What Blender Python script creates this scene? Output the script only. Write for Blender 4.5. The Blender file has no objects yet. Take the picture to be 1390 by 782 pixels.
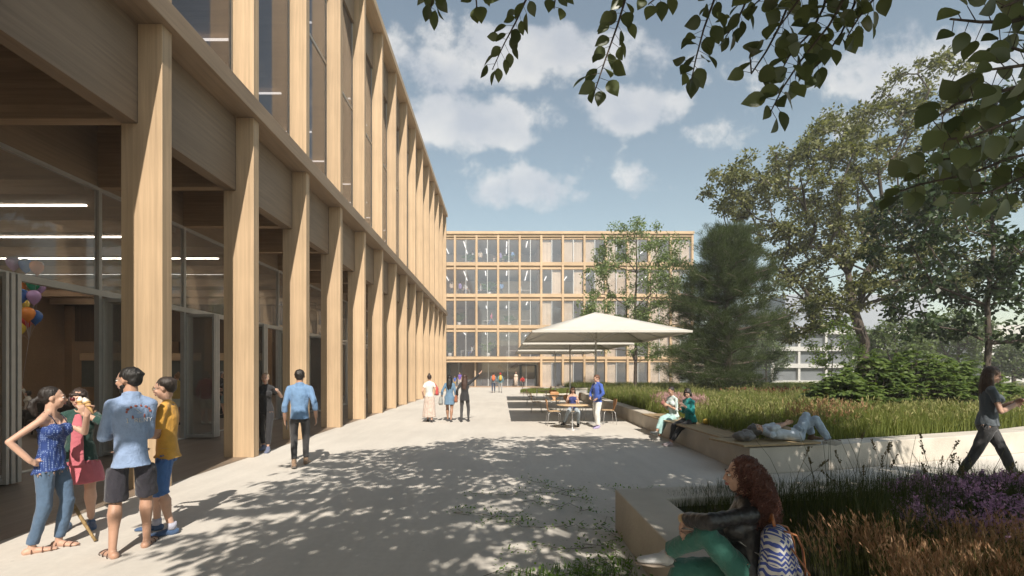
import bpy, math, random
import numpy as np
from mathutils import Vector, Matrix, noise
random.seed(7)
R = math.radians
scene = bpy.context.scene
COL = scene.collection
V3 = lambda *a: Vector(a)

# ------------------------------------------------------------ camera
CAMH = 1.72
cd = bpy.data.cameras.new('camera')
cam = bpy.data.objects.new('camera', cd); COL.objects.link(cam)
cam.location = (0, 0, CAMH); cam.rotation_euler = (R(90), 0, 0)
cd.sensor_width = 36; cd.lens = 620 / 1390 * 36
cd.shift_x = 0.0108; cd.shift_y = 0.082
cd.clip_start = 0.05; cd.clip_end = 3000
scene.camera = cam
# ------------------------------------------------------------ light
SUN = Vector((-0.54, 3.0, -2.95)).normalized()
EL = math.asin(-SUN.z); AZ = math.atan2(-SUN.x, -SUN.y)
sl = bpy.data.lights.new('sun', 'SUN'); sl.energy = 4.2; sl.angle = R(0.4); sl.color = (1.0, 0.93, 0.83)
so = bpy.data.objects.new('sun', sl); COL.objects.link(so)
so.rotation_euler = SUN.to_track_quat('-Z', 'Y').to_euler(); so.location = (3, -20, 30)
scene.view_settings.view_transform = 'Standard'; scene.view_settings.look = 'None'
scene.view_settings.gamma = 1; scene.view_settings.use_curve_mapping = False
scene.view_settings.exposure = 0.68
scene.render.engine = 'CYCLES'
cy = scene.cycles
cy.max_bounces = 6; cy.diffuse_bounces = 3; cy.glossy_bounces = 2; cy.transmission_bounces = 4
cy.transparent_max_bounces = 12; cy.caustics_reflective = False; cy.caustics_refractive = False
cy.use_denoising = True; cy.sample_clamp_indirect = 6

def world():
    w = bpy.data.worlds.new('World'); scene.world = w; w.use_nodes = True
    nt = w.node_tree; nt.nodes.clear(); N = nt.nodes.new; L = nt.links.new
    def M(op, a, b=None, c=None):
        n = N('ShaderNodeMath'); n.operation = op
        for i, x in enumerate((a, b, c)):
            if x is None: continue
            if isinstance(x, (int, float)): n.inputs[i].default_value = x
            else: L(x, n.inputs[i])
        return n.outputs[0]
    out = N('ShaderNodeOutputWorld'); bg = N('ShaderNodeBackground')
    sky = N('ShaderNodeTexSky'); sky.sky_type = 'NISHITA'; sky.sun_disc = False
    sky.sun_elevation = EL; sky.sun_rotation = AZ; sky.air_density = 1.3; sky.dust_density = 0.6; sky.ozone_density = 1.6
    hsv = N('ShaderNodeHueSaturation'); hsv.inputs['Saturation'].default_value = 0.78; hsv.inputs['Value'].default_value = 0.77
    L(sky.outputs[0], hsv.inputs['Color'])
    tint = N('ShaderNodeMixRGB'); tint.blend_type = 'MULTIPLY'; tint.inputs[0].default_value = 1
    L(hsv.outputs[0], tint.inputs[1]); tint.inputs[2].default_value = (1.09, 1.08, .95, 1)
    # cumulus drawn by direction (gnomonic coordinates u = x/|y|, v = z/|y|)
    tc = N('ShaderNodeTexCoord'); sp = N('ShaderNodeSeparateXYZ'); L(tc.outputs['Generated'], sp.inputs[0])
    ay = M('MAXIMUM', M('ABSOLUTE', sp.outputs[1]), 0.05)
    u = M('DIVIDE', sp.outputs[0], ay); v = M('DIVIDE', sp.outputs[2], ay)
    cb = N('ShaderNodeCombineXYZ'); L(u, cb.inputs[0]); L(v, cb.inputs[1]); L(M('MULTIPLY', sp.outputs[1], 0.3), cb.inputs[2])
    n1 = N('ShaderNodeTexNoise'); n1.inputs['Scale'].default_value = 6.0; n1.inputs['Detail'].default_value = 10; n1.inputs['Roughness'].default_value = 0.60
    L(cb.outputs[0], n1.inputs['Vector'])
    n2 = N('ShaderNodeTexNoise'); n2.inputs['Scale'].default_value = 1.6; n2.inputs['Detail'].default_value = 5
    L(cb.outputs[0], n2.inputs['Vector'])
    blobs = [(-0.02, 0.55, .22, .07, .8), (.0, .70, .5, .08, 1.0), (-.12, .54, .13, .06, 1.1), (.03, .52, .07, .04, .9), (.29, .585, .13, .055, 1.15),
             (.12, .42, .24, .07, .72), (.47, .51, .10, .05, .9), (.98, .66, .26, .10, 1.1), (.75, .54, .12, .04, .8), (.35, .41, .25, .05, .5),
             (1.5, .5, .3, .1, 1.0), (-.8, .6, .3, .1, 1.0), (-1.6, .4, .4, .1, 1.0), (2.3, .6, .5, .15, 1.0), (0.05, .38, .3, .04, .5)]
    acc = None
    for (bu, bv, su, sv, am) in blobs:
        du = M('MULTIPLY', M('SUBTRACT', u, bu), 1 / su); dv = M('MULTIPLY', M('SUBTRACT', v, bv), 1 / sv)
        r2 = M('ADD', M('MULTIPLY', du, du), M('MULTIPLY', dv, dv))
        g = M('MULTIPLY', M('POWER', 2.718, M('MULTIPLY', r2, -0.7)), am)
        acc = g if acc is None else M('MAXIMUM', acc, g)
    dens = M('ADD', M('MULTIPLY', acc, 0.62), M('MULTIPLY', M('SUBTRACT', n1.outputs[0], 0.5), 1.5))
    dens = M('ADD', dens, M('MULTIPLY', M('SUBTRACT', n2.outputs[0], 0.5), 0.35))
    mr = N('ShaderNodeMapRange'); mr.interpolation_type = 'SMOOTHSTEP'; L(dens, mr.inputs[0]); mr.inputs[1].default_value = 0.36; mr.inputs[2].default_value = 0.60
    mr.inputs[3].default_value = 0; mr.inputs[4].default_value = 0.62
    # cloud brightness: lit tops, grey lower parts, from the density a little higher up
    cc = N('ShaderNodeMixRGB'); cc.inputs[1].default_value = (3.9, 4.0, 4.3, 1); cc.inputs[2].default_value = (6.2, 5.95, 5.6, 1)
    n3 = N('ShaderNodeTexNoise'); n3.inputs['Scale'].default_value = 7; n3.inputs['Detail'].default_value = 6; L(cb.outputs[0], n3.inputs['Vector'])
    m3 = N('ShaderNodeMapRange'); L(n3.outputs[0], m3.inputs[0]); m3.inputs[1].default_value = .36; m3.inputs[2].default_value = .66; L(m3.outputs[0], cc.inputs[0])
    mix = N('ShaderNodeMixRGB'); L(mr.outputs[0], mix.inputs[0]); L(tint.outputs[0], mix.inputs[1]); L(cc.outputs[0], mix.inputs[2])
    L(mix.outputs[0], bg.inputs[0]); bg.inputs[1].default_value = 0.112
    L(bg.outputs[0], out.inputs[0])
    w.cycles.sampling_method = 'AUTOMATIC'
world()

# ------------------------------------------------------------ naming
def tag(o, label=None, cat=None, group=None, kind=None):
    if label: o['label'] = label
    if cat: o['category'] = cat
    if group: o['group'] = group
    if kind: o['kind'] = kind
    return o
def thing(name, label, cat, loc=(0, 0, 0), rz=0, group=None):
    o = bpy.data.objects.new(name, None); COL.objects.link(o)
    o.empty_display_size = 0.1
    o.location = loc; o.rotation_euler = (0, 0, rz)
    return tag(o, label, cat, group)
def copy_tree(o, parent=None):
    c = o.copy(); COL.objects.link(c)
    if parent: c.parent = parent; c.matrix_parent_inverse = o.matrix_parent_inverse.copy()
    for ch in list(o.children): copy_tree(ch, c)
    return c
def dup(root, loc, rz=0, label=None, group=None):
    c = copy_tree(root); c.location = loc; c.rotation_euler = (0, 0, rz)
    if label: c['label'] = label
    if group: c['group'] = group
    return c

# ------------------------------------------------------------ mesh builder
class MB:
    def __init__(s): s.v = []; s.f = []; s.m = []; s.sm = []
    def add(s, vs, fs, mi=0, smooth=False):
        b = len(s.v); s.v.extend([tuple(p) for p in vs])
        for f in fs:
            s.f.append(tuple(i + b for i in f)); s.m.append(mi); s.sm.append(smooth)
        return s
    def box(s, x0, x1, y0, y1, z0, z1, mi=0):
        if x0 > x1: x0, x1 = x1, x0
        if y0 > y1: y0, y1 = y1, y0
        if z0 > z1: z0, z1 = z1, z0
        vs = [(x0, y0, z0), (x1, y0, z0), (x1, y1, z0), (x0, y1, z0), (x0, y0, z1), (x1, y0, z1), (x1, y1, z1), (x0, y1, z1)]
        return s.add(vs, [(0, 3, 2, 1), (4, 5, 6, 7), (0, 1, 5, 4), (1, 2, 6, 5), (2, 3, 7, 6), (3, 0, 4, 7)], mi)
    def obox(s, c, size, rot=None, mi=0):
        hx, hy, hz = [a / 2 for a in size]; c = Vector(c)
        vs = []
        for z in (-hz, hz):
            for (x, y) in ((-hx, -hy), (hx, -hy), (hx, hy), (-hx, hy)):
                p = Vector((x, y, z)); p = rot @ p if rot is not None else p
                vs.append(p + c)
        return s.add(vs, [(0, 3, 2, 1), (4, 5, 6, 7), (0, 1, 5, 4), (1, 2, 6, 5), (2, 3, 7, 6), (3, 0, 4, 7)], mi)
    def prism(s, poly, z0, z1, mi=0, sides=True, top=True, bottom=True):
        n = len(poly)
        vs = [(x, y, z0) for x, y in poly] + [(x, y, z1) for x, y in poly]
        fs = []
        if bottom: fs.append(tuple(reversed(range(n))))
        if top: fs.append(tuple(range(n, 2 * n)))
        if sides: fs += [(i, (i + 1) % n, n + (i + 1) % n, n + i) for i in range(n)]
        return s.add(vs, fs, mi)
    def tube(s, pts, rad, n=8, mi=0, cap=True, smooth=True, flat=1.0, wide=None):
        pts = [Vector(p) for p in pts]
        if isinstance(rad, (int, float)): rad = [rad] * len(pts)
        vs = []; fs = []; prev = None
        for i, p in enumerate(pts):
            if i == 0: t = pts[1] - pts[0]
            elif i == len(pts) - 1: t = pts[-1] - pts[-2]
            else: t = pts[i + 1] - pts[i - 1]
            if t.length < 1e-9: t = Vector((0, 0, 1))
            t.normalize()
            if wide is not None: a = Vector(wide) - t * Vector(wide).dot(t)
            elif prev is None: a = t.cross(Vector((0.3, 0.2, 1)) if abs(t.z) < .9 else Vector((1, 0.1, 0)))
            else: a = prev - t * prev.dot(t)
            if a.length < 1e-6: a = t.orthogonal()
            a.normalize(); prev = a; b = t.cross(a)
            r = rad[i]; rx, ry = (r if isinstance(r, tuple) else (r, r * flat))
            for k in range(n):
                an = 2 * math.pi * k / n
                vs.append(p + a * (rx * math.cos(an)) + b * (ry * math.sin(an)))
        for i in range(len(pts) - 1):
            for k in range(n):
                k2 = (k + 1) % n
                fs.append((i * n + k, i * n + k2, (i + 1) * n + k2, (i + 1) * n + k))
        s.add(vs, fs, mi, smooth)
        if cap and n > 2:
            m = len(pts) - 1; b0 = len(s.v) - len(vs)
            s.f.append(tuple(b0 + k for k in reversed(range(n)))); s.m.append(mi); s.sm.append(False)
            s.f.append(tuple(b0 + m * n + k for k in range(n))); s.m.append(mi); s.sm.append(False)
        return s
    def ell(s, c, r, rot=None, nu=12, nv=8, mi=0):
        c = Vector(c); r = (r, r, r) if isinstance(r, (int, float)) else r
        vs = []; fs = []
        def P(x, y, z):
            p = Vector((x * r[0], y * r[1], z * r[2])); p = rot @ p if rot is not None else p
            return p + c
        vs.append(P(0, 0, -1))
        for j in range(1, nv):
            a = -math.pi / 2 + math.pi * j / nv
            for i in range(nu):
                b = 2 * math.pi * i / nu
                vs.append(P(math.cos(a) * math.cos(b), math.cos(a) * math.sin(b), math.sin(a)))
        vs.append(P(0, 0, 1)); T = len(vs) - 1
        for i in range(nu): fs.append((0, 1 + (i + 1) % nu, 1 + i))
        for j in range(nv - 2):
            for i in range(nu):
                a = 1 + j * nu + i; b = 1 + j * nu + (i + 1) % nu
                fs.append((a, b, b + nu, a + nu))
        o = 1 + (nv - 2) * nu
        for i in range(nu): fs.append((o + i, o + (i + 1) % nu, T))
        return s.add(vs, fs, mi, True)
    def lathe(s, prof, n=16, c=(0, 0, 0), mi=0):
        vs = []; fs = []
        for (r, z) in prof:
            for k in range(n):
                a = 2 * math.pi * k / n; vs.append((c[0] + r * math.cos(a), c[1] + r * math.sin(a), c[2] + z))
        for i in range(len(prof) - 1):
            for k in range(n):
                k2 = (k + 1) % n; fs.append((i * n + k, i * n + k2, (i + 1) * n + k2, (i + 1) * n + k))
        return s.add(vs, fs, mi, True)
    def cap(s, a, b, ra, rb, n=12, flat=1.0, wide=None, mi=0):
        """tapered capsule with round ends"""
        a = Vector(a); b = Vector(b); d = (b - a)
        if d.length < 1e-6: return s.ell(a, ra, mi=mi)
        d.normalize(); pts = []; rr = []
        for t in (-1, -.87, -.5): pts.append(a + d * (t * ra)); rr.append(ra * math.sqrt(max(0.02, 1 - t * t)))
        pts.append(a); rr.append(ra); pts.append(b); rr.append(rb)
        for t in (.5, .87, 1): pts.append(b + d * (t * rb)); rr.append(rb * math.sqrt(max(0.02, 1 - t * t)))
        return s.tube(pts, rr, n, mi, True, True, flat, wide)
    def mesh(s, name, mats):
        me = bpy.data.meshes.new(name); me.from_pydata(s.v, [], s.f)
        if not isinstance(mats, (list, tuple)): mats = [mats]
        for m in mats: me.materials.append(m)
        me.polygons.foreach_set('material_index', s.m); me.polygons.foreach_set('use_smooth', s.sm)
        me.update(); return me
    def build(s, name, mats, parent=None, bevel=0, smooth=None):
        if smooth is not None: s.sm = [smooth] * len(s.f)
        o = bpy.data.objects.new(name, s.mesh(name, mats)); COL.objects.link(o)
        if parent is not None:
            o.parent = parent
        if bevel:
            b = o.modifiers.new('edge', 'BEVEL'); b.width = bevel; b.segments = 2; b.limit_method = 'ANGLE'
        return o
def wpar(o, root):
    """parent o (whose mesh is in world coordinates) to a root already placed"""
    o.parent = root; o.matrix_parent_inverse = root.matrix_basis.inverted(); return o
def fast_mesh(name, verts, faces, mats, mi=None, smooth=False):
    """verts (N,3) array, faces (M,k) array"""
    verts = np.asarray(verts, dtype=np.float32); faces = np.asarray(faces, dtype=np.int32)
    me = bpy.data.meshes.new(name); me.vertices.add(len(verts)); me.vertices.foreach_set('co', verts.ravel())
    k = faces.shape[1]; me.loops.add(faces.size); me.loops.foreach_set('vertex_index', faces.ravel())
    me.polygons.add(len(faces)); me.polygons.foreach_set('loop_start', np.arange(0, faces.size, k, dtype=np.int32))
    me.polygons.foreach_set('loop_total', np.full(len(faces), k, dtype=np.int32))
    if not isinstance(mats, (list, tuple)): mats = [mats]
    for m in mats: me.materials.append(m)
    if mi is not None: me.polygons.foreach_set('material_index', np.asarray(mi, dtype=np.int32))
    if smooth: me.polygons.foreach_set('use_smooth', np.ones(len(faces), dtype=bool))
    me.update(calc_edges=True); me.validate(); return me
def link(name, me, parent=None):
    o = bpy.data.objects.new(name, me); COL.objects.link(o)
    if parent is not None: o.parent = parent
    return o

# ------------------------------------------------------------ materials
def newmat(name):
    m = bpy.data.materials.new(name); m.use_nodes = True; nt = m.node_tree
    return m, nt, nt.nodes['Principled BSDF']
def plain(name, col, rough=.6, metal=0, var=.12, scale=8, bump=0, emit=0, bscale=60, sheen=0):
    m, nt, p = newmat(name); N = nt.nodes.new; L = nt.links.new
    p.inputs['Roughness'].default_value = rough; p.inputs['Metallic'].default_value = metal
    tc = N('ShaderNodeTexCoord')
    n = N('ShaderNodeTexNoise'); n.inputs['Scale'].default_value = scale; n.inputs['Detail'].default_value = 5
    L(tc.outputs['Object'], n.inputs['Vector'])
    r = N('ShaderNodeMixRGB'); r.inputs[1].default_value = tuple(c * (1 - var) for c in col) + (1,); r.inputs[2].default_value = tuple(min(1, c * (1 + var)) for c in col) + (1,)
    mr = N('ShaderNodeMapRange'); L(n.outputs[0], mr.inputs[0]); mr.inputs[1].default_value = .3; mr.inputs[2].default_value = .7
    L(mr.outputs[0], r.inputs[0]); L(r.outputs[0], p.inputs['Base Color'])
    if bump:
        n2 = N('ShaderNodeTexNoise'); n2.inputs['Scale'].default_value = bscale; n2.inputs['Detail'].default_value = 4; L(tc.outputs['Object'], n2.inputs['Vector'])
        b = N('ShaderNodeBump'); b.inputs['Strength'].default_value = bump; b.inputs['Distance'].default_value = 0.02; L(n2.outputs[0], b.inputs['Height']); L(b.outputs[0], p.inputs['Normal'])
    if emit: p.inputs['Emission Color'].default_value = tuple(col) + (1,); p.inputs['Emission Strength'].default_value = emit
    if sheen: p.inputs['Sheen Weight'].default_value = sheen
    return m
def wood(name, col, axis='Z', dark=.72, rough=.55, plank=0, knots=False):
    """timber with the grain along one axis; plank = width of lamellae"""
    m, nt, p = newmat(name); N = nt.nodes.new; L = nt.links.new
    p.inputs['Roughness'].default_value = rough; p.inputs['Specular IOR Level'].default_value = .25
    tc = N('ShaderNodeTexCoord'); mp = N('ShaderNodeMapping')
    sc = {'X': (.35, 9, 9), 'Y': (9, .35, 9), 'Z': (9, 9, .35)}[axis]; mp.inputs['Scale'].default_value = sc
    L(tc.outputs['Object'], mp.inputs['Vector'])
    n = N('ShaderNodeTexNoise'); n.inputs['Scale'].default_value = 2.2; n.inputs['Detail'].default_value = 8; n.inputs['Roughness'].default_value = .62; n.inputs['Distortion'].default_value = .4
    L(mp.outputs[0], n.inputs['Vector'])
    nb = N('ShaderNodeTexNoise'); nb.inputs['Scale'].default_value = .7; nb.inputs['Detail'].default_value = 3; L(tc.outputs['Object'], nb.inputs['Vector'])
    cr = N('ShaderNodeValToRGB'); cr.color_ramp.elements[0].position = .3; cr.color_ramp.elements[1].position = .68
    cr.color_ramp.elements[0].color = tuple(c * dark for c in col) + (1,); cr.color_ramp.elements[1].color = tuple(min(1, c * 1.08) for c in col) + (1,)
    L(n.outputs[0], cr.inputs[0]); last = cr.outputs[0]
    mx = N('ShaderNodeMixRGB'); mx.blend_type = 'MULTIPLY'; mx.inputs[0].default_value = 1
    mb = N('ShaderNodeMapRange'); mb.inputs[1].default_value = .3; mb.inputs[2].default_value = .7; mb.inputs[3].default_value = .88; mb.inputs[4].default_value = 1.06
    L(nb.outputs[0], mb.inputs[0]); L(last, mx.inputs[1]); L(mb.outputs[0], mx.inputs[2]); last = mx.outputs[0]
    if plank:
        sp = N('ShaderNodeSeparateXYZ'); L(tc.outputs['Object'], sp.inputs[0])
        a, b = {'X': (1, 2), 'Y': (0, 2), 'Z': (0, 1)}[axis]
        # lamella index by the two cross axes
        ad = N('ShaderNodeMath'); ad.operation = 'ADD'; L(sp.outputs[a], ad.inputs[0]); L(sp.outputs[b], ad.inputs[1])
        dv = N('ShaderNodeMath'); dv.operation = 'DIVIDE'; L(ad.outputs[0], dv.inputs[0]); dv.inputs[1].default_value = plank
        fl = N('ShaderNodeMath'); fl.operation = 'FLOOR'; L(dv.outputs[0], fl.inputs[0])
        wn = N('ShaderNodeTexWhiteNoise'); wn.noise_dimensions = '1D'; L(fl.outputs[0], wn.inputs['W'])
        mr = N('ShaderNodeMapRange'); mr.inputs[3].default_value = .88; mr.inputs[4].default_value = 1.05; L(wn.outputs[0], mr.inputs[0])
        m2 = N('ShaderNodeMixRGB'); m2.blend_type = 'MULTIPLY'; m2.inputs[0].default_value = 1; L(last, m2.inputs[1]); L(mr.outputs[0], m2.inputs[2]); last = m2.outputs[0]
    oi = N('ShaderNodeObjectInfo'); mo = N('ShaderNodeMapRange'); L(oi.outputs['Random'], mo.inputs[0]); mo.inputs[3].default_value = .91; mo.inputs[4].default_value = 1.05
    m4 = N('ShaderNodeMixRGB'); m4.blend_type = 'MULTIPLY'; m4.inputs[0].default_value = 1; L(last, m4.inputs[1]); L(mo.outputs[0], m4.inputs[2]); last = m4.outputs[0]
    L(last, p.inputs['Base Color'])
    b = N('ShaderNodeBump'); b.inputs['Strength'].default_value = .15; b.inputs['Distance'].default_value = .01; L(n.outputs[0], b.inputs['Height']); L(b.outputs[0], p.inputs['Normal'])
    return m
def glass(name, tint=(1, 1, 1), refl=1.0, body=0.0, bodycol=(.3, .3, .32), ior=1.5):
    """thin pane (two faces): transparent with a Schlick reflection the same from both sides; body = share of a diffuse film imitating pale reflections"""
    m = bpy.data.materials.new(name); m.use_nodes = True; nt = m.node_tree; nt.nodes.clear(); N = nt.nodes.new; L = nt.links.new
    out = N('ShaderNodeOutputMaterial'); tr = N('ShaderNodeBsdfTransparent'); tr.inputs[0].default_value = tuple(t ** .5 for t in tint) + (1,)
    gl = N('ShaderNodeBsdfGlossy'); gl.inputs['Roughness'].default_value = 0.02
    g = N('ShaderNodeNewGeometry'); d = N('ShaderNodeVectorMath'); d.operation = 'DOT_PRODUCT'; L(g.outputs['Normal'], d.inputs[0]); L(g.outputs['Incoming'], d.inputs[1])
    def Mh(op, a, b=None):
        n = N('ShaderNodeMath'); n.operation = op
        for i, q in enumerate((a, b)):
            if q is None: continue
            if isinstance(q, (int, float)): n.inputs[i].default_value = q
            else: L(q, n.inputs[i])
        return n.outputs[0]
    c = Mh('ABSOLUTE', d.outputs['Value']); f = Mh('POWER', Mh('SUBTRACT', 1.0, c), 5.0); f = Mh('MULTIPLY', Mh('ADD', Mh('MULTIPLY', f, .9), .045), refl)
    base = tr.outputs[0]
    if body:  # diffuse colour mixed in to imitate reflected light on the pane
        df = N('ShaderNodeBsdfDiffuse'); df.inputs[0].default_value = tuple(bodycol) + (1,)
        m0 = N('ShaderNodeMixShader'); m0.inputs[0].default_value = body; L(base, m0.inputs[1]); L(df.outputs[0], m0.inputs[2]); base = m0.outputs[0]
    mx = N('ShaderNodeMixShader'); L(f, mx.inputs[0]); L(base, mx.inputs[1]); L(gl.outputs[0], mx.inputs[2]); L(mx.outputs[0], out.inputs[0])
    return m
def leafmat(name, c1, c2, trans=.35, rough=.45, spec=.4, tcol=None):
    m = bpy.data.materials.new(name); m.use_nodes = True; nt = m.node_tree; p = nt.nodes['Principled BSDF']; N = nt.nodes.new; L = nt.links.new
    g = N('ShaderNodeNewGeometry'); r = N('ShaderNodeMixRGB'); L(g.outputs['Random Per Island'], r.inputs[0])
    r.inputs[1].default_value = tuple(c1) + (1,); r.inputs[2].default_value = tuple(c2) + (1,)
    L(r.outputs[0], p.inputs['Base Color']); p.inputs['Roughness'].default_value = rough; p.inputs['Specular IOR Level'].default_value = spec
    t = N('ShaderNodeBsdfTranslucent'); tm = N('ShaderNodeMixRGB'); tm.blend_type = 'MULTIPLY'; tm.inputs[0].default_value = 1
    L(r.outputs[0], tm.inputs[1]); tm.inputs[2].default_value = tuple(tcol or (1.5, 1.6, .6)) + (1,); L(tm.outputs[0], t.inputs[0])
    mx = N('ShaderNodeMixShader'); mx.inputs[0].default_value = trans; out = nt.nodes['Material Output']
    L(p.outputs[0], mx.inputs[1]); L(t.outputs[0], mx.inputs[2]); L(mx.outputs[0], out.inputs[0])
    return m
def ground_mat():
    m, nt, p = newmat('pale_concrete'); N = nt.nodes.new; L = nt.links.new
    tc = N('ShaderNodeTexCoord')
    def nz(scale, det, ro=.5, vec=None):
        n = N('ShaderNodeTexNoise'); n.inputs['Scale'].default_value = scale; n.inputs['Detail'].default_value = det; n.inputs['Roughness'].default_value = ro
        L(vec or tc.outputs['Object'], n.inputs['Vector']); return n.outputs[0]
    mp = N('ShaderNodeMapping'); mp.inputs['Scale'].default_value = (1.6, .25, 1); mp.inputs['Rotation'].default_value = (0, 0, R(78)); L(tc.outputs['Object'], mp.inputs['Vector'])
    a = nz(.35, 6, .6); b = nz(14, 6, .7); c = nz(1.8, 6, .6, mp.outputs[0])
    r = N('ShaderNodeValToRGB'); r.color_ramp.elements[0].position = .32; r.color_ramp.elements[1].position = .7
    r.color_ramp.elements[0].color = (.53, .49, .435, 1); r.color_ramp.elements[1].color = (.61, .57, .51, 1)
    L(a, r.inputs[0])
    def mul(last, fac, lo, hi, x0=.3, x1=.7):
        mr = N('ShaderNodeMapRange'); L(fac, mr.inputs[0]); mr.inputs[1].default_value = x0; mr.inputs[2].default_value = x1; mr.inputs[3].default_value = lo; mr.inputs[4].default_value = hi
        mm = N('ShaderNodeMixRGB'); mm.blend_type = 'MULTIPLY'; mm.inputs[0].default_value = 1; L(last, mm.inputs[1]); L(mr.outputs[0], mm.inputs[2]); return mm.outputs[0]
    l = mul(r.outputs[0], b, .93, 1.04); l = mul(l, c, .93, 1.05)
    vo = N('ShaderNodeTexVoronoi'); vo.inputs['Scale'].default_value = 2.1; L(tc.outputs['Object'], vo.inputs['Vector'])
    l = mul(l, vo.outputs[0], .82, 1.0, .015, .035)
    L(l, p.inputs['Base Color']); p.inputs['Roughness'].default_value = .8; p.inputs['Specular IOR Level'].default_value = .2
    bm = N('ShaderNodeBump'); bm.inputs['Strength'].default_value = .25; bm.inputs['Distance'].default_value = .01; L(b, bm.inputs['Height']); L(bm.outputs[0], p.inputs['Normal'])
    return m
M = {}
WC = (.545, .39, .245)
M['ground'] = ground_mat()
M['wood_v'] = wood('pale_timber_upright', WC, 'Z', .84, plank=.04)
M['wood_y'] = wood('pale_timber_along', WC, 'Y', .84)
M['wood_x'] = wood('pale_timber_across', WC, 'X', .84)
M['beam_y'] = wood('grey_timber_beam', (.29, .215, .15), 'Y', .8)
M['ledge'] = wood('brown_timber_ledge', (.31, .225, .15), 'Y', .8)  # even brown, darker than the columns
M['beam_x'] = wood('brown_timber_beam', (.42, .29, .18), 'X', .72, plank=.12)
M['ceil'] = wood('timber_ceiling', (.46, .32, .2), 'X', .74, plank=.16)
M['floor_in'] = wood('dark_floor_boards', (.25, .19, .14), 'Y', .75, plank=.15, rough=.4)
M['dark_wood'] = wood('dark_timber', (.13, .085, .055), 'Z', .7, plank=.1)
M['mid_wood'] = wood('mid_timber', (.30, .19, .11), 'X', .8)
M['alu'] = plain('grey_aluminium', (.46, .445, .42), .42, .3, .06)
M['alu_light'] = plain('pale_aluminium', (.55, .55, .54), .35, .4, .05)
M['steel'] = plain('chrome_steel', (.62, .62, .62), .25, .9, .03)
M['glass'] = glass('clear_glass', (.9, .91, .91), 1.3, .22, (.52, .46, .41))  # tan film painted in as pale reflections
M['glass_up'] = glass('upper_window_glass', (.66, .66, .70), 1.3, .12, (.42, .39, .41))  # grey film in place of reflected sky
M['glass_far'] = glass('pale_window_glass', (.93, .93, .94), 1.2, .085, (.52, .56, .64))  # bluish film stands in for the sky's reflection
M['glass_door'] = glass('door_glass', (.96, .97, .97), 1.0, .05, (.62, .58, .54))
M['lamp'] = plain('ceiling_lamp', (1, .93, .82), .5, 0, 0, emit=9)
M['lamp_dim'] = plain('dim_ceiling_lamp', (1, .92, .82), .5, 0, 0, emit=1.1)
M['concrete'] = plain('cast_concrete', (.52, .47, .40), .8, 0, .16, 1.6, .25, bscale=30)
M['soil'] = plain('dark_soil', (.045, .034, .022), .95, 0, .3, 6, .5)
M['black'] = plain('black_plastic', (.015, .015, .016), .45, 0, .1)
# ------------------------------------------------------------ ground
def noisy_disc(name, mat, z, r):
    mb = MB(); n = 48
    mb.v = [(0, 0, z)] + [(r * math.cos(2 * math.pi * i / n), r * math.sin(2 * math.pi * i / n), z) for i in range(n)]
    mb.f = [(0, 1 + i, 1 + (i + 1) % n) for i in range(n)]; mb.m = [0] * n; mb.sm = [False] * n
    return mb.build(name, mat)
def gmat_far():
    return plain('meadow_ground', (.075, .085, .03), .95, 0, .35, .15)
tag(noisy_disc('ground', gmat_far(), -0.008, 2500), kind='structure')
o = MB().prism([(-60, -40), (40, -40), (40, 33), (26, 58), (-60, 58)], -.006, 0.0, sides=False, bottom=False).build('plaza', M['ground']); tag(o, kind='structure')
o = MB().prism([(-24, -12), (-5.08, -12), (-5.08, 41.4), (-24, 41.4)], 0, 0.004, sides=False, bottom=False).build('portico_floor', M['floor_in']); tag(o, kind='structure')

# ------------------------------------------------------------ timber hall on the left
YK = lambda k: 6.70 + 2.48 * (k - 1)
XF = -4.97
hall = thing('timber_building', 'long timber building with a colonnade of pale columns along the left of the plaza', 'building', (-5, 16, 0))
def hp(mb, name, mat, bevel=0, parent=None):
    o = mb.build(name, mat, None, bevel); wpar(o, hall if parent is None else parent)
    return o
YS, YE = YK(-6), YK(15) + .2
lo = MB()
pf = [(XF, 0), (-5.575, 0), (-5.575, 5.37), (-5.33, 5.37), (-5.33, 6.828), (XF, 6.828)]
lo.add([(x, 0, z) for x, z in pf] + [(x, .2, z) for x, z in pf], [(0, 5, 4, 3, 2, 1), (6, 7, 8, 9, 10, 11)] + [(i, (i + 1) % 6, 6 + (i + 1) % 6, 6 + i) for i in range(6)])
lo_me = None
up = MB().box(XF, -5.43, 0, .2, 7.172, 15.9)
for k in range(-6, 16):
    if lo_me is None:
        ob = hp(lo, 'column', M['wood_v'], .008); lo_me = ob.data; u0 = hp(up, 'upper_column', M['wood_v'], .008); up_me = u0.data
    else:
        ob = bpy.data.objects.new('column', lo_me); COL.objects.link(ob); wpar(ob, hall)
        b = ob.modifiers.new('edge', 'BEVEL'); b.width = .008; b.segments = 2; b.limit_method = 'ANGLE'
        u0 = bpy.data.objects.new('upper_column', up_me); COL.objects.link(u0); wpar(u0, hall)
        b = u0.modifiers.new('edge', 'BEVEL'); b.width = .008; b.segments = 2; b.limit_method = 'ANGLE'
    ob.location = (0, YK(k), 0); u0.location = (0, YK(k), 0)
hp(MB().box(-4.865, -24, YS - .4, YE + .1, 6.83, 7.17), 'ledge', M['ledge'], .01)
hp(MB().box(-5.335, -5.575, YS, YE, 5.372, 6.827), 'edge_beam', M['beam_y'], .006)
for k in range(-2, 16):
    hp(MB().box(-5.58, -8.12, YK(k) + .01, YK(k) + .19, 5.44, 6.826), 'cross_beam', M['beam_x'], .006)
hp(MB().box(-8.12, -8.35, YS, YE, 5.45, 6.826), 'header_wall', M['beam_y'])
hp(MB().box(-4.865, -24, YS - .4, YE + .25, 15.9, 16.2), 'roof', M['wood_y'], .01)
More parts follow.
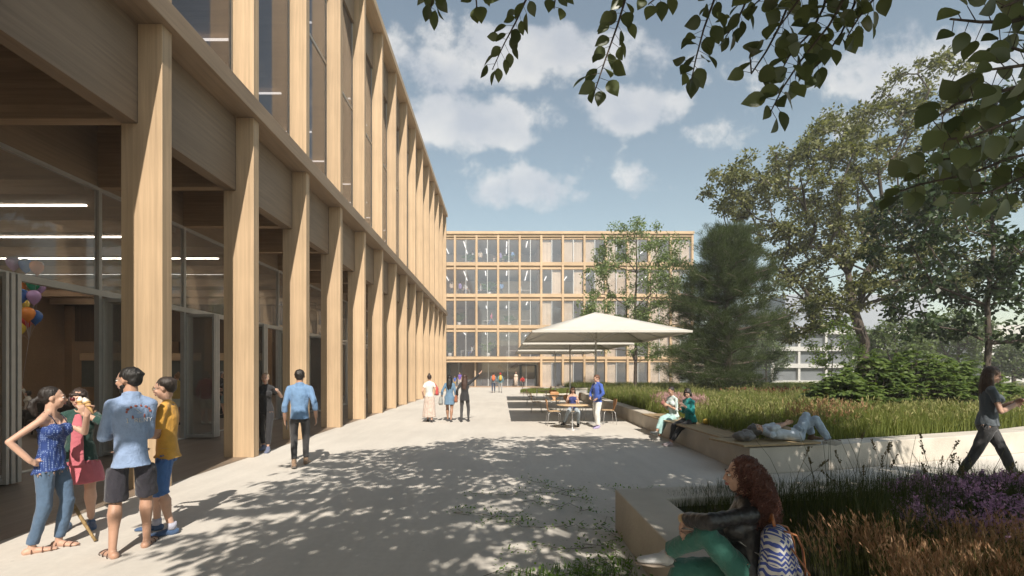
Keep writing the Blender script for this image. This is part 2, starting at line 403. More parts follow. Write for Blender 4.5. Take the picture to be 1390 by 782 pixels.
hp(MB().box(-5.34, -5.44, YS, YE, 14.4, 15.896), 'roof_beam', M['beam_y'])
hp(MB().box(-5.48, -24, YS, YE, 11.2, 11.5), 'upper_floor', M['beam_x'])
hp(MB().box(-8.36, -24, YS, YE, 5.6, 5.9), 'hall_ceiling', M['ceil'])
# upper glazing: a pane per bay with mullions
for k in range(-2, 15):
    y0, y1 = YK(k) + .205, YK(k + 1) - .005
    w = hp(MB().box(-5.405, -5.42, y0 + .04, y1 - .04, 7.25, 14.4), 'window', M['glass_up'])
    fr = MB()
    fr.box(-5.39, -5.45, y0, y0 + .04, 7.175, 14.395); fr.box(-5.39, -5.45, y1 - .04, y1, 7.175, 14.395)
    fr.box(-5.385, -5.455, y0 + .04, y1 - .04, 7.175, 7.25); fr.box(-5.385, -5.455, y0 + .04, y1 - .04, 11.2, 11.28)
    f = fr.build('frame', M['alu']); f.parent = w
# upper rooms: back wall, dividers, lamps
hp(MB().box(-12, -12.2, YS, YE, 7.172, 15.898), 'inner_wall', M['mid_wood'])
for k in range(-2, 15):
    for zc in (11.12, 15.4):
        hp(MB().box(-7.4, -11.0, YK(k) + 1.2, YK(k) + 1.26, zc - .04, zc), 'ceiling_lamp', M['lamp_dim'])
# hall ceiling lamps: lines across
for i in range(0, 12):
    y = 8.1 + 2.48 * i
    hp(MB().box(-9.63, -22.5, y, y + .045, 5.572, 5.598), 'ceiling_lamp', M['lamp'])
# ceiling joists between lamps
for i in range(0, 12):
    y = 9.2 + 2.48 * i
    hp(MB().box(-8.4, -23.8, y, y + .14, 5.3, 5.597), 'joist', M['beam_x'])
# big glass wall: mullions, transom, panes above
GX = -8.17
def glaz(mb, name, mat, bev=0): return hp(mb, name, mat, bev)
glaz(MB().box(GX - .06, GX + .06, YS, YE, 3.26, 3.38), 'transom', M['alu'])
glaz(MB().box(GX - .06, GX + .06, YS, YE, 5.39, 5.448), 'head_rail', M['alu'])
glaz(MB().box(GX - .07, GX + .07, YS, YE, 0.006, 0.02), 'floor_track', M['alu_light'])
for k in range(0, 16):
    y = YK(k) + .05
    glaz(MB().box(GX - .05, GX + .05, y, y + .07, 0.02, 5.39), 'mullion', M['alu'])
    if k < 15:
        w = glaz(MB().box(GX - .008, GX + .008, y + .07, y + 2.48, 3.38, 5.39), 'pane', M['glass'])
def leaf(mb_f, mb_g, p, d, w=.78, h=3.22, z0=.03):
    """one door leaf in the vertical plane from p along d"""
    d = Vector(d).normalized(); n = Vector((-d.y, d.x, 0))
    rot = Matrix((d, n, Vector((0, 0, 1)))).transposed()
    def bx(mb, a, b, za, zb, t):
        c = Vector(p) + d * ((a + b) / 2) + Vector((0, 0, (za + zb) / 2)); mb.obox(c, (b - a, t, zb - za), rot)
    bx(mb_f, 0, .06, z0, h, .045); bx(mb_f, w - .06, w, z0, h, .045)
    bx(mb_f, .06, w - .06, z0, z0 + .07, .043); bx(mb_f, .06, w - .06, h - .07, h, .043)
    bx(mb_g, .06, w - .06, z0 + .07, h - .07, .012)
for k in range(0, 7):
    for j in range(5):
        f, g = MB(), MB()
        y = YK(k) + .13 + .045 * j
        a = .04 + (.02 if j % 2 else -.02)
        leaf(f, g, (GX + .03, y, 0), (1, a, 0), .75)
        fo = hp(f, 'folding_door', M['alu'], .004); go = g.build('door_pane', M['glass_door']); go.parent = fo; go.matrix_parent_inverse = Matrix.Identity(4)
for k in range(7, 15):
    for j in range(3):
        f, g = MB(), MB()
        leaf(f, g, (GX, YK(k) + .13 + .8 * j, 0), (0, 1, 0), .79)
        fo = hp(f, 'glazed_door', M['alu'], .004); go = g.build('door_pane', M['glass_door']); go.parent = fo; go.matrix_parent_inverse = Matrix.Identity(4)
# interior: end wall with panels, side wall with openings
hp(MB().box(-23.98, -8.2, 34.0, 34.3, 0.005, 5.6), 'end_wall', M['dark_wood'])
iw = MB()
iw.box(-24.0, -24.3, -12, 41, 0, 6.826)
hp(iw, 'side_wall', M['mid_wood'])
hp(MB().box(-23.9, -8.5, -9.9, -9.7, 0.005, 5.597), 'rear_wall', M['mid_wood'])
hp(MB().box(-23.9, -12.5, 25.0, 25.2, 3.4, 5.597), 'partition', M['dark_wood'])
for i, x in enumerate((-23.5, -19.7, -15.9, -12.7)):
    hp(MB().box(x - .2, x + .2, 24.8, 24.98, 0.005, 5.3), 'inner_column', M['mid_wood'])
    if i < 3:
        hp(MB().box(x + .5, x + 3.3, 24.93, 24.99, 2.35, 2.75), 'serving_shelf', M['wood_x'])
        hp(MB().box(x + .5, x + 3.3, 25.05, 25.08, 0.9, 2.35), 'dark_pane', plain('dark_panel%d' % i, (.10, .11, .10), .3))
hp(MB().box(-4.98, -23.9, YE - .05, YE + .05, 7.172, 15.898), 'end_facade', M['wood_v'])
hp(MB().box(-4.98, -23.9, YE + .051, YE + .15, 5.4, 6.826), 'end_beam', M['wood_x'])
for x in (-5.3, -9, -13, -17, -21):
    hp(MB().box(x - .25, x + .25, YE - .1, YE + .1, 0, 5.37), 'end_column', M['wood_v'])

# ------------------------------------------------------------ timber block across the plaza
FY = 52.0
block = thing('office_block', 'five storey timber framed office block with large windows closing the plaza', 'building', (5, FY, 0))
def bp(mb, name, mat, bevel=0):
    o = mb.build(name, mat, None, bevel); wpar(o, block); return o
CX = [-5.24 + 2.46 * k for k in range(-6, 12)]
bands = [(2.84, 3.48), (6.30, 7.08), (9.88, 10.64), (13.46, 14.24), (16.9, 17.42)]
X0, X1 = CX[0] - .12, CX[-1] + .12
for i, x in enumerate(CX):
    z0 = 0 if (i >= 10 or i in (0, 3)) else 3.48
    z = [z0, 2.84] if z0 == 0 else None
    bp(MB().box(x - .12, x + .12, FY, FY + .35, z0, 17.4), 'facade_column', M['wood_v'])
for (a, b) in bands:
    mid = a + (b - a) * .5
    bp(MB().box(X0, X1, FY + .05, FY + .5, mid, b), 'spandrel', M['wood_x'])
    bp(MB().box(X0, X1, FY + .22, FY + .5, a, mid - .005), 'sill_beam', M['wood_x'])
bp(MB().box(X0 - .2, X1 + .05, FY - .12, FY + 14, 17.42, 17.72), 'roof', M['wood_x'])
M['lamp_far'] = plain('office_lamp', (1, .95, .88), .5, 0, 0, emit=1.8)
floor_in = plain('pale_floor', (.62, .54, .44), .6); curtain = wood('beige_curtain', (.74, .58, .42), 'Z', .86, plank=.11, rough=.85)
back = plain('inner_plaster', (.72, .64, .55), .9); ceilm = plain('grey_ceiling', (.55, .53, .52), .9); slat = wood('vertical_slats', (.56, .42, .28), 'Z', .72, plank=.06)
for lv in range(5):
    z0 = bands[lv - 1][1] if lv else 0.01; z1 = bands[lv][0]
    if lv: bp(MB().box(X0, X1, FY + .5, FY + 12, z0 - .6, z0 - .02), 'floor_slab', [floor_in])
    if lv < 4: pass
    bp(MB().box(X0, X1, FY + .5, FY + 12, z1 + .004, z1 + .03), 'ceiling', [ceilm])
    bp(MB().box(X0, X1, FY + 7.0, FY + 7.3, z0 - .5 if lv else .04, z1 + .003), 'back_wall', [back])
    xw = CX[10]
    bp(MB().box(xw - .16, xw - .06, FY + .7, FY + 6.99, z0 - .01, z1 + .003), 'dividing_wall', M['wood_y'])
    bp(MB().box(CX[7] - .3, CX[7] - .15, FY + 1.2, FY + 6.99, z0 - .01, z1 + .003), 'dividing_wall', [slat])
    if lv in (1, 2, 3):
        bp(MB().box(CX[8] - .2, CX[10] - .9, FY + 3.6, FY + 3.7, z0 - .01, z0 + 2.1), 'low_partition', [plain('partition%d' % lv, (.55, .47, .36), .8)])
    for i in range(5 if lv == 0 else 0, 17):
        xa, xb = CX[i] + .12, CX[i + 1] - .12
        if lv == 0 and i < 10: continue
        xm = (xa + xb) / 2
        w = bp(MB().box(xa, xb, FY + .3, FY + .31, z0, z1), 'window', M['glass_far'])
        f = MB().box(xm - .035, xm + .035, FY + .27, FY + .295, z0, z1).build('frame', M['alu_light']); f.parent = w; f.matrix_parent_inverse = Matrix.Identity(4)
        if i >= 10:
            rr = random.Random(lv * 31 + i)
            q = rr.random(); cov = [(xa, xm)] if q < .6 else ([(xa, xb)] if q < .75 else [(xm, xb)])
            if i >= 14 and q > .5: cov = [(xa, xb)]
            for (ca, cb) in cov:
                bp(MB().box(ca, cb, FY + .5 + .02 * rr.random(), FY + .56, z0, z1), 'curtain', curtain)
    if lv:
        for i in range(5, 16):
            for dy in (2.2, 5.2):
                if random.random() < .38: continue
                bp(MB().box(CX[i] + .90 + .04 * (i % 3), CX[i] + .945 + .04 * (i % 3), FY + dy - 1.2, FY + dy + 1.3, z1 - .06, z1 - .02), 'ceiling_lamp', M['lamp_far'])
# entrance hall at ground level: set back glazing, stair, door
ez = FY + 2.2
for i, x in enumerate([CX[4], -6.3, -5.0, -3.0, -1.5, .8, 3.0, 4.4, 7.1]):
    bp(MB().box(x - .05, x + .05, ez, ez + .1, 0, 2.84), 'entrance_post', M['alu_light'])
bp(MB().box(CX[4], 7.1, ez + .04, ez + .05, 0.01, 2.84), 'entrance_glass', M['glass_far'])
bp(MB().box(-4.9, -3.2, ez + 2.5, ez + 2.7, 0.01, 2.84), 'stair_wall', M['wood_v'])
st = MB(); st.add([(-2.6, ez + 4, .01), (2.8, ez + 4, .01), (2.8, ez + 4, .5), (1.0, ez + 4, 2.8), (-.2, ez + 4, 2.8), (-2.6, ez + 4, .9)], [(0, 1, 2, 3, 4, 5)])
bp(MB().box(-2.4, 2.4, ez + 4, ez + 4.2, .01, .9), 'stair_flight', M['mid_wood'])
rot = Matrix.Rotation(R(-38), 3, 'Y')
bp(MB().obox((.6, ez + 3.8, 1.5), (4.0, .25, .5), rot), 'stair_flight', M['mid_wood'])
bp(MB().obox((.9, ez + 3.8, 1.5), (3.2, .25, .4), Matrix.Rotation(R(38), 3, 'Y')), 'stair_flight', M['wood_x'])
df = MB(); df.box(2.2, 2.45, ez - .05, ez + .15, 0, 2.6); df.box(4.0, 4.25, ez - .05, ez + .15, 0, 2.6); df.box(2.45, 4.0, ez - .05, ez + .15, 2.5, 2.6)
bp(df, 'door_frame', plain('dark_grey_metal', (.07, .08, .085), .4, .4))
bp(MB().box(-6.9, -6.0, ez - .04, ez, 0, 2.7), 'dark_door', plain('slate_door', (.10, .12, .13), .4, .2))
tag(MB().box(-22, 7.4, FY - .6, FY + 12, 0.001, 0.03).build('entrance_floor', plain('entrance_timber_floor', (.42, .28, .18), .6)), kind='structure')

# ------------------------------------------------------------ raised bed with a concrete seat wall
def wall_strip(mb, pts, w, z0, z1, side=1):
    """solid strip along a polyline, offset to one side, mitred"""
    P = [Vector((x, y)) for x, y in pts]; n = len(P); inner = []
    for i in range(n):
        ds = []
        if i > 0: ds.append((P[i] - P[i - 1]).normalized())
        if i < n - 1: ds.append((P[i + 1] - P[i]).normalized())
        ns = [Vector((-d.y, d.x)) * side for d in ds]
        m = sum(ns, Vector((0, 0))).normalized(); s = w / max(.3, m.dot(ns[0])); inner.append(P[i] + m * s)
    for i in range(n - 1):
        a, b, c, d = P[i], P[i + 1], inner[i + 1], inner[i]
        poly = [(a.x, a.y), (b.x, b.y), (c.x, c.y), (d.x, d.y)]
        if side > 0: pass
        else: poly = poly[::-1]
        vs = [(x, y, z0) for x, y in poly] + [(x, y, z1) for x, y in poly]
        fs = [(3, 2, 1, 0), (4, 5, 6, 7), (0, 1, 5, 4), (2, 3, 7, 6)]
        if i == 0: fs.append((3, 0, 4, 7))
        if i == n - 2: fs.append((1, 2, 6, 5))
        mb.add(vs, fs)
    return inner
BED = [(26, 29.5), (4.9, 28.6), (4.15, 7.62), (6.0, 8.05), (11.2, 9.75), (17, 12.5), (24, 17)]
mb = MB(); inn = wall_strip(mb, BED, .42, 0, .45, 1)
ow = mb.build('retaining_wall', M['concrete'], None, .012)
tag(ow, 'pale concrete seat wall wrapping round the raised meadow bed', 'wall')
soil_poly = [(p.x, p.y) for p in inn] + [(40, 26), (40, 40)]
o = MB().prism(soil_poly, .30, .38, sides=False, bottom=False).build('meadow_soil', M['soil']); tag(o, kind='structure')
B2 = [(40, 43.0), (6.8, 43.0), (6.3, 45), (6.5, 49.6), (40, 49.6)]
mb = MB(); inn2 = wall_strip(mb, B2, .2, 0, .22, 1)
tag(mb.build('planter_kerb', M['concrete'], None, .01), 'low concrete kerb of the grass strip in front of the office block', 'kerb')
o = MB().prism([(p.x, p.y) for p in inn2], .14, .18, sides=False, bottom=False).build('strip_soil', M['soil']); tag(o, kind='structure')
IS = [(1.5, 36.0), (2.3, 34.6), (4.2, 34.2), (5.6, 35.2), (5.9, 37.4), (5.0, 39.2), (3.0, 39.4), (1.8, 38.2)]
mb = MB(); inn3 = wall_strip(mb, IS + [IS[0]], .1, 0, .1, 1)
tag(mb.build('island_kerb', M['concrete']), 'thin concrete kerb round the small grass island on the plaza', 'kerb')
o = MB().prism(IS, .05, .07, sides=False, bottom=False).build('island_soil', M['soil']); tag(o, kind='structure')
# near bed, with the low wall the young woman sits on
NB = [(1.24, -6), (1.24, 4.95), (3.2, 5.25), (7.0, 5.75), (13, 6.9)]
mb = MB(); inn4 = wall_strip(mb, NB, .42, 0, .45, -1)
tag(mb.build('low_wall', M['concrete'], None, .012), 'low concrete wall at the edge of the flower bed in the foreground', 'wall')
o = MB().prism([(p.x, p.y) for p in reversed(inn4)] + [(1.66, -6), (13, -6)][:0] + [(1.66, -6), (13, -6)], .3, .36, sides=False, bottom=False).build('flower_bed_soil', M['soil']); tag(o, kind='structure')

# bench: boards on the corner of the wall
bench = thing('corner_bench', 'L shaped bench of brown timber boards on the corner of the concrete wall', 'bench', (4.6, 9, .45))
bm_ = wood('weathered_bench_boards', (.40, .29, .17), 'Y', .7); bmx = wood('weathered_bench_boards_across', (.42, .31, .18), 'X', .7)
mb = MB(); n = 9
for i in range(n):
    x0 = 4.09 + i * .105 + .004
    y0 = 7.55 + .06 * i + (.50 if i else .50)
    mb.box(x0, x0 + .098, 8.40, 13.3 + .02 * (i % 3), .475, .51)
wpar(mb.build('seat', bm_, None, .004), bench)
mb = MB(); d = Vector((6.0 - 4.15, 8.05 - 7.62, 0)).normalized(); nn = Vector((-d.y, d.x, 0)); rot = Matrix((d, nn, Vector((0, 0, 1)))).transposed()
for i in range(9):
    c = Vector((4.05, 7.55, .4925)) + nn * (.05 + i * .098) + d * .75
    mb.obox(c, (1.56, .09, .035), rot)
wpar(mb.build('seat', bmx, None, .004), bench)
mb = MB()
for y in (8.5, 9.7, 10.9, 12.1, 13.2): mb.box(4.16, 5.0, y - .03, y + .03, .452, .474)
wpar(mb.build('bearer', M['dark_wood']), bench)
# ------------------------------------------------------------ foliage helpers
rng = np.random.default_rng(11)
LEAF4 = (np.array([[0, 0, 0], [.28, .45, .05], [0, 1, -.06], [-.28, .45, .05]]), np.array([[0, 1, 2, 3]]))
_lp = [(0, 0), (.14, .08), (.25, .25), (.29, .45), (.22, .68), (.10, .87), (0, 1.0)]
def _leaf_big():
    v = []; f = []
    L_ = _lp
    for (x, y) in L_: v.append((0, y, -.10 * y * y))               # midrib
    for (x, y) in L_[1:-1]: v.append((x, y, .07 * math.sin(y * 3) - .10 * y * y + .04))
    for (x, y) in L_[1:-1]: v.append((-x, y, .07 * math.sin(y * 3) - .10 * y * y + .04))
    n = len(L_) - 2
    for i in range(n - 1):
        f.append((1 + i, 7 + i, 8 + i, 2 + i)); f.append((1 + i, 2 + i, 13 - 1 + i, 12 + i - 0))
    v = np.array(v); return v, f
def make_leaf_big():
    """leaf with a folded midrib, all quads (tips as degenerate-free kites)"""
    ys = [0, .12, .28, .47, .68, .86, 1.0]; ws = [.012, .19, .31, .345, .27, .13, .006]
    v = []
    for y, w in zip(ys, ws):
        z = -.16 * y * y
        v += [(-w, y, z + w * .22), (0, y, z), (w, y, z + w * .22)]
    f = []
    for i in range(len(ys) - 1):
        a = i * 3; f += [(a, a + 1, a + 4, a + 3), (a + 1, a + 2, a + 5, a + 4)]
    return np.array(v), np.array(f)
LEAFB = make_leaf_big()
def make_leaf_mid():
    ys = [0, .3, .62, 1.0]; ws = [.01, .24, .22, .006]; v = []
    for y, w in zip(ys, ws): v += [(-w, y, -.12 * y * y + w * .2), (0, y, -.12 * y * y), (w, y, -.12 * y * y + w * .2)]
    f = []
    for i in range(3): a = i * 3; f += [(a, a + 1, a + 4, a + 3), (a + 1, a + 2, a + 5, a + 4)]
    return np.array(v), np.array(f)
LEAFM = make_leaf_mid()
def frames(d, up):
    """columns: side, along, normal"""
    d = d / np.linalg.norm(d, axis=1, keepdims=True)
    s = np.cross(d, up); s /= np.linalg.norm(s, axis=1, keepdims=True) + 1e-9
    n = np.cross(s, d)
    return np.stack([s, d, n], axis=2)
def leaves(P, D, U, size, shape):
    """instances of shape at P, along D, facing U; size (N,)"""
    v, f = shape; N = len(P); F = frames(D, U)
    vv = np.einsum('nij,kj->nki', F, v) * size[:, None, None] + P[:, None, :]
    ff = f[None] + (np.arange(N) * len(v))[:, None, None]
    return vv.reshape(-1, 3), ff.reshape(-1, f.shape[1])
def rdir(n, down=0.0, up=0.0, flat=1.0):
    d = rng.normal(size=(n, 3)); d[:, 2] = d[:, 2] * flat - down + up
    return d
def merge(parts):
    vs = []; fs = []; o = 0
    for v, f in parts: vs.append(v); fs.append(f + o); o += len(v)
    return np.concatenate(vs), np.concatenate(fs)
def skeleton(base, trunk, pts, bias=.35, rtip=.012, power=2.3):
    """branch graph: trunk polyline + attraction points, each joined to the nearest node on the way down"""
    nodes = [Vector(p) for p in trunk]; par = [-1] + list(range(len(trunk) - 1))
    c = Vector(trunk[-1]); b = Vector(trunk[0])
    # order by distance from the fork
    fork = Vector(trunk[len(trunk) // 2])
    order = sorted(range(len(pts)), key=lambda i: (Vector(pts[i]) - fork).length)
    tipnodes = []
    npos = np.array([tuple(n) for n in nodes])
    depth = [0.0] * len(nodes)
    for i in range(1, len(nodes)): depth[i] = depth[i - 1] + (nodes[i] - nodes[i - 1]).length
    minz = Vector(trunk[1]).z
    for i in order:
        p = Vector(pts[i])
        arr = np.array([tuple(n) for n in nodes]); dep = np.array(depth)
        dd = np.linalg.norm(arr - np.array(p), axis=1)
        cost = dd + bias * dep + np.where(arr[:, 2] > p.z + .4 * dd, .7 * dd, 0) + np.where(arr[:, 2] < minz, 1e3, 0)
        j = int(np.argmin(cost)); q = nodes[j]; L_ = (p - q).length
        k = max(1, int(L_ / 1.2)); last = j
        side = Vector((random.uniform(-1, 1), random.uniform(-1, 1), random.uniform(-.3, .9))) * (L_ * .12)
        for m in range(1, k + 1):
            t = m / k; x = q.lerp(p, t) + side * (4 * t * (1 - t)) + Vector((random.uniform(-1, 1), random.uniform(-1, 1), random.uniform(-1, 1))) * (.03 * L_ if m < k else 0)
            nodes.append(x); par.append(last); depth.append(depth[last] + L_ / k); last = len(nodes) - 1
        tipnodes.append(last)
    n = len(nodes); rad = [0.0] * n; kids = [0] * n
    for i in range(n - 1, 0, -1):
        if kids[i] == 0: rad[i] = rtip ** power
        rad[par[i]] += rad[i]; kids[par[i]] += 1
    rad = [r ** (1 / power) for r in rad]
    return nodes, par, rad, tipnodes
def branch_mesh(mb, nodes, par, rad, ntrunk, rtrunk=None, minr=0, nside=6, sel=None):
    for i in range(1, len(nodes)):
        if sel and not sel(i): continue
        r0, r1 = rad[par[i]], rad[i]
        if r1 < minr: continue
        r0 = min(r0, r1 * 1.6) if par[i] >= ntrunk else min(r0, r1 * 1.5)
        mb.tube([nodes[par[i]], nodes[i]], [r0, r1], nside if r1 > .03 else 4, cap=False)
def bark(name, col):
    m, nt, p = newmat(name); N = nt.nodes.new; L = nt.links.new
    tc = N('ShaderNodeTexCoord'); mp = N('ShaderNodeMapping'); mp.inputs['Scale'].default_value = (9, 9, 2); L(tc.outputs['Object'], mp.inputs['Vector'])
    n = N('ShaderNodeTexNoise'); n.inputs['Scale'].default_value = 2.5; n.inputs['Detail'].default_value = 7; L(mp.outputs[0], n.inputs['Vector'])
    r = N('ShaderNodeValToRGB'); r.color_ramp.elements[0].position = .35; r.color_ramp.elements[1].position = .65
    r.color_ramp.elements[0].color = tuple(c * .45 for c in col) + (1,); r.color_ramp.elements[1].color = tuple(c * 1.2 for c in col) + (1,)
    L(n.outputs[0], r.inputs[0]); L(r.outputs[0], p.inputs['Base Color']); p.inputs['Roughness'].default_value = .9
    b = N('ShaderNodeBump'); b.inputs['Strength'].default_value = .6; b.inputs['Distance'].default_value = .03; L(n.outputs[0], b.inputs['Height']); L(b.outputs[0], p.inputs['Normal'])
    return m
M['bark'] = bark('grey_brown_bark', (.16, .125, .10)); M['bark_dark'] = bark('dark_bark', (.085, .065, .05))

def clumps(n, shape_fn, lo, hi, gap=.0, seed=1):
    """n points inside shape_fn(p)<1, pushed outwards"""
    r = np.random.default_rng(seed); out = []
    lo = np.array(lo); hi = np.array(hi)
    while len(out) < n:
        p = lo + r.random(3) * (hi - lo); s = shape_fn(p)
        if s > 1: continue
        if s < .35 and r.random() < .7: continue
        if out and gap and np.min(np.linalg.norm(np.array(out) - p, axis=1)) < gap: continue
        out.append(p)
    return out
def tree(name, label, cat, base, trunk, pts, leaf_n, clump_r, lsize, shape, mat, bk, rtrunk_scale=1, rtip=.012, down=.4, minr=0, group=None, dark_inside=False, flat=.7, lsx=.35, upn=.8):
    root = thing(name, label, cat, base, group=group)
    nodes, par, rad, tips = skeleton(base, trunk, pts, rtip=rtip)
    rad = [r * rtrunk_scale if r > .02 else r for r in rad]
    nt = len(trunk); tr = MB()
    # trunk flare
    R0 = rad[0]
    tp = [nodes[i] for i in range(nt)]; tr_r = [rad[i] for i in range(nt)]; tr_r[0] *= 1.25
    tr.tube(tp, tr_r, 12, cap=True)
    wpar(tr.build('trunk', bk), root)
    # limbs: heavy ones reach the trunk, the fine ones too
    br = MB(); branch_mesh(br, nodes, par, rad, nt, minr=minr, sel=lambda i: i >= nt)
    wpar(br.build('limbs', bk), root)
    # leaves round each outer node
    src = [nodes[i] for i in tips] + [nodes[i] for i in range(nt, len(nodes)) if rad[i] < .05 and random.random() < .5]
    C = np.array([tuple(p) for p in src]); K = len(C)
    ln = np.maximum(2, rng.poisson(leaf_n * rng.uniform(.45, 1.5, K)))
    idx = np.repeat(np.arange(K), ln); n = len(idx)
    off = rng.normal(size=(n, 3)); off /= np.linalg.norm(off, axis=1, keepdims=True)
    rr = clump_r * rng.uniform(.6, 1.35, K)
    off *= (rng.random(n) ** .45 * rr[idx])[:, None]; off[:, 2] *= flat
    P = C[idx] + off
    D = off / clump_r + rdir(n, down=down) * .8; U = rng.normal(size=(n, 3)) * .7; U[:, 2] += upn
    v, f = leaves(P, D, U, lsize * rng.uniform(1 - lsx, 1 + lsx, n), shape)
    o = link('crown', fast_mesh('crown', v, f, mat)); wpar(o, root)
    return root, P

ell = lambda c, r: (lambda p: sum(((p[i] - c[i]) / r[i]) ** 2 for i in range(3)))
def at(px, py, Y): return ((px - 680) / 620 * Y, Y, CAMH + (505 - py) / 620 * Y)
# slender light green tree in front of the office block
Lm1 = leafmat('fresh_green_leaves', (.10, .15, .045), (.20, .25, .10), .35, .5)
Y = 38; x0 = (862 - 680) / 620 * Y
c1 = lambda p: min(ell((x0 + .2, Y, 9.3), (4.6, 4.2, 4.9))(p), ell((x0 + 1.8, Y, 4.3), (4.2, 3.6, 1.6))(p), ell((x0 - 2.6, Y, 4.6), (2.6, 3, 1.2))(p), ell((x0 - 3.0, Y, 7.0), (2.6, 3, 1.0))(p))
pts = clumps(190, c1, (x0 - 6, Y - 5, 3), (x0 + 6.5, Y + 5, 14.4), .55, 3)
tree('slender_tree', 'slender light green tree with an open crown in front of the office block', 'tree', (x0, Y, 0),
     [(x0, Y, 0), (x0 + .05, Y, 2.4), (x0 + .1, Y, 4.5), (x0 + .0, Y, 7), (x0 + .15, Y, 10), (x0 + .1, Y, 12.5)], pts, 62, .62, .20, LEAF4, Lm1, M['bark_dark'], 1.15, rtip=.017, minr=.012)
# dark pine
Lp = leafmat('pine_needles', (.026, .042, .012), (.078, .105, .03), .2, .55, .3)
def pine():
    Y = 24.5; x0 = 12.1
    root = thing('pine_tree', 'dense dark green pine with soft rounded outline beside the slender tree', 'tree', (x0, Y, .3))
    r = random.Random(4); tr = MB()
    top = 9.3
    tp = [(x0, Y, .3), (x0 + .1, Y, 2.5), (x0 - .05, Y, 5), (x0 + .1, Y, 7.5), (x0, Y, top - .4)]
    tr.tube(tp, [.2, .17, .13, .08, .03], 10); wpar(tr.build('trunk', M['bark_dark']), root)
    br = MB(); tufts = []
    def width(z):
        t = (z - .4) / (top - .4)
        return 3.45 * (min(1, .62 + 1.6 * t) if t < .24 else (1 - ((t - .24) / .78) ** 1.7)) + .25
    z = .9
    while z < top - .3:
        for k in range(r.choice((4, 5, 6))):
            a = r.uniform(0, 6.283); W = width(z) * r.uniform(.80, 1.04) * (1 + .6 * noise.noise(Vector((math.cos(a) * 1.3, math.sin(a) * 1.3, z * .45)))); rise = r.uniform(.05, .5) * (1 if z < 7 else 1.6)
            P = [Vector((x0, Y, z))]
            for s in range(1, 6):
                t = s / 5; P.append(Vector((x0 + math.cos(a) * W * t + r.uniform(-.12, .12), Y + math.sin(a) * W * t + r.uniform(-.12, .12), z + rise * W * .5 * t * t + .12 * math.sin(3 * t) + r.uniform(-.06, .06))))
            br.tube(P, [.055, .045, .035, .026, .018, .008], 5, cap=False)
            for s in range(1, 6):
                for q in range(5 if s > 1 else 2):
                    b = P[s].lerp(P[s - 1], r.random()); o = Vector((r.gauss(0, .34), r.gauss(0, .34), r.gauss(.06, .17))); e = b + o
                    if r.random() < .35: br.tube([b, e], [.012, .005], 3, cap=False)
                    tufts.append((e, (e - Vector((x0, Y, z - .6))).normalized()))
        z += r.uniform(.22, .36)
    wpar(br.build('limbs', M['bark']), root)
    T = np.array([tuple(t[0]) for t in tufts]); Dr = np.array([tuple(t[1]) for t in tufts]); K = len(T)
    per = 84; idx = np.repeat(np.arange(K), per); n = len(idx)
    P = T[idx] + rng.normal(size=(n, 3)) * .10; D = Dr[idx] * 1.0 + rng.normal(size=(n, 3)) * .62 + np.array([0, 0, .35])
    ND = (np.array([[-.028, 0, 0], [.028, 0, 0], [.012, 1, 0], [-.012, 1, 0]]), np.array([[0, 1, 2, 3]]))
    v, f = leaves(P, D, rng.normal(size=(n, 3)), rng.uniform(.12, .26, n), ND)
    wpar(link('crown', fast_mesh('crown', v, f, Lp)), root)
pine()
# large old tree with yellowish young leaves
Lm2 = leafmat('yellow_green_leaves', (.036, .045, .016), (.22, .22, .085), .3, .5)
Y = 30; x0 = (1172 - 680) / 620 * Y
def shp(cs): return lambda p: min(ell(c, r)(p) for c, r in cs)
z = lambda py: CAMH + (505 - py) / 620 * Y
xx = lambda px: (px - 680) / 620 * Y
c2 = shp([((xx(1090), Y, z(270)), (5.2, 4.6, 4.2)), ((xx(1215), Y + 1, z(235)), (6.0, 5, 5.6)), ((xx(1060), Y - 1, z(420)), (3.2, 3, 2.2)), ((xx(1150), Y, z(370)), (5.4, 4.6, 2.6)),
          ((xx(1010), Y, z(255)), (2.4, 2.4, 1.8)), ((xx(1255), Y, z(130)), (2.6, 2.6, 2.4)), ((xx(1280), Y, z(330)), (4, 4, 3.6))])
pts = clumps(500, c2, (xx(955), Y - 6, 3), (xx(1340), Y + 7, z(88)), .6, 5)
tree('old_tree', 'large spreading old tree with small yellowish leaves and a thick forked trunk', 'tree', (x0, Y, .3),
     [(x0, Y, .3), (x0 - .1, Y, 2.0), (x0 + .1, Y, 3.6), (x0 - .6, Y, 5.6), (x0 - 1.0, Y, 8.2)], pts, 80, .60, .23, LEAF4, Lm2, M['bark_dark'], 1.25, rtip=.024, down=.1, minr=.014, upn=.5)
